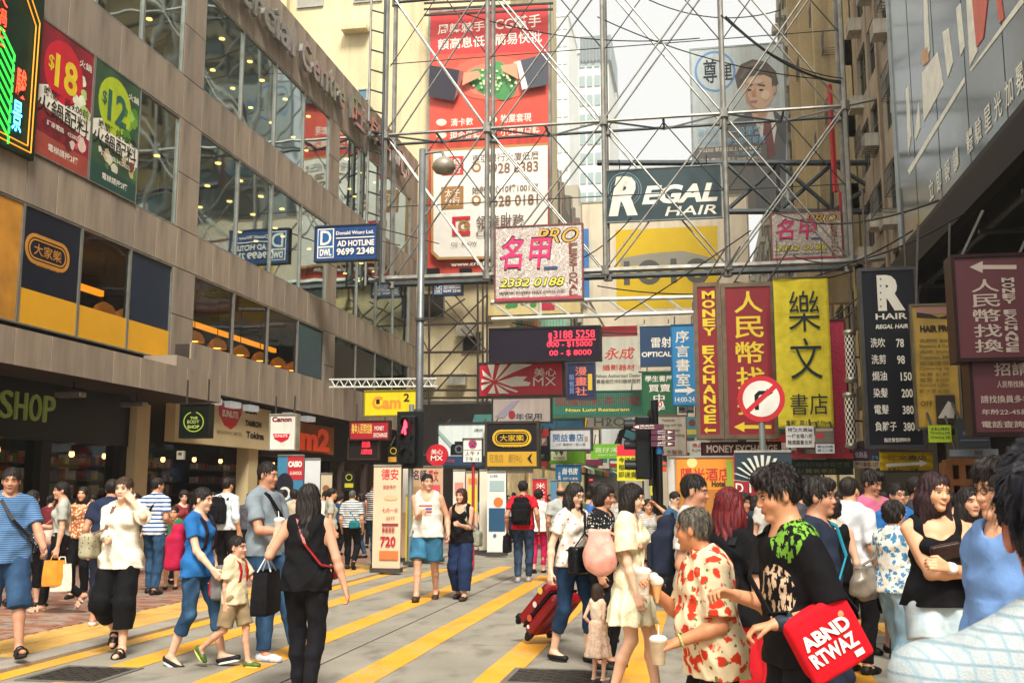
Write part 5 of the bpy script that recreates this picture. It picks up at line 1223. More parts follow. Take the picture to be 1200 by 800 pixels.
# --- 1010 board ---
MG = '#57564f'
it = [('r', (722, 267, 842, 361), '#dcb90c'), ('p', [(727, 303), (760, 297), (800, 294), (826, 300), (842, 305), (830, 310), (760, 310), (727, 312)], '#9a9788')]
it += [('r', (731, 306, 738, 334), MG), ('o', (761, 319, 14.5, 8), MG), ('r', (786, 303, 793, 331), MG), ('o', (817, 317, 14.5, 8), MG), ('o', (852, 272, 3.5, 2.8), '#8f8674')]
sign('large cream board with yellow 1010 logo square in the middle of the street', (683, 234, 877, 392), 47, '#e2d6bb', it, '#a9a089', .08, .5, name='cream_billboard', cat='billboard', stay=(0, 1.5, 0))
e = sign('dark green-blue hair salon banner with white italic R, hung inside the scaffold', (711, 197, 845, 257), 36.9, '#1f3a40', [('o', (732, 222, 20, 19), '#6f8a8c'), ('o', (732, 222, 17, 16.3), '#6f8a8c'), ('t', 'R', (713, 207, 747, 253), '#e9e6d6', dict(shear=.25, off=.06)), ('t', 'EGAL', (752, 216, 841, 238), '#e9e6d6', dict(shear=.25, off=.04)), ('t', 'HAIR', (779, 241, 840, 252), '#e9e6d6', dict(shear=.2))], '#8a8f8c', .04, .10, name='banner', cat='banner', stay=(0, -.4, .3))
sign('narrow blue board edge right of the ornate nail-shop board', (683, 268, 690, 350), 46.6, '#3f7fc4', stay=0)
# --- the suited man, print colours paled to imitate haze ---
H_ = '#5a504c'; SK = '#d9b9a0'; ST = '#686c72'; LB = '#8fbcdc'
it = [('o', (838, 84, 24, 21.5), '#5f95d0'), ('t', '尊', (824, 70, 840, 98), '#22303e'), ('t', '里', (845, 76, 858, 94), '#22303e'),
 ('p', [(848, 245), (850, 150), (862, 140), (876, 132), (894, 124), (921, 140), (921, 245)], ST, 'jacket'), ('p', [(880, 128), (905, 126), (910, 150), (905, 182), (893, 165)], '#e6e6de', 'shirt'), ('p', [(866, 142), (884, 170), (886, 245), (850, 245), (850, 155)], '#747472', 'sleeve'), ('p', [(895, 144), (903, 141), (905, 155), (909, 182), (900, 186), (894, 160)], '#7b4a4e', 'tie'),
 ('c', (889, 105, 18, 24), SK, 'face'), ('p', [(864, 104), (861, 90), (868, 76), (882, 70), (898, 73), (909, 84), (912, 98), (905, 106), (904, 92), (895, 88), (880, 90), (872, 94), (868, 104)], H_, 'hair'), ('p', [(878, 126), (894, 122), (900, 132), (894, 148), (884, 142)], SK, 'hand'), ('p', [(873, 101), (882, 99), (882, 101), (874, 103)], H_, 'brow'), ('p', [(888, 99), (897, 100), (896, 102), (888, 101)], H_, 'brow'), ('c', (878, 106, 2.6, 1), '#2b2422', 'eye'), ('c', (892, 106, 2.6, 1), '#2b2422', 'eye'), ('p', [(880, 110), (885, 103), (886, 113), (882, 114)], '#c98f70', 'nose'), ('p', [(878, 119), (888, 118), (886, 121), (880, 121)], '#b07a70', 'mouth'), ('p', [(873, 96), (877, 98), (876, 112), (882, 124), (889, 129), (882, 127), (874, 118)][::-1], '#bd9a82'), ('c', (897, 112, 5, 6), '#e6ccb6'), ('c', (886, 96, 8, 3), '#e3c8b0'), ('c', (907, 106, 2.5, 5), '#cfa78c', 'ear'), ('p', [(870, 80), (884, 73), (896, 75), (884, 78)][::-1], '#7c706a'), ('p', [(866, 92), (872, 82), (878, 82), (870, 94)][::-1], '#736862'), ('p', [(898, 77), (906, 84), (909, 94), (902, 86)][::-1], '#6b605a'), ('p', [(884, 132), (893, 128), (897, 133), (890, 137)][::-1], '#c9a184', 'finger'), ('p', [(883, 139), (892, 136), (895, 139), (889, 143)][::-1], '#c9a184', 'finger'), ('p', [(905, 128), (921, 142), (921, 170), (911, 155)][::-1], '#565a62', 'lapel'), ('p', [(866, 146), (872, 142), (884, 172), (884, 200)][::-1], '#5c5f62', 'lapel'),
 ('t', '有你定', (818, 151, 842, 160), LB), ('t', '一級榮譽', (855, 149, 892, 160), LB), ('t', '即可成為', (818, 163, 842, 170), LB), ('t', '學士即可報讀', (850, 161, 897, 170), LB), ('r', (814, 172, 899, 193), '#6a6c6c'), ('t', 'HKDSE 學歷或以上 level 4/DLC', (820, 173, 892, 178), CR_), ('t', '文憑課程', (860, 178, 892, 182), LB), ('t', '工商 學位副學士 level 5/DLC', (820, 185, 892, 189), CR_)]
sign('pale blue tower-high billboard of a young man in a dark suit, chin on hand', (812, 55, 921, 246), 57, '#c3d0d4', it, '#8c9494', .1, .5, name='man_billboard', cat='billboard', stay=(0, 3, 0))
# --- centre cluster ---
sign('cream board with green clover leaves and Chinese characters above the mint stall', (571, 341, 680, 368), 43.6, '#dcc88a', [('c', (596, 359, 4, 3), '#3f8f50'), ('c', (602, 357, 5, 4), '#3f8f50'), ('c', (614, 356, 4, 2), '#3f8f50'), ('c', (625, 357, 4, 3), '#3f8f50'), ('t', 'MIDAS', (575, 354, 592, 357), '#6c5c44'), ('r', (634, 354, 650, 363), '#bf2744')], stay=(0, 1, 0))
mt = sign('mint green ribbed fascia with red flowers, over the LED board', (571, 369, 665, 430), 45.6, '#9ed0b4', [('c', (586, 381, 6, 4), '#d9533c'), ('c', (594, 378, 5, 4), '#e06a48'), ('c', (618, 381, 6, 4), '#d9533c'), ('c', (628, 379, 6, 4), '#e06a48'), ('t', '花店', (600, 374, 614, 386), '#3a6f58')], '#c7dcd0', .1, .3)
F_ = FY(45.6)
for k in range(24): a0, b0, a1, b1 = F_.rect(576+k*3.6, 371, 577.4+k*3.6, 384); MB().obox(F_, a0, b0, a1, b1, .0, .03).build('rib', M('#86b89e', .5), mt)
LR = glow('#ff2c40', 1.7)
sign('black LED message board with glowing red telephone number and prices', (575, 385, 702, 421), 30, M('#1c1626', .35), [('t', '電', (643, 390, 647, 405), LR), ('t', '3188 5258', (649, 387, 697, 396), LR, dict(off=.0)), ('r', (649, 397.5, 698, 398.8), LR), ('t', '000 - $15000', (641, 400, 694, 407), LR, dict(off=.0)), ('t', '00 - $ 8000', (644, 410, 693, 417), LR, dict(off=.0))], '#2a262c', .06, .35, name='led_board', stay=(-.3, 3, .2))
it = []
rays = [(572, 427, 580, 430), (585, 426, 598, 427), (601, 427, 620, 427), (565, 434, 566, 438), (564, 446, 564, 450), (564, 458, 568, 461), (575, 462, 582, 462), (586, 462, 598, 462), (603, 458, 607, 459), (612, 444, 619, 449)]
for p in ([(579, 446), (565, 433), (566, 440)], [(577, 445), (571, 426), (580, 426)], [(580, 446), (586, 426), (596, 426)], [(582, 446), (600, 426), (624, 427), (600, 437)], [(583, 447), (604, 441), (618, 441), (613, 446), (622, 448), (620, 452), (600, 453)], [(582, 449), (607, 458), (606, 460), (594, 456)], [(581, 450), (597, 461), (585, 461)], [(579, 450), (581, 461), (572, 461)], [(577, 448), (565, 458), (564, 452)], [(576, 447), (564, 448), (565, 444)]): it.append(('p', p[::-1], CR_, 'petal'))
it += [('t', '美心', (626, 431, 652, 441), CR_), ('t', 'MX', (625, 442, 652, 452), CR_, dict(off=.0))]
sign('bright red restaurant lightbox with white fan burst and MX', (562, 426, 659, 463), 31, '#cc1030', it, '#3c3a3a', .06, .35, stay=(-.5, 3, .2))
sign('white photo-equipment board with red characters and a red strip on top', (697, 392, 753, 458), 39, '#dedbc8', [('r', (702, 382, 747, 394), '#d63a44'), ('t', '永成', (708, 407, 744, 421), '#d9402e', dict(shear=.2, off=.04)), ('t', '攝影器材', (706, 427, 744, 434), '#d9523c'), ('t', 'Nikon Authorized Dealer', (699, 438, 751, 442), '#6c6a60'), ('t', '專業相機沖印維修服務', (699, 444, 751, 449), '#57564c')], '#8c8a7c', .05)
sign('small navy vertical sign with pale red characters beside the restaurant lightbox', (665, 426, 696, 466), 33, '#1c2747', [('t', '漫畫社', (674, 429, 688, 464), '#e07a6c', dict(vert=True, off=.03)), ('t', '租售買', (667, 438, 673, 462), '#6f86b8', dict(vert=True)), ('r', (689, 438, 694, 457), '#d3b13a')], '#4c5468', .05)
g = sign('green corrugated restaurant fascia with Ngan Lung Restaurant in yellow', (646, 459, 753, 487), 37, '#1f5c4c', [('t', '銀龍粉麵茶餐廳', (650, 464, 750, 475), '#7a2c30', dict(off=.03)), ('t', 'Ngan Lung Restaurant', (663, 478, 738, 483), '#d9c64a', dict(off=.02))], '#5a7a6c', .05)
F_ = FY(37)
for k in range(42): a0, b0, a1, b1 = F_.rect(647+k*2.53, 460, 648+k*2.53, 486); MB().obox(F_, a0, b0, a1, b1, .0, .004).build('rib', M('#2e7560', .5), g)
sign('dark blue optical shop board partly behind the pale blue vertical sign', (750, 382, 788, 432), 36, '#173e63', [('t', '雷射', (763, 395, 787, 407), CR_, dict(off=.02)), ('t', 'OPTICAL', (752, 412, 787, 418), CR_, dict(off=.03)), ('r', (751, 430, 788, 432), '#c9b98c')], '#c9c2b0', .08, .5)
sign('sky-blue vertical bookroom sign with four white characters, arrow and hours', (788, 381, 815, 474), 29.5, '#2186c0', [('t', '序言書室', (792, 386, 808, 453), CR_, dict(vert=True, off=.02)), ('p', [(791, 456), (806, 455), (804, 452), (815, 457), (804, 463), (806, 459.5), (791, 459.5)], CR_), ('t', '14:00-24', (791, 465, 814, 471), CR_)], '#2a6f9c', .03)
sign('green vertical bookshop sign with white Chinese characters', (754, 437, 792, 520), 33, '#16603c', [('t', '學生書屋', (756, 440, 788, 447), CR_, dict(off=.02)), ('t', '買賣', (760, 450, 786, 459), CR_, dict(off=.02)), ('t', '中學', (766, 461, 779, 482), CR_, dict(vert=True)), ('r', (768, 470, 777, 477), '#f0e9dc'), ('t', '00', (765, 470, 776, 477), '#b3243c')], '#2f6b4c', .04)
sign('white cosmetics board with thin grey lettering, between the green fascia and the bookshop sign', (688, 488, 750, 500), 41, '#e0e0d4', [('t', 'H2O+', (696, 489, 744, 499), '#7d8c7c')], None)
sign('pale camera poster with a black tilted phone', (705, 501, 753, 523), 39, '#dde2e0', [('p', [(719, 522), (726, 504), (731, 502), (728, 522)][::-1], BK), ('p', [(732, 500), (757, 510), (752, 523), (728, 512)][::-1], BK), ('p', [(734, 503), (754, 511), (750, 519), (731, 511)][::-1], '#4f9aa4')], '#9a9a90')
sign('silver bookshop lightbox with bold navy characters', (645, 503, 692, 526), 33.5, '#c7cac8', [('t', '開益書店', (648, 508, 684, 517), '#1f5a94', dict(off=.05)), ('r', (685, 511, 689, 517), '#b08a7c'), ('t', '二樓 廣華街一號二樓', (651, 519, 686, 522), '#6c7480')], '#55585c', .06, .3)
sign('lime green sign with leaf W logo below the silver bookshop lightbox', (645, 527, 685, 542), 35, '#6aa722', [('r', (646, 528, 664, 539), '#e3e6c4'), ('p', [(649, 528), (652, 534), (655, 528)][::-1], '#5a9a22'), ('p', [(655, 528), (658, 534), (661, 528)][::-1], '#39403a'), ('t', 'WORDS', (648, 535, 662, 538), '#6c6a5c')], '#8aa83c', .04)
sign('black vertical sign board with a brown patch, right of the café board', (632, 511, 644, 540), 33, '#1b2028', [('r', (632, 512, 641, 522), '#8c6a5c'), ('t', 'JP', (635, 514, 639, 520), CR_), ('t', '唐樓', (633, 532, 638, 537), '#9ab0a4')])
sign('blue calligraphy bookshop sign with white characters', (652, 545, 680, 563), 37, '#1d5f8c', [('t', '尚书房', (659, 548, 677, 556), CR_, dict(off=.03, shear=.1)), ('t', '上海書局', (654, 552, 657, 562), CR_, dict(vert=True)), ('t', '四樓 B 專售', (660, 559, 677, 562), '#d9ccb0')], '#3a7a9c', .03)
sign('light green shop sign with four pale characters', (692, 520, 727, 537), 35.5, '#77b92f', [('t', '喜仔灣', (697, 524, 724, 530), '#d3e8b0', dict(off=.03)), ('t', 'HAPPY BAY', (701, 532, 722, 534), '#d3e8b0')])
def paint_cloth(label, x0, y0, x1, y1, Y):
    e = sign(label, (x0, y0, x1, y1), Y, '#d5cf1c', [('r', (x0, y0, x1, y0+(y1-y0)*.3), '#d9203a'), ('t', '今送免費', (x0+2, y0+(y1-y0)*.34, x1-2, y0+(y1-y0)*.50), '#2c3020'), ('t', '租場相機', (x0+2, y0+(y1-y0)*.54, x1-2, y0+(y1-y0)*.70), '#2c3020'), ('t', '即送查詢', (x0+2, y0+(y1-y0)*.74, x1-2, y0+(y1-y0)*.90), '#2c3020')], None, depth=.03, name='banner', cat='banner', legs=1, stay=0); return e
paint_cloth('hand-painted red and yellow cloth banner on a pole left of the traffic signal', 723, 521, 755, 563, 20); paint_cloth('narrow hand-painted red and yellow cloth banner right of the signal pole', 762, 540, 779, 580, 19)
sign('grey parking notice board with brown English and Chinese warning', (762, 487, 804, 533), 25, '#aca595', [('t', 'Vehicle', (775, 490, 791, 494), '#5c4a40'), ('t', 'parking will be', (770, 496, 799, 500), '#5c4a40'), ('t', 'reported', (779, 502, 796, 506), '#5c4a40'), ('t', 'warning', (785, 508, 802, 512), '#5c4a40'), ('t', '不予警告', (774, 527, 800, 532), '#6c3c38')], '#8c4a4c', .02, .05, legs=1, stay=0)
sign('small white notice with red characters beside the maroon money-exchange strip', (808, 517, 832, 534), 25.5, '#dfded2', [('t', '佛品店', (811, 519, 830, 524), '#b8323c'), ('t', 'FLORA', (811, 526, 824, 529), '#3c4a44')], legs=1, stay=0)
sign('teal food poster between the notice board and the red neon sign', (804, 488, 817, 512), 27, '#3f7f84', [('c', (811, 495, 4), '#6c2c38'), ('r', (805, 503, 816, 509), '#b8a84c')], stay=(0, .5, .3))
# --- red exchange boards, yellow banner ---
YC = '#e9cf2e'
def arrowL(x0, x1, y, h, col): m = (x1-x0); return ('p', [(x0, y), (x0+m*.28, y-h), (x0+m*.28, y-h*.35), (x1, y-h*.35), (x1, y+h*.35), (x0+m*.28, y+h*.35), (x0+m*.28, y+h)][::-1], col)
OLD = metal('#7a6a58', .5, .6)
sign('narrow crimson vertical MONEY EXCHANGE board in a worn steel frame', (819, 336, 841, 509), 22, '#8f0c22', [('t', 'MONEY', (823, 340, 838, 394), YC, dict(vert=True, off=.04)), ('t', 'EXCHANGE', (824, 404, 838, 497), YC, dict(vert=True, off=.04)), arrowL(825, 839, 504, 4, YC)], OLD, .09, .35, stay=(.6, 0, .9))
sign('wide crimson vertical money changer board with big yellow Chinese characters', (852, 336, 905, 509), 22, '#8f0c22', [('t', '人民幣找換', (862, 339, 896, 488), YC, dict(vert=True, off=.05)), arrowL(860, 906-2, 500, 6, YC)], OLD, .09, .35, stay=(.6, 0, .9))
def banner_wavy(label, box, Y, col, items):
    F = FY(Y); a0, b0, a1, b1 = F.rect(*box); e = empty('banner', F.pt((a0+a1)/2, b1, 0), label, 'banner'); mb = MB(); nu, nv = 16, 30
    for j in range(nv+1):
        for i in range(nu+1): u, v = i/nu, j/nv; mb.v.append(tuple(F.pt(a0+(a1-a0)*u, b0+(b1-b0)*v, -.02+.018*math.sin(u*9+v*3)*(.3+u*(1-u)*2)+.012*math.sin(v*17+u*4))))
    for j in range(nv):
        for i in range(nu): k = j*(nu+1)+i; mb.f.append((k, k+1, k+nu+2, k+nu+1)); mb.mi.append(0)
    o = mb.build('cloth', cloth(col), e, smooth=True); s_ = o.modifiers.new('thickness', 'SOLIDIFY'); s_.thickness = .006
    MB().tube(F.pt(a0, b1, 0), F.pt(a1, b1, 0), .02, 6).build('top_rod', SG, e); MB().tube(F.pt(a0, b0, 0), F.pt(a1, b0, 0), .02, 6).build('bottom_rod', SG, e)
    for a in (a0+.1, a1-.1): MB().tube(F.pt(a, b1, 0), F.pt(a, b1+.8, 0), .008, 4).build('rope', SG, e)
    for i, q in enumerate(items): shape(F, q, .025+.003*i, e)
    return e
banner_wavy('yellow cloth bookshop banner with tall black Chinese characters', (909, 325, 974, 502), 21.5, '#d9c93a', [('t', '樂文', (925, 337, 962, 448), '#1c2a2c', dict(vert=True, off=-.003)), ('t', '書店', (926, 461, 970, 486), '#1c2a2c', dict(off=-.0)), ('t', '營業時間:11am-9:30pm', (921, 492, 973, 498), '#2c3a30', dict(off=.02))])
sign('white paper notice taped under the yellow banner, left one', (921, 499, 954, 524), 21.4, '#dcdcd8', small_text(('特點大減價', '一樓全場八折', '精選圖書五折'), (923, 500, 952, 522), '#3c3c48'), depth=.02, stay=(0, .2, .2)); sign('dark shop photograph taped under the yellow banner', (955, 501, 977, 519), 21.4, '#6c675c', [('r', (956, 507, 965, 513), '#b0323c'), ('r', (956, 502, 976, 505), '#a89c84')], depth=.02, stay=(0, .2, .2)); sign('small white handwritten slip below the shop photograph', (956, 520, 978, 531), 21.4, '#d4dce0', small_text(('歡迎光臨', '請上二樓'), (958, 521, 976, 530), '#3c4454'), depth=.02, stay=(0, .2, .2))
PB = damask('pink scroll print', '#b81c44', '#c9365c')
sign('tall crimson scroll-patterned sign behind the barber poles', (974, 376, 992, 531), 22.6, PB, (), '#5a2c34', .04, .25, stay=(.6, 0, .5))
sign('maroon strip sign lettered MONEY EXCHANGE in white capitals', (823, 519, 914, 532), 23.6, '#5c1624', [('t', 'MONEY EXCHANGE', (828, 521, 911, 530), CR_, dict(off=.03))], '#3a1c22', .03, stay=(0, .6, .1))
sign('crimson shop fascia edge right of the maroon strip', (918, 531, 1000, 537), 21.8, '#a81c34', (), None, stay=(0, .5, .2))
sign('dark green shop lintel with dim characters over the crowd', (928, 538, 1000, 556), 22.2, '#1f2f2a', [('t', '金行海味參茸藥業', (932, 541, 996, 547), '#4c5a3c'), ('t', '優質名茶莊', (934, 549, 980, 554), '#7c7a3c')], None, stay=(0, .5, .2))
sign('pale pharmacy strip sign with brown characters behind the crowd', (1000, 540, 1031, 548), 22.4, '#bfae94', [('t', '藥行專售-137', (1002, 541, 1029, 547), '#4c2c3c')]); sign('purple cosmetics strip sign above the pale pharmacy strip', (1000, 526, 1031, 539), 22.6, '#3c2c44', [('t', '化妝品', (1002, 529, 1016, 536), '#c9b8c4'), ('r', (1022, 534, 1029, 538), '#2f8f9c')])
SILV = '#e3e2d6'; PR = [('洗吹', '78', ''), ('洗剪', '98', ''), ('焗油', '150', 'up'), ('染髮', '200', 'up'), ('電髮', '380', 'up'), ('負離子', '380', 'up')]
it = [('t', 'R', (1028, 322, 1060, 364), SILV, dict(off=.07)), ('t', 'HAIR', (1026, 367, 1063, 374), SILV, dict(off=.02)), ('t', 'REGAL HAIR', (1026, 380, 1064, 385), SILV, dict(shear=.2, off=.03))]
for i, (a, b, c) in enumerate(PR):
    y = 396+i*19.6; x = 1020+i*1.0; it += [('t', a, (x, y, x+(17 if i < 5 else 25), y+11), SILV, dict(off=.01)), ('t', b, (x+(30 if i < 2 else 33), y+1, x+(39 if i < 2 else 46), y+11), SILV, dict(off=.02))]
    if c: it.append(('t', c, (x+47, y+6, x+53, y+11), SILV))
it += [('c', (1031, 328+i*8, 1.), '#4c5054') for i in range(5)]; it += [('t', '指定髮型師除外', (1035, 513, 1066, 518), SILV)]
sign('tall black hair salon price board with white prices', (1014, 317, 1076, 521), 18.5, M('#191d26', .35, 0, .2, 1), it, '#4c4c50', .06, .18, stay=(0, 0, 1.5))
it = [('r', (1073, 358, 1121, 368), '#8f6a5c'), ('p', [(1074, 366), (1090, 368), (1100, 372), (1121, 366), (1121, 374), (1074, 372)][::-1], '#2c2620'), ('t', 'HAIR PRO', (1078, 381, 1116, 389), '#2c281c', dict(off=.06))] + small_text(('洗剪吹 $68', 'Shampoo & Cut', '洗吹 Style', 'Treatment $98', '焗油護理', 'Colouring up', '染髮 $180', '電髮 $200', 'Special offer', '離子燙 $280'), (1077, 396, 1112, 462), '#5c4c1c') + [('t', 'OFF', (1078, 470, 1092, 476), '#3c3418'), ('r', (1096, 463, 1119, 497), '#2c2622'), ('p', [(1098, 490), (1110, 470), (1118, 475), (1117, 490)][::-1], '#a8a49c')]
sign('weathered ochre hair-salon leaflet board in plastic, right of the black price board', (1072, 358, 1122, 500), 16.5, M('#a3842c', .25, 0, .4, 2), it, '#6c6454', .03, .06, stay=(.1, .0, 1.3))
sign('lime green handwritten card pinned below the ochre leaflet board', (1088, 498, 1115, 518), 16.3, '#9cb81c', small_text(('化妝', 'Threading $40', 'Waxing $$'), (1090, 500, 1113, 515), '#3c4a14'), depth=.02, stay=(0, .2, .2))
WG = '#a3968c'; sign('dark red money-changer lightbox with arrow, upper one at the right edge', (1121, 301, 1212, 419), 12.5, '#4c1420', [arrowL(1136, 1191, 313, 7, WG), ('t', '人民幣找換', (1140, 326, 1173, 414), WG, dict(vert=True, off=.01)), ('t', 'MONEY EXCHANGE', (1176, 325, 1191, 413), WG, dict(vert=True, off=.04))], '#2c1a1c', .04, .3, stay=(.3, 0, .6)); sign('dark red job-notice board, lower one at the right edge', (1141, 422, 1212, 506), 12.6, '#4c1420', [('t', '招請', (1165, 425, 1205, 440), WG), ('t', '人民幣找換員', (1168, 446, 1206, 454), WG), ('t', '請找換員多名', (1149, 463, 1206, 472), WG), ('t', '年齡22-45歲', (1150, 479, 1206, 486), WG), ('t', '電話查詢', (1150, 493, 1200, 501), WG)], '#2c1a1c', .04, .3, stay=0)
banner_wavy('sagging yellow direction banner with white arrow above the crowd', (1031, 528, 1094, 552), 19.5, '#c9a91c', [('t', '漢文書店', (1040, 533, 1086, 539), '#3c3c1c'), ('p', [(1038, 543), (1078, 541), (1076, 538), (1087, 542.5), (1077, 547), (1078, 544.5), (1038, 547)], CR_), ('t', '買賣中心二手書', (1040, 548, 1076, 552), '#3c3c1c')])
sign('slate shop board with faint white lettering beyond the red boards', (1122, 490, 1160, 524), 16, '#2b3138', [('t', '本月推薦', (1127, 505, 1150, 510), '#5c646c'), ('r', (1125, 515, 1158, 516), '#5c646c')]); sign('pale blue-grey fascia strip above the timber shop window', (1115, 526, 1170, 534), 16.4, '#7f8894', [('t', '韓服', (1142, 528, 1152, 533), '#3c4450')])
for i, (y0, y1) in enumerate(((386, 449), (459, 526))):
    F_ = FY(20.6); a0, b0, a1, b1 = F_.rect(989, y0, 1004, y1); cx = (a0+a1)/2; r = (a1-a0)/2
    e = empty('barber_pole', (cx, 20.6, b0), ('upper' if i == 0 else 'lower')+' chequered black and white barber pole with silver ends', 'barber pole')
    m, t, bs = newmat('chequer'); ch = t.new('ShaderNodeTexChecker'); ch.inputs['Scale'].default_value = 1; ch.inputs['Color1'].default_value = (.75, .73, .66, 1); ch.inputs['Color2'].default_value = (.012, .012, .014, 1)
    mb = MB(); n = 16; rows = 12; zz0, zz1 = b0+.12, b1-.10
    for j in range(rows):
        for k in range(n):
            t0, t1 = 2*math.pi*k/n, 2*math.pi*(k+1)/n; za, zb = zz0+(zz1-zz0)*j/rows, zz0+(zz1-zz0)*(j+1)/rows; mb.cur = (j+k) % 2
            mb.poly([(cx+r*.82*math.cos(t0), 20.6+r*.82*math.sin(t0), za), (cx+r*.82*math.cos(t1), 20.6+r*.82*math.sin(t1), za), (cx+r*.82*math.cos(t1), 20.6+r*.82*math.sin(t1), zb), (cx+r*.82*math.cos(t0), 20.6+r*.82*math.sin(t0), zb)])
    mb.build('tube', [M('#e6e2d2', .3), M('#141416', .3)], e)
    for zq, s_ in ((b0, 1), (b1, -1)): MB().lathe((cx, 20.6, zq), [(r*.4, 0), (r*1.05, .03*s_), (r*1.05, .09*s_), (r*.85, .12*s_)][::s_], 14).build('end_cap', metal('#a8a59a', .3), e, smooth=True)
    MB().tube((cx, 20.6, (b0+b1)/2), (cx+.6, 21.3, (b0+b1)/2), .02, 5).build('bracket', SG, e)
# --- boards low on the left-centre ---
sign('grey-violet camera guarantee board behind the café board', (578, 466, 645, 494), 33, '#a59a92', [('t', '年保用', (604, 484, 635, 492), '#2c2c38', dict(off=.03)), ('c', (600, 486, 4, 5), '#8c2434'), ('p', [(580, 488), (600, 470), (610, 468), (590, 490)][::-1], '#8c8494')], '#3a3c40', .05)
sign('pale camera advertisement lightbox behind the round red sign', (514, 497, 570, 545), 29.3, '#cdd8d4', [('r', (514, 534, 570, 545), '#1c3c5c'), ('r', (528, 520, 548, 533), BK), ('c', (538, 526, 5), '#5c6468'), ('c', (538, 526, 3), BK), ('r', (533, 517, 542, 521), BK), ('p', [(514, 503), (530, 520), (528, 524), (514, 508)][::-1], '#8fa8a4'), ('t', 'SAMSUNG', (556, 502, 566, 505), '#3c4448'), ('t', '攝影天地', (517, 538, 533, 542), '#b0404c')], '#3c4448', .06, .3, stay=(0, .6, .2))
e = sign('black café lightbox with yellow roundel over an ochre strip', (571, 496, 629, 546), 29, '#1c1c20', [('r', (571, 529, 629, 546), '#c99b24'), ('t', '旺角店', (574, 532, 590, 542), '#8c7430'), ('t', '銀行中心', (596, 532, 612, 542), '#8c7430'), ('p', [(621, 533), (624, 531), (621.5, 537), (624, 543), (621, 541), (618, 537)][::-1], BK)], '#4c463c', .07, .3, stay=(0, .6, .2))
F_ = FY(29); cx, cy = F_.px(600, 513); coral(F_, cx, cy, .57, M('#d3a81e', .4), e, .03)
e = sign('pale strip board below the café lightbox', (573, 548, 624, 554), 29.2, '#c9c4b4', (), None)
RS = empty('round_sign', onY(512, 533, 27.5), 'round red MX restaurant sign under the camera advertisement', 'sign'); F_ = FY(27.5); cx, cy = F_.px(512, 533); r = .30
MB().prism(F_, [(cx+r*math.cos(t), cy+r*math.sin(t)) for t in np.linspace(0, 2*math.pi, 36, endpoint=False)], -.12, 0).build('disc', M('#c4122c', .4), RS); letters(F_, '美心', (cx-.17, cy+.02, cx+.17, cy+.16), M(CR_), RS, c=.006, off=.02); letters(F_, 'MX', (cx-.17, cy-.15, cx+.17, cy-.01), M(CR_), RS, c=.006); MB().tube((cx-.3, 27.55, cy), (cx-1.2, 27.55, cy), .03, 6).build('bracket', SG, RS)
e = sign('white no-stopping sign plate with blue disc and hours 7 to 12', (543, 514, 565, 541), 19.5, '#dcdad0', [('o', (554, 520, 5, 0.1), '#1f4f9c'), ('o', (554, 520, 5, 3.8), '#c4202c'), ('r', (543.5, 526.5, 564.5, 527), '#4c4c48'), ('t', '上午 7', (545, 528.5, 562, 533), BK), ('t', '下午 12', (545, 535, 562, 539.5), BK), ('p', [(550.6, 517.2), (551.3, 516.5), (557.4, 522.8), (556.7, 523.5)][::-1], '#c4202c'), ('p', [(556.7, 516.5), (557.4, 517.2), (551.3, 523.5), (550.6, 522.8)][::-1], '#c4202c')], '#3c3c3c', .015, .03, name='traffic_sign', stay=0)
e2 = FY(19.5).rect(543, 514, 565, 541); MB().tube(((e2[0]+e2[2])/2, 19.56, KH*0), ((e2[0]+e2[2])/2, 19.56, e2[3]), .03, 6).build('post', M('#a3262c', .5), e)
# --- yellow camera-shop sign on its bracket ---
sign('bright yellow camera shop sign on a steel bracket at the left', (428, 458, 488, 486), 26, '#e6c90e', [('t', 'Cam', (436, 464, 470, 479), '#d98a2c', dict(off=.04)), ('r', (441, 468, 445, 473), BK), ('t', '2', (473, 461, 480, 470), BK)], '#b0a83c', .03, .25, stay=(0, .0, .35))
kb = empty('bracket_truss', onY(440, 448, 26), 'pale steel lattice bracket holding the yellow camera sign', 'bracket'); F_ = FY(26.0); G = lambda x, y, c=-.12: F_.pt(*F_.px(x, y), c)
MB().tube(G(384, 444), G(511, 443), .025, 5).build('chord', PW, kb); MB().tube(G(384, 453), G(511, 452), .025, 5).build('chord', PW, kb)
for k in range(12): x = 386+k*10.4; MB().tube(G(x, 444), G(x+5, 453), .015, 4).build('brace', PW, kb); MB().tube(G(x+5, 453), G(x+10, 444), .015, 4).build('brace', PW, kb)
# --- under the canopy ---
SF = FL(-11.9)
sb = empty('shop_fascia', (-11.9, 20, 2.9), 'cream camera-brand fascia with a red shield under the canopy', 'fascia'); CF = M('#cdb98c', .5, 0, .12, 1)
q0 = SF.px(205, 500)[0]; q1 = SF.px(317, 500)[0]; z0 = SF.px(260, 522)[1]; z1 = 3.75
MB().obox(SF, q0, z0, q1, z1, -.25, 0).build('panel', CF, sb)
def sp(tx, x0, y0, x1, y1, col, **k):
    a0 = SF.px(x0, (y0+y1)/2)[0]; a1 = SF.px(x1, (y0+y1)/2)[0]; m = (x0+x1)/2; b0 = SF.px(m, y1)[1]; b1 = SF.px(m, y0)[1]; return letters(SF, tx, (a0, b0, a1, b1), M(col, .45), sb, c=.01, **k)
MB().prism(SF, [SF.px(x, y) for x, y in ((256, 472), (284, 473), (283, 485), (277, 498), (270, 503), (263, 498), (257, 486))][::-1], .0, .006).build('shield', M('#c8102c', .4), sb)
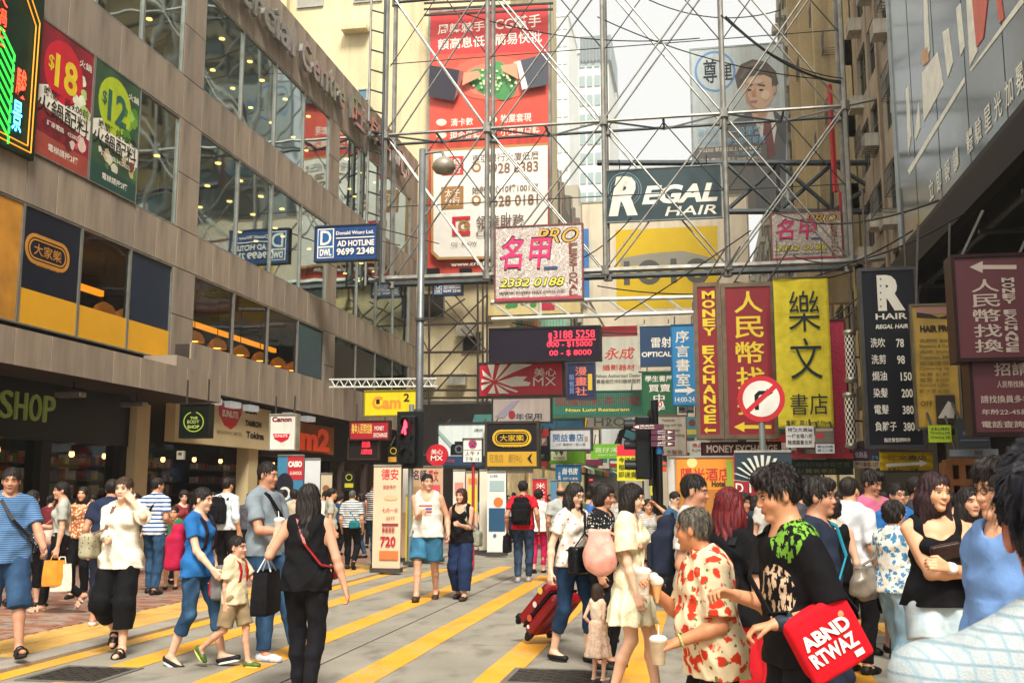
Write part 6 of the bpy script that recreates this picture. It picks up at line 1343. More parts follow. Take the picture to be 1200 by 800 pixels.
sp('SUNLITE', 260, 481, 279, 489, CR_, off=.04); sp('SIGMA', 287, 479, 301, 485, BK, off=.06); sp('TAMRON', 287, 493, 306, 500, BK, off=.06); sp('Tokina', 288, 506, 309, 514, BK, off=.04); sp('H', 245, 497, 250, 506, '#7c1c2c', off=.05); sp('PENTAX', 226, 474, 250, 481, BK, off=.03); sp('BROADWAY LIMITED', 254, 505, 283, 509, '#8c7c5c')
sg = sign('white camera brand lightbox with a red half-disc, under the canopy', (317, 486, 346, 526), 22.6, '#d9d9cc', [('t', 'Canon', (319, 488, 342, 494), '#7c2030', dict(off=.05)), ('p', [(320, 508), (340, 508), (338, 514), (330, 518), (322, 514)][::-1], '#c8102c'), ('t', 'SUNLITE', (322, 509, 337, 512), CR_)], '#c9c6b4', .03, .2, stay=(0, 0, .45))
sign('square black bath-shop blade sign with a green ring', (212, 474, 245, 512), 18.6, M('#10160f', .35), [('o', (227, 494, 12, 10.8), '#8fa83c'), ('r', (224, 481, 230, 486), '#10160f'), ('t', 'THE', (223, 488, 232, 491), '#9fb05c', dict(off=.03)), ('t', 'BODY', (220, 492, 234, 496), '#9fb05c'), ('t', 'SHOP', (220, 498, 234, 502), '#9fb05c', dict(off=.03))], '#2a2f28', .02, .15, stay=(0, 0, .5))
bs_ = empty('shop', (-12.4, 15, 0), 'dark bath-shop front with big lime letters SHOP and shelves of self-glowing goods', 'shop front'); DF = FL(-12.2)
MB().box(-12.6, 8.3, 2.45, -12.2, 20.5, 3.75).build('fascia', M('#111411', .4), bs_)
for i, ch in enumerate('THEBODYSHOP'):
    pass
aS = DF.px(-6, 470)[0]; aE = DF.px(62, 470)[0]; wS = (aE-aS)/4
for i, ch in enumerate('SHOP'): letters(DF, ch, (aS+i*wS+.03, 2.78, aS+(i+1)*wS-.06, 3.28), M('#76843a', .4, emit=.12), bs_, c=.06, thick=.05, off=.0)
for i, ch in enumerate('BODY'): letters(DF, ch, (aS-3.0+i*wS+.03, 2.78, aS-3.0+(i+1)*wS-.06, 3.28), M('#76843a', .4, emit=.12), bs_, c=.06, thick=.05, off=.0)
MB().box(-15.8, 8.3, .1, -15.7, 42.4, 3.6).build('back_wall', M('#2a211b', .8, 0, .4, 1.5), bs_)
for y in (8.5, 11.6, 14.8, 17.6, 20.3): MB().box(-12.6, y, .1, -12.25, y+.3, 2.45).build('pillar', M('#161616', .5), bs_)
MB().poly([(-12.41, 8.8, .15), (-12.41, 20.3, .15), (-12.41, 20.3, 2.45), (-12.41, 8.8, 2.45)]).build('shop_glass', PANE_D, bs_)
random.seed(11); GLOW_GOODS = [M(c, .5, emit=.12) for c in ('#8a3a2c', '#b0803c', '#4c6a3c', '#a8a08c', '#6c2c44', '#2f4f6c')]  # goods carry a weak emission that stands in for shop lighting
for sh, (ya, yb) in enumerate(((17.6, 20.6), (21.0, 23.8), (24.2, 27.0))):
    r_ = empty('display_shelf', (-14.6, (ya+yb)/2, 0), 'shop shelf full of faintly self-glowing boxes, %s behind the dark window' % ('leftmost', 'middle', 'rightmost')[sh], 'shelf')
    MB().box(-15.0, ya, .1, -14.9, yb, 2.4).build('back_board', M('#4a3526', .6), r_)
    for k in range(6):
        MB().box(-14.9, ya, .3+k*.36, -14.5, yb, .33+k*.36).build('shelf_board', M('#6c5540', .5), r_); pm_ = MB(); y = ya+.05
        while y < yb-.15: w = random.uniform(.07, .16); h = random.uniform(.12, .28); pm_.cur = random.randrange(6); pm_.box(-14.8, y, .33+k*.36, -14.6, y+w, .33+k*.36+h); y += w+.03
        tag(pm_.build('stacked_goods', GLOW_GOODS, r_), kind='stuff')
sp_ = bpy.data.meshes.new('spotlight'); q_ = MB().lathe((0, 0, 0), [(.03, 0), (.06, .04), (.05, .12)], 8); sp_.from_pydata(q_.v, [], q_.f); sp_.materials.append(glow('#ffb060', 14))
for i, y in enumerate((16.2, 17.3, 18.4, 19.6, 20.9, 22.2, 23.4, 24.9, 26.6, 28.2, 30.0, 32.0)): o = link_mesh('spotlight', sp_, None, bs_); o.location = (-1.4, y-15, 2.25 if i < 8 else 2.3)
fl_ = metal('#a7a39a', .35)
for i, y in enumerate((11.9, 14.4, 17.2, 19.4)):
    e = empty('canopy_lamp', (-11.5, y, 3.4), 'slim metal spotlight hanging under the near canopy, %s' % ('first from the left', 'second from the left', 'third from the left', 'last before the canopy end')[i], 'lamp')
    MB().tube((-11.4, y, 3.5), (-11.4, y, 3.35), .02, 5).build('stem', M(BK), e); MB().box(-11.75, y-.08, 3.22, -11.2, y+.12, 3.32).build('head', fl_, e, bevel=.02)
for i, y in enumerate((22.6, 23.6, 24.7, 25.8, 28.6, 30.0)):
    e = empty('canopy_lamp', (-11.7, y, 3.8), 'floodlight tucked under the far canopy above the camera signs, %s from the left' % ('first', 'second', 'third', 'fourth', 'fifth', 'sixth')[i], 'lamp')
    MB().box(-12.0, y-.3, 3.62, -11.7, y+.3, 3.78).build('head', M('#c4c8c4', .3, .2, emit=.3), e, bevel=.03); MB().tube((-11.9, y, 3.78), (-11.9, y, 3.86), .02, 5).build('stem', M(BK), e)
cs = empty('shop', (-12.4, 27, 0), 'dark camera shop front with orange lettering and cream surround', 'shop front')
MB().box(-12.4, 20.55, .1, -12.05, 21.1, 3.4).build('pillar', CF, cs); MB().box(-12.4, 26.3, .1, -12.05, 26.9, 3.4).build('pillar', CF, cs); MB().box(-12.6, 27.2, 2.5, -12.1, 42, 3.8).build('fascia', M('#1a1512', .5), cs); MB().box(-12.12, 27.4, 2.7, -12.08, 33, 3.8).build('fascia_panel', M('#a3602a', .5, 0, .4, .8), cs)
letters(FL(-12.07), 'Cam2', (27.6, 2.75, 32.4, 3.5), M('#c8401c', .4, emit=.3), cs, c=.03, thick=.03, off=.04)
MB().poly([(-12.41, 21.1, .15), (-12.41, 26.3, .15), (-12.41, 26.3, 2.6), (-12.41, 21.1, 2.6)]).build('shop_glass', PANE_D, cs)
for k in range(5): MB().box(-14.6, 27.6, .5+k*.4, -14.2, 35.2, .53+k*.4).build('shelf_board', M('#3a4044', .4), cs)
pm_ = MB()
for k in range(5):
    y = 27.7
    while y < 35: w = random.uniform(.1, .2); pm_.cur = random.randrange(6); pm_.box(-14.5, y, .53+k*.4, -14.3, y+w, .53+k*.4+random.uniform(.1, .25)); y += w+.08
tag(pm_.build('camera_boxes', GLOW_GOODS, cs), kind='stuff')  # boxes share the goods colours with the glow built in
for y in (34.0, 36.5, 39): MB().box(-12.3, y, .1, -12.1, y+.15, 2.6).build('post', M('#4a3a34', .5), cs)
e = sign('grey intercom box on the cream pillar', (207, 528, 215, 538), 20.4, '#a39c8c', [('r', (209, 530, 213, 533), '#3c3c3c')], None, depth=.08, stay=0, name='intercom', cat='intercom')
sign('red money-changer strip with yellow characters, deep under the canopy', (411, 494, 455, 514), 31.5, '#a81c2c', [('t', '美金人民幣找換', (412, 496, 436, 508), '#e9c95c', dict(off=.03)), ('t', 'MONEY', (439, 499, 450, 504), CR_), ('t', 'EXCHANGE', (438, 507, 454, 512), CR_)], '#5c3a30', .04, .25, stay=(0, 0, .6)); sign('small glowing red neon panel below the money-changer strip', (409, 514, 443, 537), 31.6, '#1f1a1a', [('t', '找換', (424, 517, 434, 524), LR, dict(off=.05)), ('t', '人民幣兌換', (423, 526, 436, 532), LR, dict(off=.02))], '#5c4a3c', .04, stay=(0, .4, .3))
sign('small black and yellow café lightbox deep in the left row', (454, 523, 475, 541), 32.5, '#141414', [('o', (461, 528, 4, 3), '#c9a62c'), ('r', (455, 535, 474, 541), '#c9952c')], None)
sign('dark yellow-lit café sign on the shop wall behind the walkers', (400, 552, 415, 575), 31, '#1a1a1a', [('o', (409, 559, 4, 3), '#a8a82c'), ('r', (404, 566, 414, 571), '#b8b02c')], None, legs=1, stay=0)
# left-row filler walls facing the street between the canopy end and the cream block
MB_ = empty('shop', (-12, 38, 0), 'dim shop fronts under the far end of the stone canopy', 'shop front'); MB().box(-15, 42.75, 0, CX, 43.2, 5.2).build('wall', M('#2b2622', .7, 0, .4, 1), MB_)
MB().box(-12.1, 43.15, 4.2, CX+.3, 43.5, 5.4).build('awning', M('#c9c2ac', .6), MB_)
MB().prism(FY(42.4), [(-9.5, 4.0), (-7.4, 4.0), (-7.6, 4.7), (-9.3, 4.7)], -.2, 0).build('teal_awning', M('#4f8a84', .6), MB_)
# ---- pull-up boards on the pavements ----
def pullup(label, x0, x1, ytop, Y, bg, items, side=None, tilt=0):
    F = FY(Y) if not tilt else Fr(onY((x0+x1)/2, 575, Y), (math.cos(tilt), math.sin(tilt), 0), (0, 0, 1)); a0, _, a1, b1 = F.rect(x0, ytop, x1, 575)
    zb = KH+.06; e = empty('pull_up_banner', F.pt((a0+a1)/2, 0, 0)+Vector((0, 0, zb)) if not tilt else F.pt((a0+a1)/2, 0, 0), label, 'banner stand')
    o = F.o.z; MB().obox(F, a0, zb-o, a1, b1, -.02, 0).build('sheet', M(bg, .4, 0, .12, 1) if isinstance(bg, str) else bg, e); MB().obox(F, a0-.02, zb-o-.06, a1+.02, zb-o+.02, -.14, .08).build('base', SG, e); MB().obox(F, a0, b1, a1, b1+.03, -.04, .02).build('top_bar', S_AL, e); MB().tube(F.pt((a0+a1)/2, zb-o, -.05), F.pt((a0+a1)/2, b1, -.05), .012, 5).build('pole', SG, e)
    for i, q in enumerate(items): shape(F, q, .005+.003*i, e)
    return e
pullup('peach pull-up banner ending in a large red 720 on the left pavement', 438, 470, 546, 18.3, '#e3bfa0', [('t', '德安', (447, 549, 467, 562), '#c41c30', dict(off=.08)), ('t', '駕駛學校', (449, 568, 464, 573), '#a8605c'), ('c', (458, 583, 8, 3), '#c9b088'), ('t', '七月一日', (448, 595, 466, 600), '#a02c3c'), ('t', '5577', (453, 605, 463, 609), '#8c5c54'), ('r', (448, 613, 467, 615.5), '#8c2438'), ('t', '專業駕駛', (448, 617, 463, 624), '#8c1c34', dict(off=.04)), ('t', '720', (446, 628, 464, 640), '#a81c30', dict(off=.03)), ('r', (445, 645, 467, 655), '#c9703c')])
pullup('tutor-centre display board with rows of portraits behind the couple', 472, 519, 547, 21.2, '#c9a888', [('r', (472, 549, 480, 600), '#d9d4cc'), ('t', '名師', (484, 550, 500, 562), '#3c3458', dict(off=.06)), ('t', '英文', (502, 550, 514, 564), '#b82c3c', dict(off=.06)), ('r', (484, 570, 500, 590), '#b88a5c'), ('r', (503, 568, 516, 600), '#c9505c')])
pullup('thin yellow poster strip beside the lamp post', 476, 486, 580, 20.2, '#c9b01c', [('t', '特價補習班', (477, 600, 484, 640), '#5c4c1c', dict(vert=True))])
pullup('white exhibition board with faint red logo', 531, 545, 551, 24.5, '#d9d2c4', [('r', (533, 565, 543, 580), '#c98a7c')]); pullup('pale board with orange and yellow price tags', 546, 560, 553, 24.4, '#d3bc9c', [('r', (549, 560, 559, 567), '#d9802c'), ('r', (549, 570, 559, 600), '#d9c93c')])
pullup('blank cream panel between the price board and the dark blue banner', 562, 571, 551, 24.2, '#ddd5c2', ()); pullup('white pull-up banner with dark blue lower half and orange disc', 571, 593, 553, 23.5, '#d9dcd6', [('t', '以上貨品', (574, 556, 583, 559), '#3c4c5c'), ('r', (574, 563, 591, 575), '#9ab0b0'), ('c', (584, 588, 5.5), '#d9702c'), ('r', (573, 595, 592, 622), '#1f4c6c'), ('c', (580, 627, 2), '#3c6c8c')])
pullup('red and white pull-up with curly characters near the far bookshops', 624, 641, 561, 27, '#c4202c', [('t', '米多麵', (628, 565, 639, 588), CR_, dict(vert=True))]); pullup('blue-grey pull-up board beside the red curly one', 645, 653, 563, 27.2, '#5c8aa8', ())
pullup('CASIO camera poster stand in blue and red at the left shop', 325, 356, 534, 20.6, '#3c7c9c', [('r', (337, 534, 356, 562), '#b0242c'), ('t', 'CASIO', (338, 540, 354, 547), CR_, dict(off=.06)), ('t', 'G-SHOCK', (340, 552, 354, 556), CR_), ('c', (334, 568, 10, 14), '#24242c'), ('c', (334, 578, 7, 8), '#cfcfc4'), ('c', (334, 578, 4, 5), '#24242c')])
pullup('blank white panel stand right of the CASIO poster', 357, 375, 538, 20.4, '#ccd0d0', ()); pullup('round-topped cream poster with brown figure behind the walkers', 376, 389, 555, 22.6, '#cbbb9c', [('c', (382, 572, 4), '#8c5c3c')])
pullup('orange hotel pull-up banner with red Chinese characters and green edge', 792, 860, 536, 15.8, '#db8a2c', [('r', (794, 538, 860, 574), '#e3922c'), ('c', (811, 542, 6), '#f3d98c'), ('t', '陽光酒店', (798, 548, 856, 563), '#c4202c', dict(off=.03)), ('t', 'Hotel', (834, 563, 850, 570), '#3c3c2c', dict(off=.04)), ('r', (852, 540, 859, 600), '#8fae3c'), ('r', (794, 575, 852, 640), '#b87a34')]); pullup('blank white side sheet left of the orange hotel banner', 783, 792, 536, 15.85, '#dad7cd', ())
it = [('r', (861, 531, 928, 640), '#9c1c2c'), ('r', (861, 531, 928, 563), '#1f3440')]
for i in range(13):
    a = math.pi*(i+.5)/13; cx, cy = 893, 566; it.append(('p', [(cx+9*math.cos(a)-.3, cy-8*math.sin(a)), (cx+9*math.cos(a)+2, cy-8*math.sin(a)), (cx+34*math.cos(a)+2, cy-33*math.sin(a)), (cx+34*math.cos(a)-2, cy-33*math.sin(a))], '#cfd2c4'))
it += [('t', 'D', (862, 566, 871, 577), CR_), ('t', 'I', (878, 566, 880, 577), CR_), ('t', 'Acc', (867, 582, 892, 590), '#e3cf2c', dict(off=.08)), ('t', '網上', (884, 593, 900, 602), '#cfd2e4', dict(off=.03)), ('r', (864, 605, 900, 608), '#d9603c'), ('r', (861, 612, 928, 640), '#23262c'), ('t', '24小時', (868, 619, 896, 627), CR_), ('t', '2164', (885, 630, 896, 636), '#c94c3c')]
pullup('dark red stall banner with white starburst and yellow Acc lettering', 861, 928, 530, 13.6, '#9c1c2c', it)
pullup('pale column board between the signal pole and the orange banner', 771, 782, 545, 17.2, '#b9ac94', [('r', (772, 541, 781, 552), '#d9502c')])
# ---- poles, signals, direction signs ----
GP_ = M('#8a9490', .4, .4, .2, 3); FD = FY(15.2)
nt = empty('traffic_sign', (0, 0, 0), 'round no-right-turn sign with a red ring on a grey pole', 'traffic sign'); cx, cy = FD.px(892, 467); r = .335; nt.location = (cx, 15.2, KH)
def disc(F, cx, cy, r, c0, c1, mat, par, n=40, name='disc'): return MB().prism(F, [(cx+r*math.cos(t), cy+r*math.sin(t)) for t in np.linspace(0, 2*math.pi, n, endpoint=False)], c0, c1).build(name, mat, par)
disc(FD, cx, cy, r, -.012, 0, M('#c01828', .35), nt, name='ring'); disc(FD, cx, cy, r*.78, 0, .004, M('#e4e2d8', .4), nt, name='face')
k_ = r*.78; MB().prism(FD, [(cx-.36*k_, cy-.62*k_), (cx-.14*k_, cy-.62*k_), (cx-.14*k_, cy+.12*k_), (cx-.05*k_, cy+.22*k_), (cx+.30*k_, cy+.22*k_), (cx+.30*k_, cy+.10*k_), (cx+.66*k_, cy+.33*k_), (cx+.30*k_, cy+.56*k_), (cx+.30*k_, cy+.44*k_), (cx-.12*k_, cy+.44*k_), (cx-.36*k_, cy+.22*k_)], .004, .007).build('arrow', M(BK, .5), nt)
d_ = .055; a_ = math.radians(42); MB().prism(FD, [(cx+s1*k_*1.02*math.cos(a_)-s2*d_*.6*math.sin(a_), cy+s1*k_*1.02*math.sin(a_)+s2*d_*.6*math.cos(a_)) for s1, s2 in ((1, -1), (1, 1), (-1, 1), (-1, -1))], .007, .010).build('slash', M('#c01828', .35), nt)
MB().tube((cx, 15.25, KH), (cx, 15.25, cy+.1), .045, 12).build('pole', GP_, nt, smooth=False); MB().box(cx-.06, 15.2, cy-.1, cx+.06, 15.26, cy+.1).build('clamp', SG, nt)
def signal(label, px, Y, ztop, face, red=False, pxh=None):
    p = onY(px, 575, Y); e = empty('traffic_light', (p.x, Y, KH), label, 'traffic light'); K = M('#14171a', .45)
    MB().tube((p.x, Y, KH), (p.x, Y, ztop+.25), .055, 12).build('pole', GP_ if red else K, e); c, s_ = math.cos(face), math.sin(face); F = Fr((p.x, Y, ztop-.95), (c, s_, 0), (0, 0, 1))
    MB().obox(F, -.16, 0, .16, .95, .08, .30).build('housing', K, e, bevel=.02); MB().obox(F, -.28, -.10, .28, 1.05, .07, .085).build('backing_board', K, e)
    for i in range(3):
        zc = .80-i*.31; cc = F.pt(0, zc, .30); mb = MB(); n = 12; 
        for k in range(n): t0, t1 = math.pi*(-.1+1.2*k/n), math.pi*(-.1+1.2*(k+1)/n); mb.poly([F.pt(.11*math.cos(t0), zc+.11*math.sin(t0), .30), F.pt(.11*math.cos(t1), zc+.11*math.sin(t1), .30), F.pt(.11*math.cos(t1), zc+.11*math.sin(t1), .47), F.pt(.11*math.cos(t0), zc+.11*math.sin(t0), .47)])
        o = mb.build('visor', K, e); q = o.modifiers.new('thickness', 'SOLIDIFY'); q.thickness = .006
        MB().prism(F, [(.095*math.cos(t), zc+.095*math.sin(t)) for t in np.linspace(0, 2*math.pi, 16, endpoint=False)], .30, .306).build('lens', M('#2a2422', .2), e)
    return e, F
e, F_ = signal('pedestrian signal showing a small red figure on the left pavement', 481, 20.2, 3.0, 0.0, True)
MB().prism(F_, [(.0, .86), (.04, .80), (.05, .70), (.02, .68), (.03, .56), (-.01, .56), (-.02, .66), (-.05, .58), (-.07, .60), (-.03, .72), (-.02, .80)], .475, .48).build('red_figure', glow('#ff2a3c', 5), e)
e, F_ = signal('black traffic signal turned sideways on the right kerb', 769, 15.9, onY(769, 492, 15.9).z+.05, R(-82)); 
ds = empty('direction_sign', onY(790, 515, 15.6), 'cluster of small maroon pedestrian direction plates on the signal pole', 'direction sign'); F_ = FY(15.6); ds.location = onY(776, 575, 15.6); ds.location.z = KH
def plate(x0, y0, x1, y1, t1, t2, arrow):
    a0, b0, a1, b1 = F_.rect(x0, y0, x1, y1); h = b1-b0; MB().obox(F_, a0, b0, a1, b1, .0, .03).build('plate', M('#54203c', .4), ds)
    letters(F_, t1, (a0+.10, b0+h*.52, a1-.14, b0+h*.88), M(CR_), ds, c=.034); letters(F_, t2, (a0+.10, b0+h*.14, a1-.14, b0+h*.40), M(CR_), ds, c=.034)
    x = a1-.07 if arrow > 0 else a0+.05; MB().prism(F_, [(x-.035*arrow, b0+h*.2), (x+.04*arrow, b0+h*.5), (x-.035*arrow, b0+h*.8)][::arrow], .03, .036).build('arrow', M(CR_), ds)
plate(742, 497, 778, 503, '洗衣街', 'Sai Yee Street', -1); plate(763, 503.5, 791, 509, '始創中心', 'Pioneer Centre', 1); plate(763, 510, 791, 516, '花墟', 'Flower Market', 1); plate(763, 517, 791, 523, '雀鳥花園', 'Bird Garden', 1)
pq = onY(769.5, 575, 15.6); MB().tube((onY(774, 575, 15.65).x, 15.65, KH), (onY(774, 575, 15.65).x, 15.65, onY(774, 497, 15.65).z), .04, 10).build('post', M('#14171a', .4), ds); MB().lathe((onY(774, 575, 15.65).x, 15.65, onY(774, 532, 15.65).z), [(.055, 0), (.055, .14)], 12).build('blue_collar', M('#1c5c94', .4), ds)
# ================================================================== small plain shop boxes and awnings further down the street
random.seed(33); FC = ['#c9302c', '#e3d9bc', '#2c6c8c', '#4c9c3c', '#d9a82c', '#f0ece0', '#7c2c4c', '#1f3c5c', '#d9702c', '#e8e4d4', '#3c8c84']
CNM = {'#c9302c': 'red', '#e3d9bc': 'cream', '#2c6c8c': 'blue', '#4c9c3c': 'green', '#d9a82c': 'amber', '#f0ece0': 'white', '#7c2c4c': 'plum', '#1f3c5c': 'navy', '#d9702c': 'orange', '#e8e4d4': 'ivory', '#3c8c84': 'teal'}
k_ = 0
for side in (0, 1):
    for i in range(17):
        Yq = 42+i*3.9; xw = -8.1 if side == 0 else 6.0; w = random.uniform(1.2, 2.6); z = random.uniform(2.9, 7.5); h = random.uniform(.6, 1.5); c = FC[k_ % 11]; k_ += 1
        x0 = xw+.15 if side == 0 else xw-.15-w; F_ = FY(Yq); e = empty('lightbox', (x0+w/2, Yq, z), 'plain %s lightbox on the %s row, %s' % (CNM[c], ('left', 'right')[side], ('low down' if z < 4.4 else 'first-floor height' if z < 6 else 'second-floor height')+(', wide' if w > 2.1 else ', narrow' if w < 1.6 else '')), 'sign', 'plain projecting lightboxes down the street'); e['label'] += (', %s the street' % ('early in', 'midway down', 'far down')[min(2, i//6)])
        MB().obox(F_, x0, z, x0+w, z+h, -.2, 0).build('panel', M(c, .45, 0, .25, 2, dirt=.2), e); m = MB(); m.obox(F_, x0-.04, z-.04, x0, z+h+.04, -.22, .03); m.obox(F_, x0+w, z-.04, x0+w+.04, z+h+.04, -.22, .03); m.obox(F_, x0, z-.04, x0+w, z, -.22, .03); m.obox(F_, x0, z+h, x0+w, z+h+.04, -.22, .03); m.build('frame', SG, e)
        MB().obox(F_, x0+w*.12, z+h*.3, x0+w*.88, z+h*.62, .002, .006).build('stripe', M(FC[(k_*3+2) % 11], .5), e); MB().tube((x0 if side == 0 else x0+w, Yq+.1, z+h*.5), (xw+(-.3 if side == 0 else .3), Yq+.1, z+h*.5), .03, 5).build('bracket', SG, e)
for i in range(10):
    for side in (0, 1):
        Yq = 45+i*5.5; xw = -8.0 if side == 0 else 6.1; d = 1.1 if side == 0 else -1.1; c = FC[(i*5+side*3) % 11]; e = empty('shop_awning', (xw, Yq, 3.2), '%s sloping shop awning on the %s row down the street' % (CNM[c], ('left', 'right')[side]), 'awning', 'shop awnings down the street')
        MB().poly([(xw, Yq-2.2, 3.4), (xw, Yq+2.2, 3.4), (xw+d, Yq+2.2, 2.9), (xw+d, Yq-2.2, 2.9)]).poly([(xw+d, Yq-2.2, 2.9), (xw+d, Yq+2.2, 2.9), (xw+d, Yq+2.2, 2.6), (xw+d, Yq-2.2, 2.6)]).build('canvas', M(c, .8), e)
        MB().box(min(xw, xw+d*.06), Yq-2, .3, max(xw, xw+d*.06), Yq+2, 2.6).build('lit_window', M('#d9c08c', .4, 0, .7, 2.5, emit=.35), e)
# ================================================================== bags and held things
def thing_obj(pi, p, name, label, cat, group=None):
    p = np.array(p, float); e = thing_at(name, pi, p, label, cat, group); return e, p
def sdf_part(e, p, name, ops, mat, h=.01, wr=0., seed=1, cuts=()):
    V, Q = sdf_mesh(ops, h, wr=wr, seed=seed, cuts=cuts); return np_mesh(name, V-p, Q, mat, e)
def tube_part(e, p, name, pts, r, mat, n=6):
    mb = MB(); mb.path([tuple(np.array(q, float)-p) for q in pts], r, n); return mb.build(name, mat, e, world=False, smooth=False)
def band_part(e, p, name, pts, w, th, mat, side=(1, 0, 0)):
    mb = MB(); s = np.array(side, float)*w/2; P_ = [np.array(q, float)-p for q in pts]
    for a, b in zip(P_[:-1], P_[1:]):
        d = b-a; n = np.cross(d, s); n = n/max(np.linalg.norm(n), 1e-6)*th
        mb.poly([a-s+n, a+s+n, b+s+n, b-s+n]); mb.poly([b-s-n, b+s-n, a+s-n, a-s-n]); mb.poly([a+s+n, a+s-n, b+s-n, b+s+n]); mb.poly([a-s-n, a-s+n, b-s+n, b-s-n])
    return mb.build(name, mat, e, world=False)
def backpack(pi, label, mat, mat2=None, s=1., z=1.20, name='backpack', trim=None):
    T = pi['T']; c = T((0, .155+.05*s, z)); e, p = thing_obj(pi, c, name, label, 'backpack'); m2 = mat2 or mat; h = .012
    sdf_part(e, p, 'bag_body', [(rbox(c-V3(0, 0, .05), (.145*s, .085*s, .165*s), .045), 0, 'u'), (rbox(c+V3(0, -.012, .07), (.115*s, .065*s, .15*s), .055), .03, 'u')], mat, h, .006, pi['seed'])
    sdf_part(e, p, 'pocket', [(rbox(c+V3(0, .085*s, -.07*s), (.11*s, .04*s, .10*s), .03), 0, 'u')], m2, h)
    if trim: tube_part(e, p, 'zip', [c+V3(x*.112*s, .122*s, -.01+zz*.02) for x, zz in ((-1, 0), (-.6, 1), (0, 1.4), (.6, 1), (1, 0))], .005, trim)
    tube_part(e, p, 'handle', [c+V3(-.03, -.05, .20*s), c+V3(-.02, -.05, .24*s), c+V3(.02, -.05, .24*s), c+V3(.03, -.05, .20*s)], .008, m2)
    for q in (-1, 1):
        x = q*(pi['sw']-.075); pts = [T((x, .11, 1.36)), T((x, .05, 1.445)), T((x, -.03, 1.435)), T((x, -.10, 1.36)), T((x*1.02, -.135, 1.26)), T((x*1.15, -.12, 1.13)), T((x*1.5, -.03, 1.04)), T((x*1.4, .09, 1.02))]
        band_part(e, p, 'strap', pts, .045, .006, m2)
    return e
def sling(pi, label, mat, q=-1, pos=(.22, .02, .92), size=(.05, .13, .10), round_=.04, strap=True, cross=True, name='shoulder_bag', cat='bag', smat=None, flap=None, wr=.004, logo=None):
    T = pi['T']; c = np.array(pos, float); e, p = thing_obj(pi, c, name, label, cat)
    sdf_part(e, p, 'bag_body', [(rbox(c, size, min(round_, min(size)*.95)), 0, 'u')] if round_ < .05 else [(ell(c-V3(0, 0, size[2]*.25), (size[0]*1.1, size[1]*1.1, size[2]*.85)), 0, 'u'), (rbox(c+V3(0, 0, size[2]*.25), (size[0]*.5, size[1]*.7, size[2]*.7), .02), .05, 'u')], mat, .010, wr, pi['seed'])
    if flap: sdf_part(e, p, 'flap', [(rbox(c+V3(math.copysign(.012, c[0]), 0, size[2]*.35), (size[0], size[1]*1.02, size[2]*.6), .02), 0, 'u')], flap, .012)
    if strap:
        sx = (-q if cross else q)*(pi['sw']-.09); a = q
        f = [c+V3(0, -size[1]*.8, size[2]*.8), T((q*.15, -.15, 1.08)), T((q*.03+sx*.3, -.165, 1.23)), T((sx, -.09, 1.405)), T((sx, .0, 1.447)), T((sx, .09, 1.41)), T((q*.03+sx*.3, .145, 1.22)), T((q*.15, .13, 1.05)), c+V3(0, size[1]*.8, size[2]*.8)]
        if not cross: f = [c+V3(0, -size[1]*.7, size[2]*.8), T((q*(pi['sw']-.04), -.12, 1.2)), T((sx*1.1, -.07, 1.40)), T((sx*1.1, .0, 1.44)), T((sx*1.1, .08, 1.40)), T((q*(pi['sw']-.04), .13, 1.2)), c+V3(0, size[1]*.7, size[2]*.8)]
        band_part(e, p, 'strap', f, .035, .005, smat or mat, side=(.8, 0, .4) if cross else (1, 0, 0))
    return e
def hang_bag(pi, hand, label, mat, w=.30, h=.34, d=.10, drop=.14, name='shopping_bag', cat='bag', hmat=None, sag=.0):
    wr = pi['A'][hand][2]; t = wr+(0, -.02, -.09); c = t+V3(0, 0, -drop-h/2); e, p = thing_obj(pi, c, name, label, cat); mb = MB()
    n = 10; ring = lambda z, s, k: [c-p+V3(s*d/2*x*(1-.15*k*(abs(y) > .9)), w/2*y*s, z) for x, y in ((-1, -1), (-1.1, -.3), (-1.15, .3), (-1, 1), (1, 1), (1.15, .3), (1.1, -.3), (1, -1))]
    levels = [(-h/2, 1.0), (-h/2+.02, 1.04+sag), (-h*.15, 1.05+sag), (h*.2, .98), (h/2, .90)]
    for z, s in levels: mb.v += [tuple(q) for q in ring(z, s, 1)]
    for j in range(len(levels)-1):
        for k in range(8): mb.f.append((j*8+k, j*8+(k+1) % 8, (j+1)*8+(k+1) % 8, (j+1)*8+k)); mb.mi.append(0)
    mb.f.append(tuple(range(7, -1, -1))); mb.mi.append(0); o = mb.build('bag_body', mat, e, world=False); q = o.modifiers.new('thickness', 'SOLIDIFY'); q.thickness = .004
    for s in (-1, 1): tube_part(e, p, 'handle', [c+V3(s*d*.4, -w*.2, h*.47), t+V3(s*.008, -.03, 0), t+V3(s*.008, .03, 0), c+V3(s*d*.4, w*.2, h*.47)], .006, hmat or mat)
    return e, c
def cup(pi, hand, label, off=(0, -.045, .05), col='#e8e0d0', liquid='#c9b48c', straw='#e8e4da'):
    wr = pi['A'][hand][2]; el = pi['A'][hand][1]; d = (wr-el)/np.linalg.norm(wr-el); c = wr+d*.085+V3(*off)-V3(0, 0, .06); e, p = thing_obj(pi, c, 'paper_cup', label, 'cup')
    mb = MB().lathe((0, 0, -.02), [(.030, 0), (.033, .004), (.044, .115), (.047, .118), (.045, .122)], 18, True); mb.build('cup_body', M(col, .4, 0, .15, 30), e, world=False, smooth=True)
    MB().lathe((0, 0, .10), [(.046, 0), (.047, .012), (.036, .024), (.010, .030)], 18).build('lid', M('#efece4', .3), e, world=False, smooth=True)
    tube_part(e, p, 'straw', [c+V3(0, 0, .09), c+V3(.012, 0, .18)], .0035, M(straw, .4)); return e
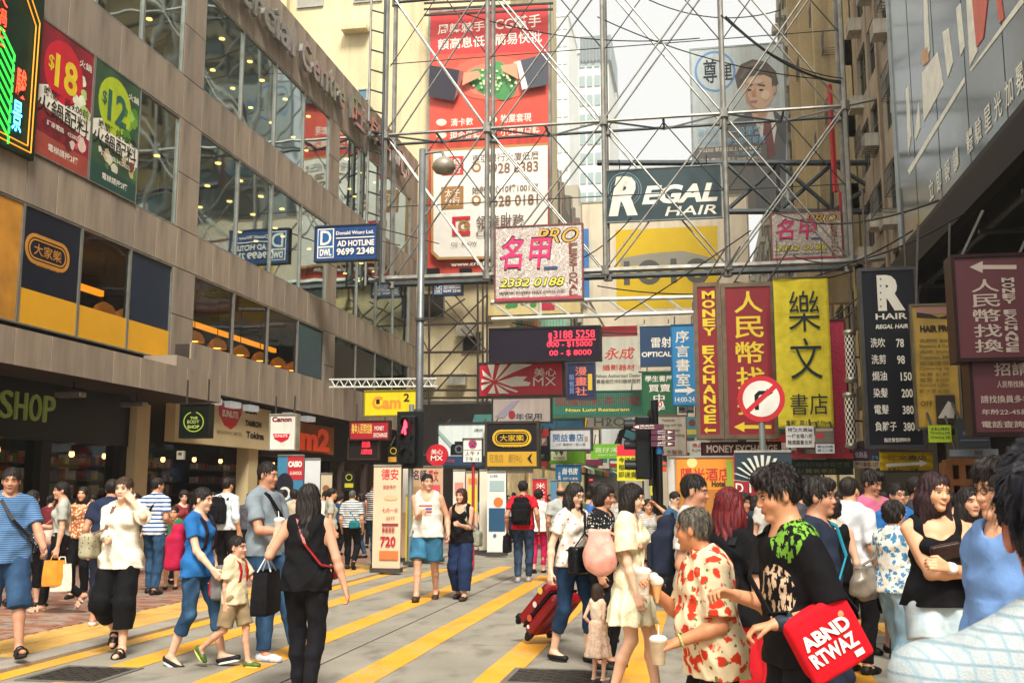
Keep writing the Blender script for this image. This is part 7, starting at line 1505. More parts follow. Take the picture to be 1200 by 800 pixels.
def hold(pi, hand, label, name, cat, off=(0, -.05, 0)):
    wr = pi['A'][hand][2]; el = pi['A'][hand][1]; d = (wr-el)/np.linalg.norm(wr-el); return thing_obj(pi, wr+d*.075+V3(*off), name, label, cat)
TR = lambda k, **a: dict(mat=k, kind='pants', **a)
def PT(px, d_=0): return px
DEN = cloth('#24405c', 'denim', '#3d5f80'); DENL = cloth('#6f8ea3', 'denim', '#a9c0cc'); NAVY = cloth('#1b2233'); BLK = cloth('#0b0b0f'); BLK2 = cloth('#101016'); KHAKI = cloth('#8c7a5c'); WHT = cloth('#e6e2d8'); GREY = cloth('#9a9c98')
SK1, SK2, SK3 = '#c99c80', '#b4866a', '#d8b296'
# ------------------------------------------------------------------ left pavement and near left
p = person('man in blue striped polo, navy shorts and black sandals striding in from the left edge', 12, 545, 772, face=48, vox=.010, skin=SK2, hair='short', tp=dict(mat=cloth('#5f84ab', 'stripes', '#2f4a72', .35), sleeve=.75, hem=.84, collar=1, t=.022), bt=dict(mat=cloth('#27415f', 'denim', '#33506f'), kind='shorts', len=1.15, tl=.03), arms={'L': (.24, -.34, .98), 'R': (-.26, .08, .86)}, legs={'L': (.10, -.30, .08), 'R': (-.10, .28, .14)}, head=(-18, 4, 0), shoe=('#17161a', 'sandal'), girth=1.08)
sling(p, 'black cross-body pouch of the striped-polo man', leather('#1a1a1e'), q=1, pos=(.20, .08, .95), size=(.04, .10, .08))
p = person('woman in dark dotted blouse walking behind the man in the blue striped polo', 38, 572, 712, face=160, sex='f', vox=.013, hair='long', skin=SK1, tp=dict(mat=cloth('#1f2330', 'dots', '#b8c4c8'), sleeve=.6, hem=.80), bt=dict(mat=BLK, kind='pants', len=1.5), legs={'L': (.1, .2, .12), 'R': (-.1, -.12, .075)})
p = person('woman in grey V-neck tee and black trousers carrying bags on the left pavement', 74, 562, 718, face=-58, sex='f', vox=.010, hair='pony', skin=SK1, tp=dict(mat=cloth('#a3a69c'), sleeve=.6, hem=.99, t=.012, scoop=.05), bt=dict(mat=BLK, waist=1.04, t=.012), arms={'R': (-.13, -.30, 1.12), 'L': (.24, -.02, .84)}, legs={'R': (-.09, -.18, .075), 'L': (.09, .30, .22)}, head=(8, 3, 0), shoe=('#c9a68c', 'sandal', '#8c7464'))
sling(p, 'dusty pink leather handbag of the woman in the grey tee', leather('#c49a88', .4), q=-1, pos=(-.20, -.14, .98), size=(.06, .16, .12), cross=False, round_=.055)
hang_bag(p, 'L', 'orange plastic shopping bag held by the woman in the grey tee', M('#d98a24', .4, 0, .25, 9), .26, .32, .12, .06); hang_bag(dict(p, A={'L': (0, 0, p['A']['L'][2]+V3(0, .09, -.02))}), 'L', 'white plastic shopping bag hanging beside the orange one', M('#d8d2c0', .4, 0, .2, 9), .24, .34, .10, .09)
p = person('short-haired woman in white embroidered blouse and black capris, hand on her cheek', 146, 556, 768, face=8, sex='f', vox=.009, girth=1.02, hair='short', haircol=('#2a2019', '#5c4636'), skin=SK3, tp=dict(mat=cloth('#e6dfcc', 'lace', '#d3c8b0'), sleeve=.98, hem=.82, t=.018, st=.024, flare=.02, wr=.010), bt=dict(mat=BLK, kind='wide', len=1.55, t=.012), arms={'L': (.13, -.12, 1.47), 'R': (-.02, -.30, 1.10)}, hand_up={'L': (.4, -1, 0)}, grip=(.6, .25), legs={'R': (-.11, .20, .22), 'L': (.10, -.10, .075)}, shoe=('#2a1d18', 'sandal'))
e = sling(p, 'snakeskin-print shoulder bag of the woman in the white blouse', cloth('#a39c82', 'dots', '#4c4838', .7), q=-1, pos=(-.27, -.06, 1.04), size=(.07, .16, .12), cross=False, smat=leather('#6c4a34'))
p = person('man in navy polo leaning forward behind the white-bloused woman', 128, 557, 733, face=200, vox=.012, lean=14, skin=SK2, tp=dict(mat=cloth('#1f2840'), sleeve=.6, hem=.88), bt=TR(NAVY, len=1.8), arms={'R': (-.30, -.06, .85)}, shoe=('#d4d0c8', 'flat', '#cfcabe'))
p = person('small woman in a beaded patterned top standing by the bath shop window', 98, 568, Y=13.2, face=10, sex='f', vox=.016, hair='long', tp=dict(mat=cloth('#a85c3c', 'floral', '#d9c89c', .5), sleeve=.4), bt=TR(BLK))
p = person('man in white and blue striped polo and jeans, back turned, on the left pavement', 184, 558, 696, face=172, vox=.011, skin=SK2, tp=dict(mat=cloth('#dfe2e0', 'stripes', '#2f548c', 1.1), sleeve=.7, hem=.86, collar=1), bt=TR(DEN, tl=.02), arms={'L': (.20, .22, 1.0), 'R': (-.22, -.12, 1.0)}, head=(-30, 0, 0), legs={'L': (.13, -.1, .075), 'R': (-.12, .12, .075)})
sling(p, 'black cross-body strap bag of the man in the white and blue striped polo', BLK, q=1, pos=(.2, -.1, .98), size=(.04, .09, .08))
p = person('small boy in green top beside the striped-polo man', 205, 572, 690, face=20, vox=.016, kid=True, H=1.28, tp=dict(mat=cloth('#2f6b4c'), sleeve=.5), bt=dict(mat=NAVY, kind='shorts', len=.8))
p = person('girl in royal blue tee and rolled jeans walking right, dark hair tied back', 236, 568, 780, face=86, sex='f', vox=.009, hair='pony', skin=SK3, tp=dict(mat=cloth('#2465a3'), sleeve=.55, hem=.84, t=.016), bt=dict(mat=DEN, len=1.45, tl=.010, cuff=.006), arms={'R': (-.17, -.26, .92), 'L': (.20, -.10, .84)}, legs={'R': (-.08, .20, .10), 'L': (.08, -.26, .078)}, head=(0, 6, 0), shoe=('#1a1c24', 'flat', '#d9d6cc'))
backpack(p, 'crimson and black school backpack on the girl in blue', cloth('#a3173c'), cloth('#2a1a24'), 1.05, 1.12)
p = person('small boy in beige tee and khaki shorts walking right, kicking one heel up', 280, 627, 782, face=84, vox=.009, kid=True, skin=SK1, hair='crop', tp=dict(mat=cloth('#cfc2a0'), sleeve=.75, hem=.82, t=.024, st=.024), bt=dict(mat=KHAKI, kind='shorts', len=.9, tl=.03), arms={'R': (-.20, .02, .82), 'L': (.16, -.38, 1.12)}, legs={'R': (-.09, .42, .24), 'L': (.09, -.18, .08)}, shoe=('#3f5c24', 'shoe', '#c9cf5c'))
backpack(p, 'grey and red school backpack on the small boy', cloth('#6c6a68'), cloth('#b3202c'), 1.08, 1.10, trim=M('#d9d4c8'))
p = person('tall man in grey polo and jeans in profile, walking right', 312, 538, 772, face=78, vox=.010, skin=SK2, hair='crop', tp=dict(mat=cloth('#7d8890'), sleeve=.7, hem=.88, t=.02, collar=1), bt=TR(DEN, tl=.022), arms={'R': (-.16, -.34, 1.10), 'L': (.16, -.30, 1.16)}, legs={'R': (-.1, -.10, .078), 'L': (.1, -.62*.5, .078)}, head=(0, 8, 0), shoe=('#c3cdd8', 'shoe', '#3c5c9c'))
sling(p, 'black strap bag across the man in the grey polo', BLK, q=1, pos=(.21, .06, .98), size=(.04, .1, .09))
p = person('woman all in black, sleeveless, seen from behind in the left foreground', 362, 563, Y=7.4, face=188, sex='f', vox=.008, girth=1.1, hair='long', skin=SK1, tp=dict(mat=BLK, sleeve=0, tank=0, hem=.84, t=.012, neck=.085), bt=TR(BLK2, len=1.98, tl=.012), arms={'L': (.30, -.16, 1.27), 'R': (-.33, .02, .84)}, hand_up={'L': (.3, -1, .2)}, elbow={'L': (.5, .3, -1)}, grip=(.5, .9), legs={'L': (.07, -.1, .078), 'R': (-.07, .12, .09)})
cup(p, 'L', 'paper cup with a straw held up by the woman in black', off=(0, -.01, .03))
e = sling(p, 'thin red cross-body strap bag of the woman in black', leather('#a31c24'), q=-1, pos=(-.22, -.12, .98), size=(.03, .08, .06))
hang_bag(dict(p, A={'L': (0, 0, p['A']['L'][1]+V3(.05, -.10, .06))}), 'L', 'big black tote bag hanging from the arm of the woman in black', BLK, .42, .34, .14, .10, name='tote_bag', hmat=M('#c9c9c4', .4))
p = person('man in white shirt and dark trousers seen from behind near the cream pillar', 266, 558, 690, face=165, vox=.012, hair='short', tp=dict(mat=cloth('#ccd6da'), sleeve=1.3, hem=.90), bt=TR(BLK)); backpack(p, 'black backpack on the man in the white shirt', BLK, s=.95)
for (px, tp_, ft, fc, sx, hr, c1, c2, lab, kk) in ((388, 570, 676, 120, 'f', 'pony', '#a3a396', BLK, 'woman in grey tee with arms crossed near the CASIO poster', 0), (345, 572, 672, 200, 'f', 'curly', '#b8a890', NAVY, 'woman with curly hair half hidden behind the woman in black', 1), (293, 576, 670, 30, 'm', 'short', '#4c4a50', BLK, 'dark-shirted man deep in the left shop doorway', 2), (8, 574, 690, 60, 'm', 'short', '#2c2a30', BLK, 'man in dark shirt at the far left by the shop window', 3), (250, 575, 672, 20, 'f', 'long', '#8c8470', BLK, 'long-haired woman looking into the camera shop', 4), (372, 576, 664, 140, 'm', 'short', '#c3c3ba', NAVY, 'man in pale shirt beyond the white panel stand', 5)):
    person(lab, px, tp_, ft, face=fc, sex=sx, vox=.016, hair=hr, tp=dict(mat=cloth(c1), sleeve=.6), bt=TR(c2), legs={'L': (.1, -.14, .075), 'R': (-.1, .16, .1)})
p = person('man in white shirt with grey stripes seen from behind at the left kerb', 413, 573, 667, face=185, vox=.012, girth=1.15, hair='thin', haircol=('#3c3a38', '#6c6864'), tp=dict(mat=cloth('#cdd2d0', 'stripes', '#4c545c', .9), sleeve=.7), bt=TR(BLK), legs={'R': (-.1, .16, .16), 'L': (.1, -.1, .075)})
sling(p, 'teal cross-body bag of the grey-striped man at the kerb', cloth('#1f6c74'), q=-1, pos=(-.10, .17, .96), size=(.11, .06, .08))
p = person('man in black and white striped polo talking on a phone beside the peach banner', 440, 560, 665, face=150, vox=.011, hair='short', skin=SK2, tp=dict(mat=cloth('#1d1b26', 'stripes', '#c9c4c0', .7), sleeve=.75, collar=1), bt=TR(cloth('#2c5878', 'denim', '#4c7c9c'), tl=.02), arms={'L': (.20, -.12, 1.52), 'R': (-.05, -.24, 1.18)}, head=(40, 8, 0), legs={'L': (.12, -.1, .075), 'R': (-.1, .1, .075)})
# ------------------------------------------------------------------ the couple and the walkers in the road
p = person('young man in white tank top with red and blue bars, teal shorts, walking towards us', 501, 553, 703, face=6, vox=.009, skin=SK1, hair='crop', tp=dict(mat=cloth('#d3cfc4'), sleeve=0, tank=1, hem=.84, t=.024, neck=.092, scoop=.04, flare=.012), bt=dict(mat=cloth('#2f6380', 'denim', '#3f7c9c'), kind='shorts', len=.92, tl=.042), arms={'R': (-.03, -.32, 1.16), 'L': (.30, -.04, .88)}, grip=(.9, .5), head=(28, -4, 0), legs={'R': (-.10, -.22, .078), 'L': (.10, .20, .11)}, shoe=('#3c2c22', 'shoe'))
e = p['root']; Fp = Fr((0, 0, 0), (1, 0, 0), (0, 0, 1))
for z, xa, xb, col in ((1.255, -.09, .09, '#b8242c'), (1.215, .0, .09, '#2c4c94'), (1.175, -.01, .09, '#b8242c')):
    mb = MB(); 
    for k in range(8): x0, x1 = xa+(xb-xa)*k/8, xa+(xb-xa)*(k+1)/8; yy = lambda x: -.158-.012*math.cos(x*12); mb.poly([(x0, yy(x0), z), (x1, yy(x1), z), (x1, yy(x1), z+.022), (x0, yy(x0), z+.022)])
    mb.build('shirt_print', M(col, .8), e, world=False)
p = person('woman in black and beige tank top and loose navy trousers, holding his hand', 541, 570, 702, face=-4, sex='f', vox=.009, girth=1.05, skin=SK1, hair='bob', haircol=('#241410', '#5c2c20'), tp=dict(mat=BLK, sleeve=0, tank=1, hem=.86, t=.020, neck=.088, scoop=.05), bt=dict(mat=cloth('#1c2c4c'), kind='wide', len=1.85, tl=.02), arms={'R': (-.34, -.05, .92), 'L': (.06, -.28, 1.14)}, grip=(.5, .9), head=(-14, 0, 0), legs={'R': (-.09, .14, .09), 'L': (.10, -.16, .078)}, shoe=('#3c2c24', 'shoe'))
sling(p, 'canvas bag hanging behind the woman of the couple', cloth('#8c8c7c', 'dots', '#4c5448', .6), q=1, pos=(.24, .08, .92), size=(.06, .12, .12), cross=False)
p = person('man in red tee with black backpack walking away down the road', 613, 562, 682, face=180, vox=.011, hair='mess', skin=SK2, tp=dict(mat=cloth('#c41c2c'), sleeve=.6, hem=.88), bt=TR(cloth('#26364a', 'denim', '#37506c'), tl=.016), arms={'L': (.28, .0, .90), 'R': (-.28, .05, .92)}, legs={'L': (.08, .06, .08), 'R': (-.08, -.08, .078)}, shoe=('#8c9098', 'shoe', '#c9ccce'))
backpack(p, 'plain black backpack on the man in the red tee', BLK, s=1.1)
hang_bag(p, 'L' if False else 'R', 'black soft briefcase', BLK, .30, .26, .08, .02) if False else None
hang_bag(dict(p, A={'L': (0, 0, p['A']['L'][2])}), 'L', 'black soft briefcase carried by the man in the red tee', BLK, .36, .28, .10, .03, name='briefcase', cat='briefcase')
p = person('woman in white top and crimson trousers walking away beside the man in red', 631, 572, 671, face=178, sex='f', vox=.012, hair='curly', tp=dict(mat=WHT, sleeve=.6, hem=.84, flare=.03), bt=dict(mat=cloth('#b81c4c'), t=.008, len=1.8), legs={'L': (.08, .1, .1), 'R': (-.08, -.1, .078)}, shoe=('#2a1c1c', 'flat'))
p = person('balding man in grey tee walking away, behind the woman with glasses', 657, 568, 684, face=190, vox=.012, hair='bald', skin=SK2, tp=dict(mat=cloth('#a8aca6'), sleeve=.6), bt=TR(NAVY))
p = person('woman with glasses in white rose-print tee and cropped jeans, towing a suitcase', 672, 563, 775, face=52, sex='f', vox=.009, skin=SK3, hair='long', glasses=True, tp=dict(mat=cloth('#e3ddd0', 'floral', '#c9bcb0', 1.0, '#8c2c3c'), sleeve=.55, hem=.90, t=.016, scoop=.03), bt=dict(mat=cloth('#1c3450', 'denim', '#274666'), len=1.55, t=.010), arms={'R': (-.30, .02, .86), 'L': (.22, -.16, .92)}, legs={'R': (-.09, .20, .09), 'L': (.09, -.10, .078)}, head=(0, 12, 0), shoe=('#17161a', 'flat'))
sling(p, 'large black patent bag at the hip of the woman with glasses', leather('#121317', .2), q=-1, pos=(-.14, -.20, .97), size=(.10, .07, .13), cross=True, smat=leather('#17171a'))
# suitcase
sp0 = onZ(628, 752); e = empty('suitcase', (sp0.x, sp0.y, 0), 'red wheeled suitcase with black trim and stickers, tilted behind the woman', 'suitcase', rz=R(62)); TL = R(48); e.rotation_euler = (0, 0, R(-38))
def sl(p_): x, y, z = p_; return (x*math.cos(TL)+z*math.sin(TL), y, -x*math.sin(TL)+z*math.cos(TL)+.16)
def scase(name, lo, hi, mat, bev=.03):
    mb = MB(); mb.box(*lo, *hi); mb.v = [sl(v) for v in mb.v]; return mb.build(name, mat, e, world=False, bevel=bev)
SCR = M('#860f1a', .22, 0, .15, 3); scase('shell', (-.13, -.19, .0), (-.012, .19, .56), SCR, .045); scase('shell', (.012, -.19, .0), (.13, .19, .56), SCR, .045); scase('seam', (-.013, -.185, .01), (.013, .185, .55), M('#141416', .4), .01)
for y in (-.12, 0, .12): scase('ridge', (.128, y-.02, .06), (.142, y+.02, .50), SCR, .006); scase('ridge', (-.142, y-.02, .06), (-.128, y+.02, .50), SCR, .006)
for x in (-.12, .09):
    for y in (-.18, .15): scase('corner_guard', (x-.02, y-.015, -.012), (x+.05, y+.045, .05), M('#141416', .4), .01)
for y in (-.15, .15):
    for x in (-.10, .10): w_ = MB(); c_ = Vector(sl((x, y, -.035))); w_.tube(c_+Vector((0, -.014, 0)), c_+Vector((0, .014, 0)), .032, 12); w_.build('wheel', M('#101012', .5), e, world=False)
for y in (-.07, .07): a_ = Vector(sl((-.05, y, .55))); b_ = Vector(sl((-.05, y, .92))); MB().tube(a_, b_, .009, 6).build('handle_rod', M('#b8a48c', .3, .6), e, world=False)
MB().tube(Vector(sl((-.05, -.08, .92))), Vector(sl((-.05, .08, .92))), .014, 8).build('handle', M('#17171a', .4), e, world=False)
for i, (x, z, r_, c_) in enumerate(((.143, .45, .035, '#d9c34c'), (.143, .30, .03, '#d9d4cc'), (.143, .15, .035, '#c9503c'), (.143, .08, .02, '#e0dcd0'))):
    mb = MB(); mb.poly([sl((x+.002, -.06+.05*i+r_*math.cos(t), z+r_*math.sin(t))) for t in np.linspace(0, 2*math.pi, 12, endpoint=False)]); mb.build('sticker', M(c_, .4), e, world=False)
    mb = MB(); mb.poly([sl((-.1+.05*i+r_*math.cos(t), -.1915, z+r_*math.sin(t))) for t in np.linspace(0, 2*math.pi, 12, endpoint=False)]); mb.build('sticker', M(c_, .4), e, world=False)
p = person('older short-haired woman in black top with white dots, beside the girl in cream lace', 706, 563, Y=9.1, face=70, sex='f', vox=.010, girth=1.1, hair='page', skin=SK2, tp=dict(mat=cloth('#16161c', 'dots', '#c9c9c0', .7), sleeve=.6), bt=TR(BLK), head=(0, 14, 0))
p = person('woman in blue tee with red hair tie behind the older woman', 700, 561, Y=10.6, face=120, sex='f', vox=.014, hair='bun', tp=dict(mat=cloth('#3c6cb8'), sleeve=.6), bt=TR(NAVY))
mb = MB().lathe(tuple(p['hp'](0, .10, .115)), [(.02, 0), (.03, .015), (.02, .03)], 8); mb.build('hair_tie', M('#c8202c'), p['root'], world=False)
p = person('toddler girl in pale floral strap dress standing between the women', 699, 683, 797, face=150, sex='f', vox=.008, kid=True, skin=SK3, hair='bob', haircol=('#2a1c16', '#4c382c'), tp=dict(mat=cloth('#e3d3bc', 'lace', '#d3c0a4'), sleeve=0, tank=1, hem=1.02, t=.012, neck=.095), bt=dict(mat=cloth('#e0cbb4', 'floral', '#d9a890', .45, '#b8c49c'), kind='skirt', hem=.42, r=.26, waist=1.08, folds=10, amp=.02), arms={'L': (.16, -.05, .95), 'R': (-.14, -.1, 1.0)}, shoe=('#e3c4b8', 'flat', '#e8d8cc'))
p = person('young woman in short cream lace dress facing right, black bobbed hair', 738, 563, Y=7.7, face=80, sex='f', vox=.0075, skin=SK3, hair='bob', tp=dict(mat=cloth('#e4dcb8', 'lace', '#cdc49c'), sleeve=.7, hem=1.03, t=.022, st=.035, flare=.0, wr=.009), bt=dict(mat=cloth('#e6dfbe', 'lace', '#cfc7a0'), kind='skirt', hem=.60, r=.245, waist=1.07, folds=9, amp=.022), arms={'R': (-.20, -.10, .80), 'L': (.18, -.32, 1.16)}, hand_up={'R': (-1, 0, 0)}, legs={'R': (-.07, .14, .09), 'L': (.07, -.18, .078)}, head=(0, 8, 0), shoe=('#8c6c54', 'sandal'))
e = sling(p, 'soft pale pink shoulder bag of the girl in cream lace', leather('#dd9c8c', .4), q=-1, pos=(-.20, .20, 1.17), size=(.07, .13, .18), cross=False, round_=.065, wr=.005)
for (px, tp_, Y_, fc, sx, hr, c1, c2, lab, ar) in ((759, 583, 14.6, 20, 'f', 'short', 'w', BLK, 'woman in white striped tank shading her eyes with one arm', {'L': (.10, -.16, 1.60)}), (776, 590, 15.8, 150, 'f', 'long', '#6c6458', NAVY, 'long-haired woman behind the one shading her eyes', {}), (748, 584, 17.5, 170, 'm', 'short', '#8c98a8', NAVY, 'man in pale blue shirt far behind the cream dress', {}), (690, 574, 19, 180, 'm', 'short', '#4c5c4c', NAVY, 'man in green shirt far down the road', {}), (602, 576, 30, 0, 'm', 'short', '#b8bcc0', NAVY, 'man in pale shirt in the distance left of the man in red', {}), (590, 577, 31, 0, 'f', 'long', '#6c7c94', NAVY, 'woman in blue in the distance near the dark blue banner', {}), (620, 579, 34, 180, 'm', 'short', '#c9c0b0', BLK, 'small distant man between the red and the white-topped walkers', {}), (644, 578, 32, 10, 'f', 'long', '#a84c4c', BLK, 'small distant woman in dull red right of the crimson trousers', {}), (720, 580, 28, 0, 'm', 'short', '#c9c4b8', NAVY, 'distant man in cream shirt in mid road', {}), (552, 578, 26, 30, 'm', 'short', '#54504c', BLK, 'man in dark tee standing by the far left boards', {})):
    person(lab, px, tp_, Y=Y_, face=fc, sex=sx, vox=.012 if Y_ < 16 else .02, hair=hr, tp=dict(mat=cloth('#e0ddd4', 'stripes', '#3c3c44', .6) if c1 == 'w' else cloth(c1), sleeve=0 if c1 == 'w' else .6, tank=1, hem=.98 if c1 == 'w' else .88), bt=dict(mat=c2, kind='skirt', hem=.66, r=.2) if c1 == 'w' else TR(c2), arms=ar, legs={'L': (.1, -.16, .078), 'R': (-.1, .18, .12)})
# ------------------------------------------------------------------ right foreground
p = person('young man in white tee with dark shoulder straps, in profile behind the old woman', 812, 552, Y=7.0, face=78, vox=.009, skin=SK2, hair='crop', tp=dict(mat=cloth('#c4c4bc'), sleeve=.65, t=.02), bt=TR(KHAKI), head=(0, 8, 0)); backpack(p, 'dark backpack of the young man in the white tee', NAVY, s=.95)
p = person('woman with dark red dyed hair, black top and red skirt behind the elderly woman', 852, 566, Y=5.7, face=150, sex='f', vox=.008, girth=1.05, skin=SK1, hair='long', haircol=('#3a0f12', '#7a2024'), tp=dict(mat=BLK, sleeve=.6), bt=dict(mat=cloth('#b3161f'), kind='skirt', hem=.55, r=.22), head=(20, 0, 0))
backpack(p, 'black leather backpack with zips on the woman with red hair', leather('#17181c', .3), s=1.0, z=1.12, trim=M('#b8b8b0', .3, .8))
OLDT = cloth('#dccaa6', 'floral', '#c8381f', .85, '#5c6c3c')
p = person('elderly woman with short greying hair in red and cream floral blouse, holding iced drinks', 833, 588, Y=4.9, face=-70, sex='f', vox=.0062, girth=1.28, lean=8, skin='#b98058', hair='thin', haircol=('#2e2a26', '#7c7466'), tp=dict(mat=OLDT, sleeve=.85, hem=.80, t=.024, st=.026, wr=.008, collar=1), bt=TR(BLK), arms={'L': (.17, -.28, 1.0), 'R': (-.12, -.30, 1.24)}, head=(-35, 6, 0), grip=(.7, .8), hand_up={'L': (.3, 0, 1), 'R': (-1, 0, .2)})
cup(p, 'L', 'clear cup of iced milk tea in the lower hand of the elderly woman', off=(.0, -.01, .0), col='#cbb694'); cup(p, 'R', 'white paper cup with red print and straw in the raised hand of the elderly woman', off=(0, -.01, .01), col='#e6dccb')
e, q = hold(p, 'R', 'soft ice cream and napkin held by the elderly woman', 'ice_cream', 'ice cream', (.04, .05, -.01)); sdf_part(e, q, 'scoop', [(ell(q+V3(0, 0, .02), (.038, .038, .03)), 0, 'u'), (ell(q+V3(.015, -.02, .045), (.025, .025, .025)), .015, 'u')], M('#ece2cc', .5), .006, .003); sdf_part(e, q, 'cone', [(cap(q, q+V3(0, 0, -.09), .028, .010), 0, 'u')], M('#c9965c', .6), .006)
w_ = p['A']['L'][2]; e_ = p['A']['L'][1]; dd = (w_-e_)/np.linalg.norm(w_-e_); c = w_-dd*.03; mb = MB(); s_ = np.cross(dd, V3(0, 0, 1)); s_ /= np.linalg.norm(s_); u_ = np.cross(s_, dd); mb.path([tuple(c+s_*.036*math.cos(t)+u_*.036*math.sin(t)) for t in np.linspace(0, 2*math.pi, 17)], .006, 6); mb.build('bracelet', M('#a9b86c', .3), p['root'], world=False)
p = person('tall young man in black tee with green leaf print on the shoulder, looking down', 929, 540, Y=4.4, face=-72, vox=.006, skin='#c48f6a', hair='mess', lean=5, tp=dict(mat=cloth('#0b0b0f', 'leaves'), sleeve=.85, hem=.86, t=.018, neck=.072, wr=.007), bt=TR(BLK2), arms={'R': (-.03, -.27, 1.15), 'L': (.17, -.17, 1.05)}, head=(-4, 14, 0), hand_up={'L': (0, 0, 1), 'R': (-.3, 0, 1)}, grip=(.6, .7))
w_ = p['A']['L'][2]; e_ = p['A']['L'][1]; dd = (w_-e_)/np.linalg.norm(w_-e_); V_, Q_ = sdf_mesh([(cap(w_-dd*.06, w_-dd*.025, .036, .034), 0, 'u')], .006); np_mesh('wristwatch', V_, Q_, M('#24303a', .35), p['root'])
c = np.array((.21, .02, 1.0)); BRT = rotm(0, R(28)); e, q = thing_obj(p, c, 'messenger_bag', 'bright red messenger bag with bold white stencil lettering at the young man’s hip', 'bag')
e['label'] = 'bright red messenger bag with bold white stencil lettering on the young man in black'
RB = cloth('#c4101f'); sdf_part(e, q, 'bag_body', [(rbox(c, (.055, .140, .138), .053, BRT), 0, 'u')], RB, .008, .003, 4); sdf_part(e, q, 'flap', [(rbox(c+V3(.045, 0, .0), (.022, .146, .142), .021, BRT), 0, 'u')], RB, .007, .002, 9)
T2 = p['T']; band_part(e, q, 'strap', [c+V3(0, -.15, .10), T2((.12, -.16, 1.1)), T2((-.04, -.17, 1.24)), T2((-.09, -.10, 1.40)), T2((-.09, 0, 1.44)), T2((-.06, .12, 1.36)), T2((.05, .15, 1.2)), c+V3(0, .15, .10)], .04, .004, BLK, side=(.8, 0, .4))
Fb = Fr(Vector(c-q)+Vector((.070, 0, 0)), Vector((0, 1, .53)), Vector((0, -.53, 1)))
for i, (t_, y0, y1) in enumerate((('ABND', .0, .055), ('RTWAZ', -.075, -.01))): letters(Fb, t_, (-.105, y0, .105, y1), M('#e8e2d6', .7), None, c=.004, off=.03) if False else None
def local_letters(F, tx, box, mat, par, name='lettering', **k):
    a0, b0, a1, b1 = box; co, fs = text_geo(tx, k.get('off', .02), k.get('shear', 0), 1., 1.); mb = MB(); mb.v = [tuple(F.pt(a0+(a1-a0)*x, b0+(b1-b0)*y, .004)) for x, y in co]; mb.f = fs; mb.mi = [0]*len(fs); return mb.build(name, mat, par, world=False)
WHL = M('#e8e2d6', .7); local_letters(Fb, 'ABND', (-.115, .005, .10, .065), WHL, e, off=.04, shear=-.2); local_letters(Fb, 'RTWAZ', (-.12, -.07, .10, -.008), WHL, e, off=.04, shear=-.2)
mb = MB(); mb.poly([Fb.pt(.06, -.11, .004), Fb.pt(.10, -.11, .004), Fb.pt(.10, -.085, .004), Fb.pt(.06, -.085, .004)]); mb.build('patch', WHL, e, world=False)
p = person('dark-haired youth in profile facing right with teal bag strap, behind the young man in black', 957, 556, Y=6.2, face=68, vox=.009, skin=SK2, hair='mess', tp=dict(mat=cloth('#222a3c'), sleeve=.6), bt=TR(NAVY)); sling(p, 'bright teal shoulder bag on the youth behind the young man in black', cloth('#1f7c94'), q=-1, pos=(-.16, .14, 1.06), size=(.08, .07, .15))
p = person('tall man with glasses in dark cap of hair behind the youth, far side', 938, 556, Y=11.5, face=30, vox=.013, hair='mess', glasses=True, tp=dict(mat=cloth('#4c4c54'), sleeve=.6), bt=TR(BLK)); p['root']['label'] = 'man with glasses standing deep in the crowd behind the two profile youths'
p = person('man in white shirt with pale blue collar turned away, right of the youths', 995, 556, Y=9.2, face=140, vox=.011, hair='short', tp=dict(mat=cloth('#d3d8dc'), sleeve=.9, t=.022, collar=1), bt=TR(BLK)); p = person('woman in black strap top with bare shoulders seen from behind, right of the youth', 973, 580, Y=8.8, face=195, sex='f', vox=.010, hair='curly', skin=SK3, tp=dict(mat=BLK, sleeve=0, tank=1, neck=.10, scoop=.03), bt=TR(BLK))
p = person('young man in pink tee with fringe over his eyes, smiling down', 1022, 549, Y=10.4, face=22, vox=.009, skin=SK2, hair='mess', tp=dict(mat=cloth('#cf6a8c'), sleeve=.65, t=.022), bt=dict(mat=BLK, kind='shorts', len=1.2, tl=.02), arms={'R': (-.26, -.06, .86)}, head=(20, 16, 0), smile=True)
p = person('smiling man in black-rimmed glasses and blue tee', 1050, 563, Y=10.0, face=25, vox=.010, skin=SK1, hair='short', glasses=True, smile=True, tp=dict(mat=cloth('#2c6cb0'), sleeve=.6), bt=TR(DEN)); p = person('young man with glasses turned right behind the tank-top woman', 1074, 556, Y=10.6, face=70, vox=.011, skin=SK2, hair='short', glasses=True, tp=dict(mat=cloth('#3c3c44'), sleeve=.6), bt=TR(BLK))
p = person('woman with short curly hair and rolled pale jeans carrying a large grey handbag', 1045, 584, Y=8.2, face=130, sex='f', vox=.009, girth=1.12, skin=SK1, hair='curly', tp=dict(mat=cloth('#d9d6cc', 'floral', '#3c7ca8', .6, '#c9a83c'), sleeve=.6, t=.022), bt=dict(mat=DENL, len=1.62, kind='wide', tl=.012), arms={'L': (.12, -.26, 1.12), 'R': (-.12, -.3, 1.1)}, legs={'L': (.1, -.24, .078), 'R': (-.1, .22, .12)}, shoe=('#1c1a1a', 'sandal'))
sling(p, 'large slouchy grey leather handbag of the woman with curly hair', leather('#6f675c', .35), q=1, pos=(.20, .16, .98), size=(.10, .17, .15), cross=False, round_=.08, wr=.012)
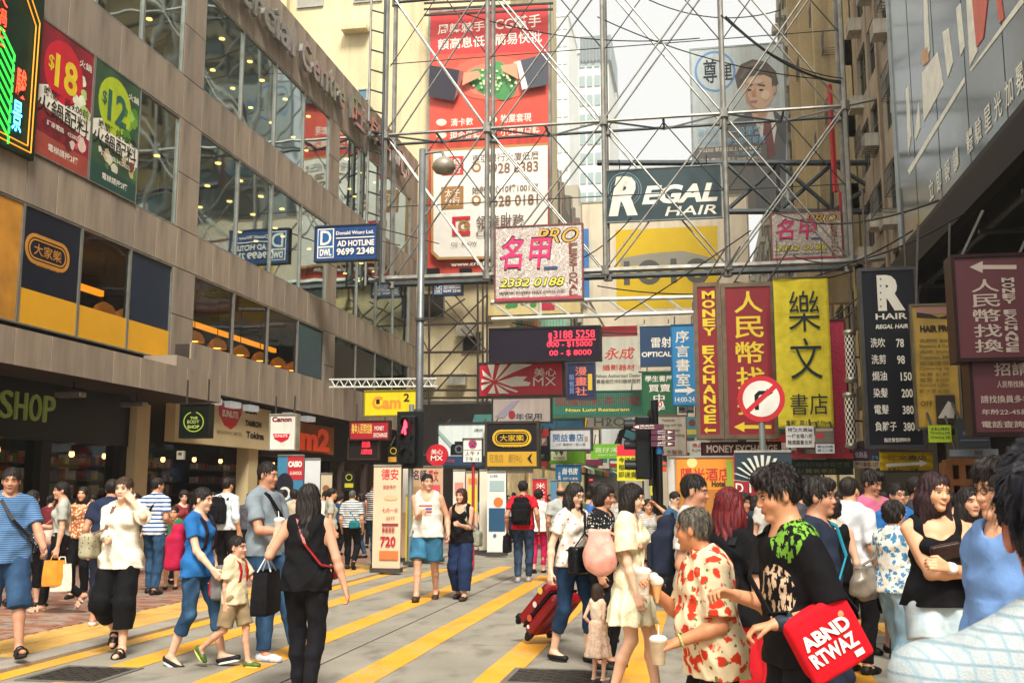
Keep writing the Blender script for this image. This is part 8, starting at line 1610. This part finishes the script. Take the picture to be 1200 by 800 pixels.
p = person('long-haired smiling woman in black tank top and denim shorts, arms folded', 1094, 548, Y=6.1, face=8, sex='f', vox=.0065, skin='#d3a27c', hair='long', haircol=('#1a1112', '#40262a'), smile=True, tp=dict(mat=BLK, sleeve=0, tank=1, hem=.93, t=.012, neck=.095, scoop=.05), bt=dict(mat=cloth('#a9bcc4', 'denim', '#d3dcdc'), kind='shorts', len=.42, tl=.026, waist=1.0), arms={'L': (-.04, -.24, 1.165), 'R': (.14, -.22, 1.13)}, elbow={'R': (-.9, .3, -.6), 'L': (.9, .3, -.6)}, head=(16, 3, 4), grip=(.7, .6), hand_up={'L': (0, -1, .3), 'R': (0, -1, .2)})
w_ = p['A']['L'][2]; e_ = p['A']['L'][1]; dd = (w_-e_)/np.linalg.norm(w_-e_); V_, Q_ = sdf_mesh([(cap(w_-dd*.045, w_-dd*.022, .034, .033), 0, 'u')], .006); np_mesh('watch_strap', V_, Q_, M('#dfdbd0', .35), p['root'])
V_, Q_ = sdf_mesh([(ell(w_-dd*.035+V3(0, -.033, .0), (.021, .009, .024)), 0, 'u')], .004); np_mesh('watch_case', V_, Q_, M('#e6e4dc', .2), p['root'])
e, q = thing_obj(p, V3(-.03, -.22, 1.25), 'wallet', 'dark brown leather clutch wallet held by the woman in the tank top', 'wallet'); sdf_part(e, q, 'wallet_body', [(rbox(q, (.085, .018, .045), .012, rotm(0, R(20), R(-12))), 0, 'u')], leather('#2f211d'), .006)
hb, c = hang_bag(dict(p, A={'R': (0, 0, V3(.28, -.20, 1.25))}), 'R', 'brown kraft paper shopping bag with red print held by the woman in the tank top', M('#b5895a', .7, 0, .12, 6, .2), .30, .30, .11, .03, hmat=M('#8c6c4c')); 
Fk = Fr(Vector((-.062, 0, 0)), Vector((0, -1, 0)), Vector((0, 0, 1))); hb.rotation_euler = (0, 0, hb.rotation_euler[2]+R(80)); KR = M('#7c2434', .7); local_letters(Fk, 'MUJI', (-.02, -.02, .08, .02), KR, hb); local_letters(Fk, 'www.muji.net', (-.13, -.13, .02, -.10), KR, hb) ; mb = None
p = person('frowning middle-aged woman with long wavy black hair behind the tank-top woman', 1134, 566, Y=7.6, face=14, sex='f', vox=.009, skin=SK1, hair='long', tp=dict(mat=cloth('#c9cfcc'), sleeve=.6), bt=TR(BLK)); p = person('person in olive shirt mostly hidden at the right', 1153, 572, Y=8.2, face=190, vox=.013, hair='long', sex='f', tp=dict(mat=cloth('#3c4424'), sleeve=1.4), bt=TR(BLK)); p['root']['label'] = 'long-haired person in olive shirt turned away, right of the frowning woman'
p = person('young man with glasses in light blue shirt facing left at the right edge', 1174, 532, Y=4.2, face=-66, vox=.0065, skin='#cfa07e', hair='mess', glasses=True, tp=dict(mat=cloth('#6f94c9'), sleeve=1.5, t=.022, wr=.008), bt=TR(NAVY), head=(0, 5, 0))
PLD = cloth('#a3acae', 'plaid', '#5f7c8c', .42, '#7c9aa8')
p = person('person in pale checked shirt seen from behind at the lower right corner', 1248, 497, Y=1.42, face=172, vox=.005, skin='#b9745c', hair='mess', haircol=('#0c0d14', '#1c1c26'), tp=dict(mat=PLD, sleeve=.9, t=.014, st=.014, hem=.88, collar=1), bt=TR(NAVY))
# ------------------------------------------------------------------ the dense crowd behind, right pavement and down the street
random.seed(21); crowd = []
tops = ['#1f2027', '#2c3440', '#c9c8c0', '#7c2c34', '#3c5c7c', '#a8a494', '#4c4440', '#d9d4c4', '#28405c', '#6c6c70', '#b0644c', '#2f4c3c']
places = [(868, 575, 8.5), (885, 578, 11), (902, 566, 10), (915, 580, 12.5), (930, 568, 13.5), (948, 578, 15), (965, 566, 11.5), (985, 572, 13), (1004, 576, 10.2), (1012, 566, 15), (1036, 574, 11), (1060, 572, 13), (1088, 578, 9.4), (1112, 574, 8.4), (1125, 580, 12), (1148, 584, 8.8), (790, 574, 11.4), (800, 580, 18), (872, 584, 17), (838, 582, 20), (930, 584, 19), (1000, 584, 19.5), (960, 582, 21), (770, 584, 24), (745, 586, 27), (664, 582, 25), (728, 584, 22)]
left_places = [(215, 573, 15.5), (228, 577, 18.5), (330, 572, 17.5), (352, 577, 20), (382, 574, 19), (398, 578, 23), (424, 576, 22), (428, 577, 26), (455, 576, 24), (160, 576, 17), (110, 578, 16), (24, 576, 14.5), (60, 578, 16), (566, 578, 28), (580, 579, 33), (596, 579, 36), (608, 580, 40), (640, 579, 38), (650, 580, 42), (675, 579, 34), (690, 580, 40), (705, 580, 44), (712, 580, 36)]
places += left_places
adj = ['pink-capped', 'plain', 'tall', 'short', 'slim', 'stocky']; hn = {'short': 'short black hair', 'mess': 'tousled hair', 'long': 'long black hair', 'bob': 'bobbed hair', 'curly': 'curly hair', 'pony': 'tied-back hair', 'crop': 'cropped hair'}
cn = {'#1f2027': 'black', '#2c3440': 'slate', '#c9c8c0': 'pale grey', '#7c2c34': 'maroon', '#3c5c7c': 'steel blue', '#a8a494': 'stone', '#4c4440': 'brown', '#d9d4c4': 'cream', '#28405c': 'navy', '#6c6c70': 'mid-grey', '#b0644c': 'rust', '#2f4c3c': 'bottle green'}
where = lambda x, Y: 'outside the left shops' if x < 300 else 'near the left kerb boards' if x < 470 else 'far down the road' if x < 715 and Y > 25.5 else ('near the round no-turn sign' if x < 905 else 'below the green lintel' if x < 960 else 'below the barber poles' if x < 1008 else 'under the black price board' if x < 1050 else 'below the yellow arrow banner' if x < 1100 else 'by the timber shop window') if x > 830 else ('beside the orange hotel banner' if x > 780 else 'beyond the signal poles')
for i, (px, tp_, Y_) in enumerate(places):
    if Y_ < 12.1: Y_ += 2.4
    sx = random.choice('mf'); hr = random.choice(('short', 'mess', 'crop') if sx == 'm' else ('long', 'bob', 'curly', 'pony')); c1 = tops[i % 12]; fc = random.choice((0, 20, -30, 170, 190, 60, -70)); Hh = min(onY(px, tp_, Y_).z, 1.82)
    lab = '%s in %s top with %s %s, %s' % ('man' if sx == 'm' else 'woman', cn[c1], hn[hr], 'facing us' if abs(fc) < 40 else 'seen from behind' if fc > 100 else 'in profile', where(px, Y_))
    if lab in crowd: lab = lab.replace(', ', ', further back, ', 1)
    crowd.append(lab)
    person(lab, px, tp_, Y=Y_, H=Hh, face=fc, sex=sx, vox=.013 if Y_ < 12 else .019, hair=hr, skin=random.choice((SK1, SK2, SK3)), tp=dict(mat=cloth(c1), sleeve=random.choice((.55, .6, 1.4)), t=.02), bt=TR(random.choice((BLK, NAVY, DEN, BLK2))), legs={'L': (.1, -.12, .078), 'R': (-.1, .12, .09)}, head=(random.uniform(-30, 30), random.uniform(0, 12), 0), group='pedestrians in the dense crowd on the right' if px > 715 else 'pedestrians further off on the left and down the road')
print('meshes', len(bpy.data.meshes), 'faces', sum(len(m.polygons) for m in bpy.data.meshes))

# ================================================================== summer haze over the whole street
m = bpy.data.materials.new('haze'); m.use_nodes = True; nt_ = m.node_tree
for n_ in list(nt_.nodes): nt_.nodes.remove(n_)
vo = nt_.nodes.new('ShaderNodeVolumePrincipled'); vo.inputs['Color'].default_value = (1, .97, .9, 1); vo.inputs['Density'].default_value = .0009; vo.inputs['Anisotropy'].default_value = .3
mo = nt_.nodes.new('ShaderNodeOutputMaterial'); nt_.links.new(vo.outputs[0], mo.inputs['Volume'])
hz = MB().box(-105, -33, -1.4, 105, 325, 108).build('haze', m); tag(hz, kind='stuff')
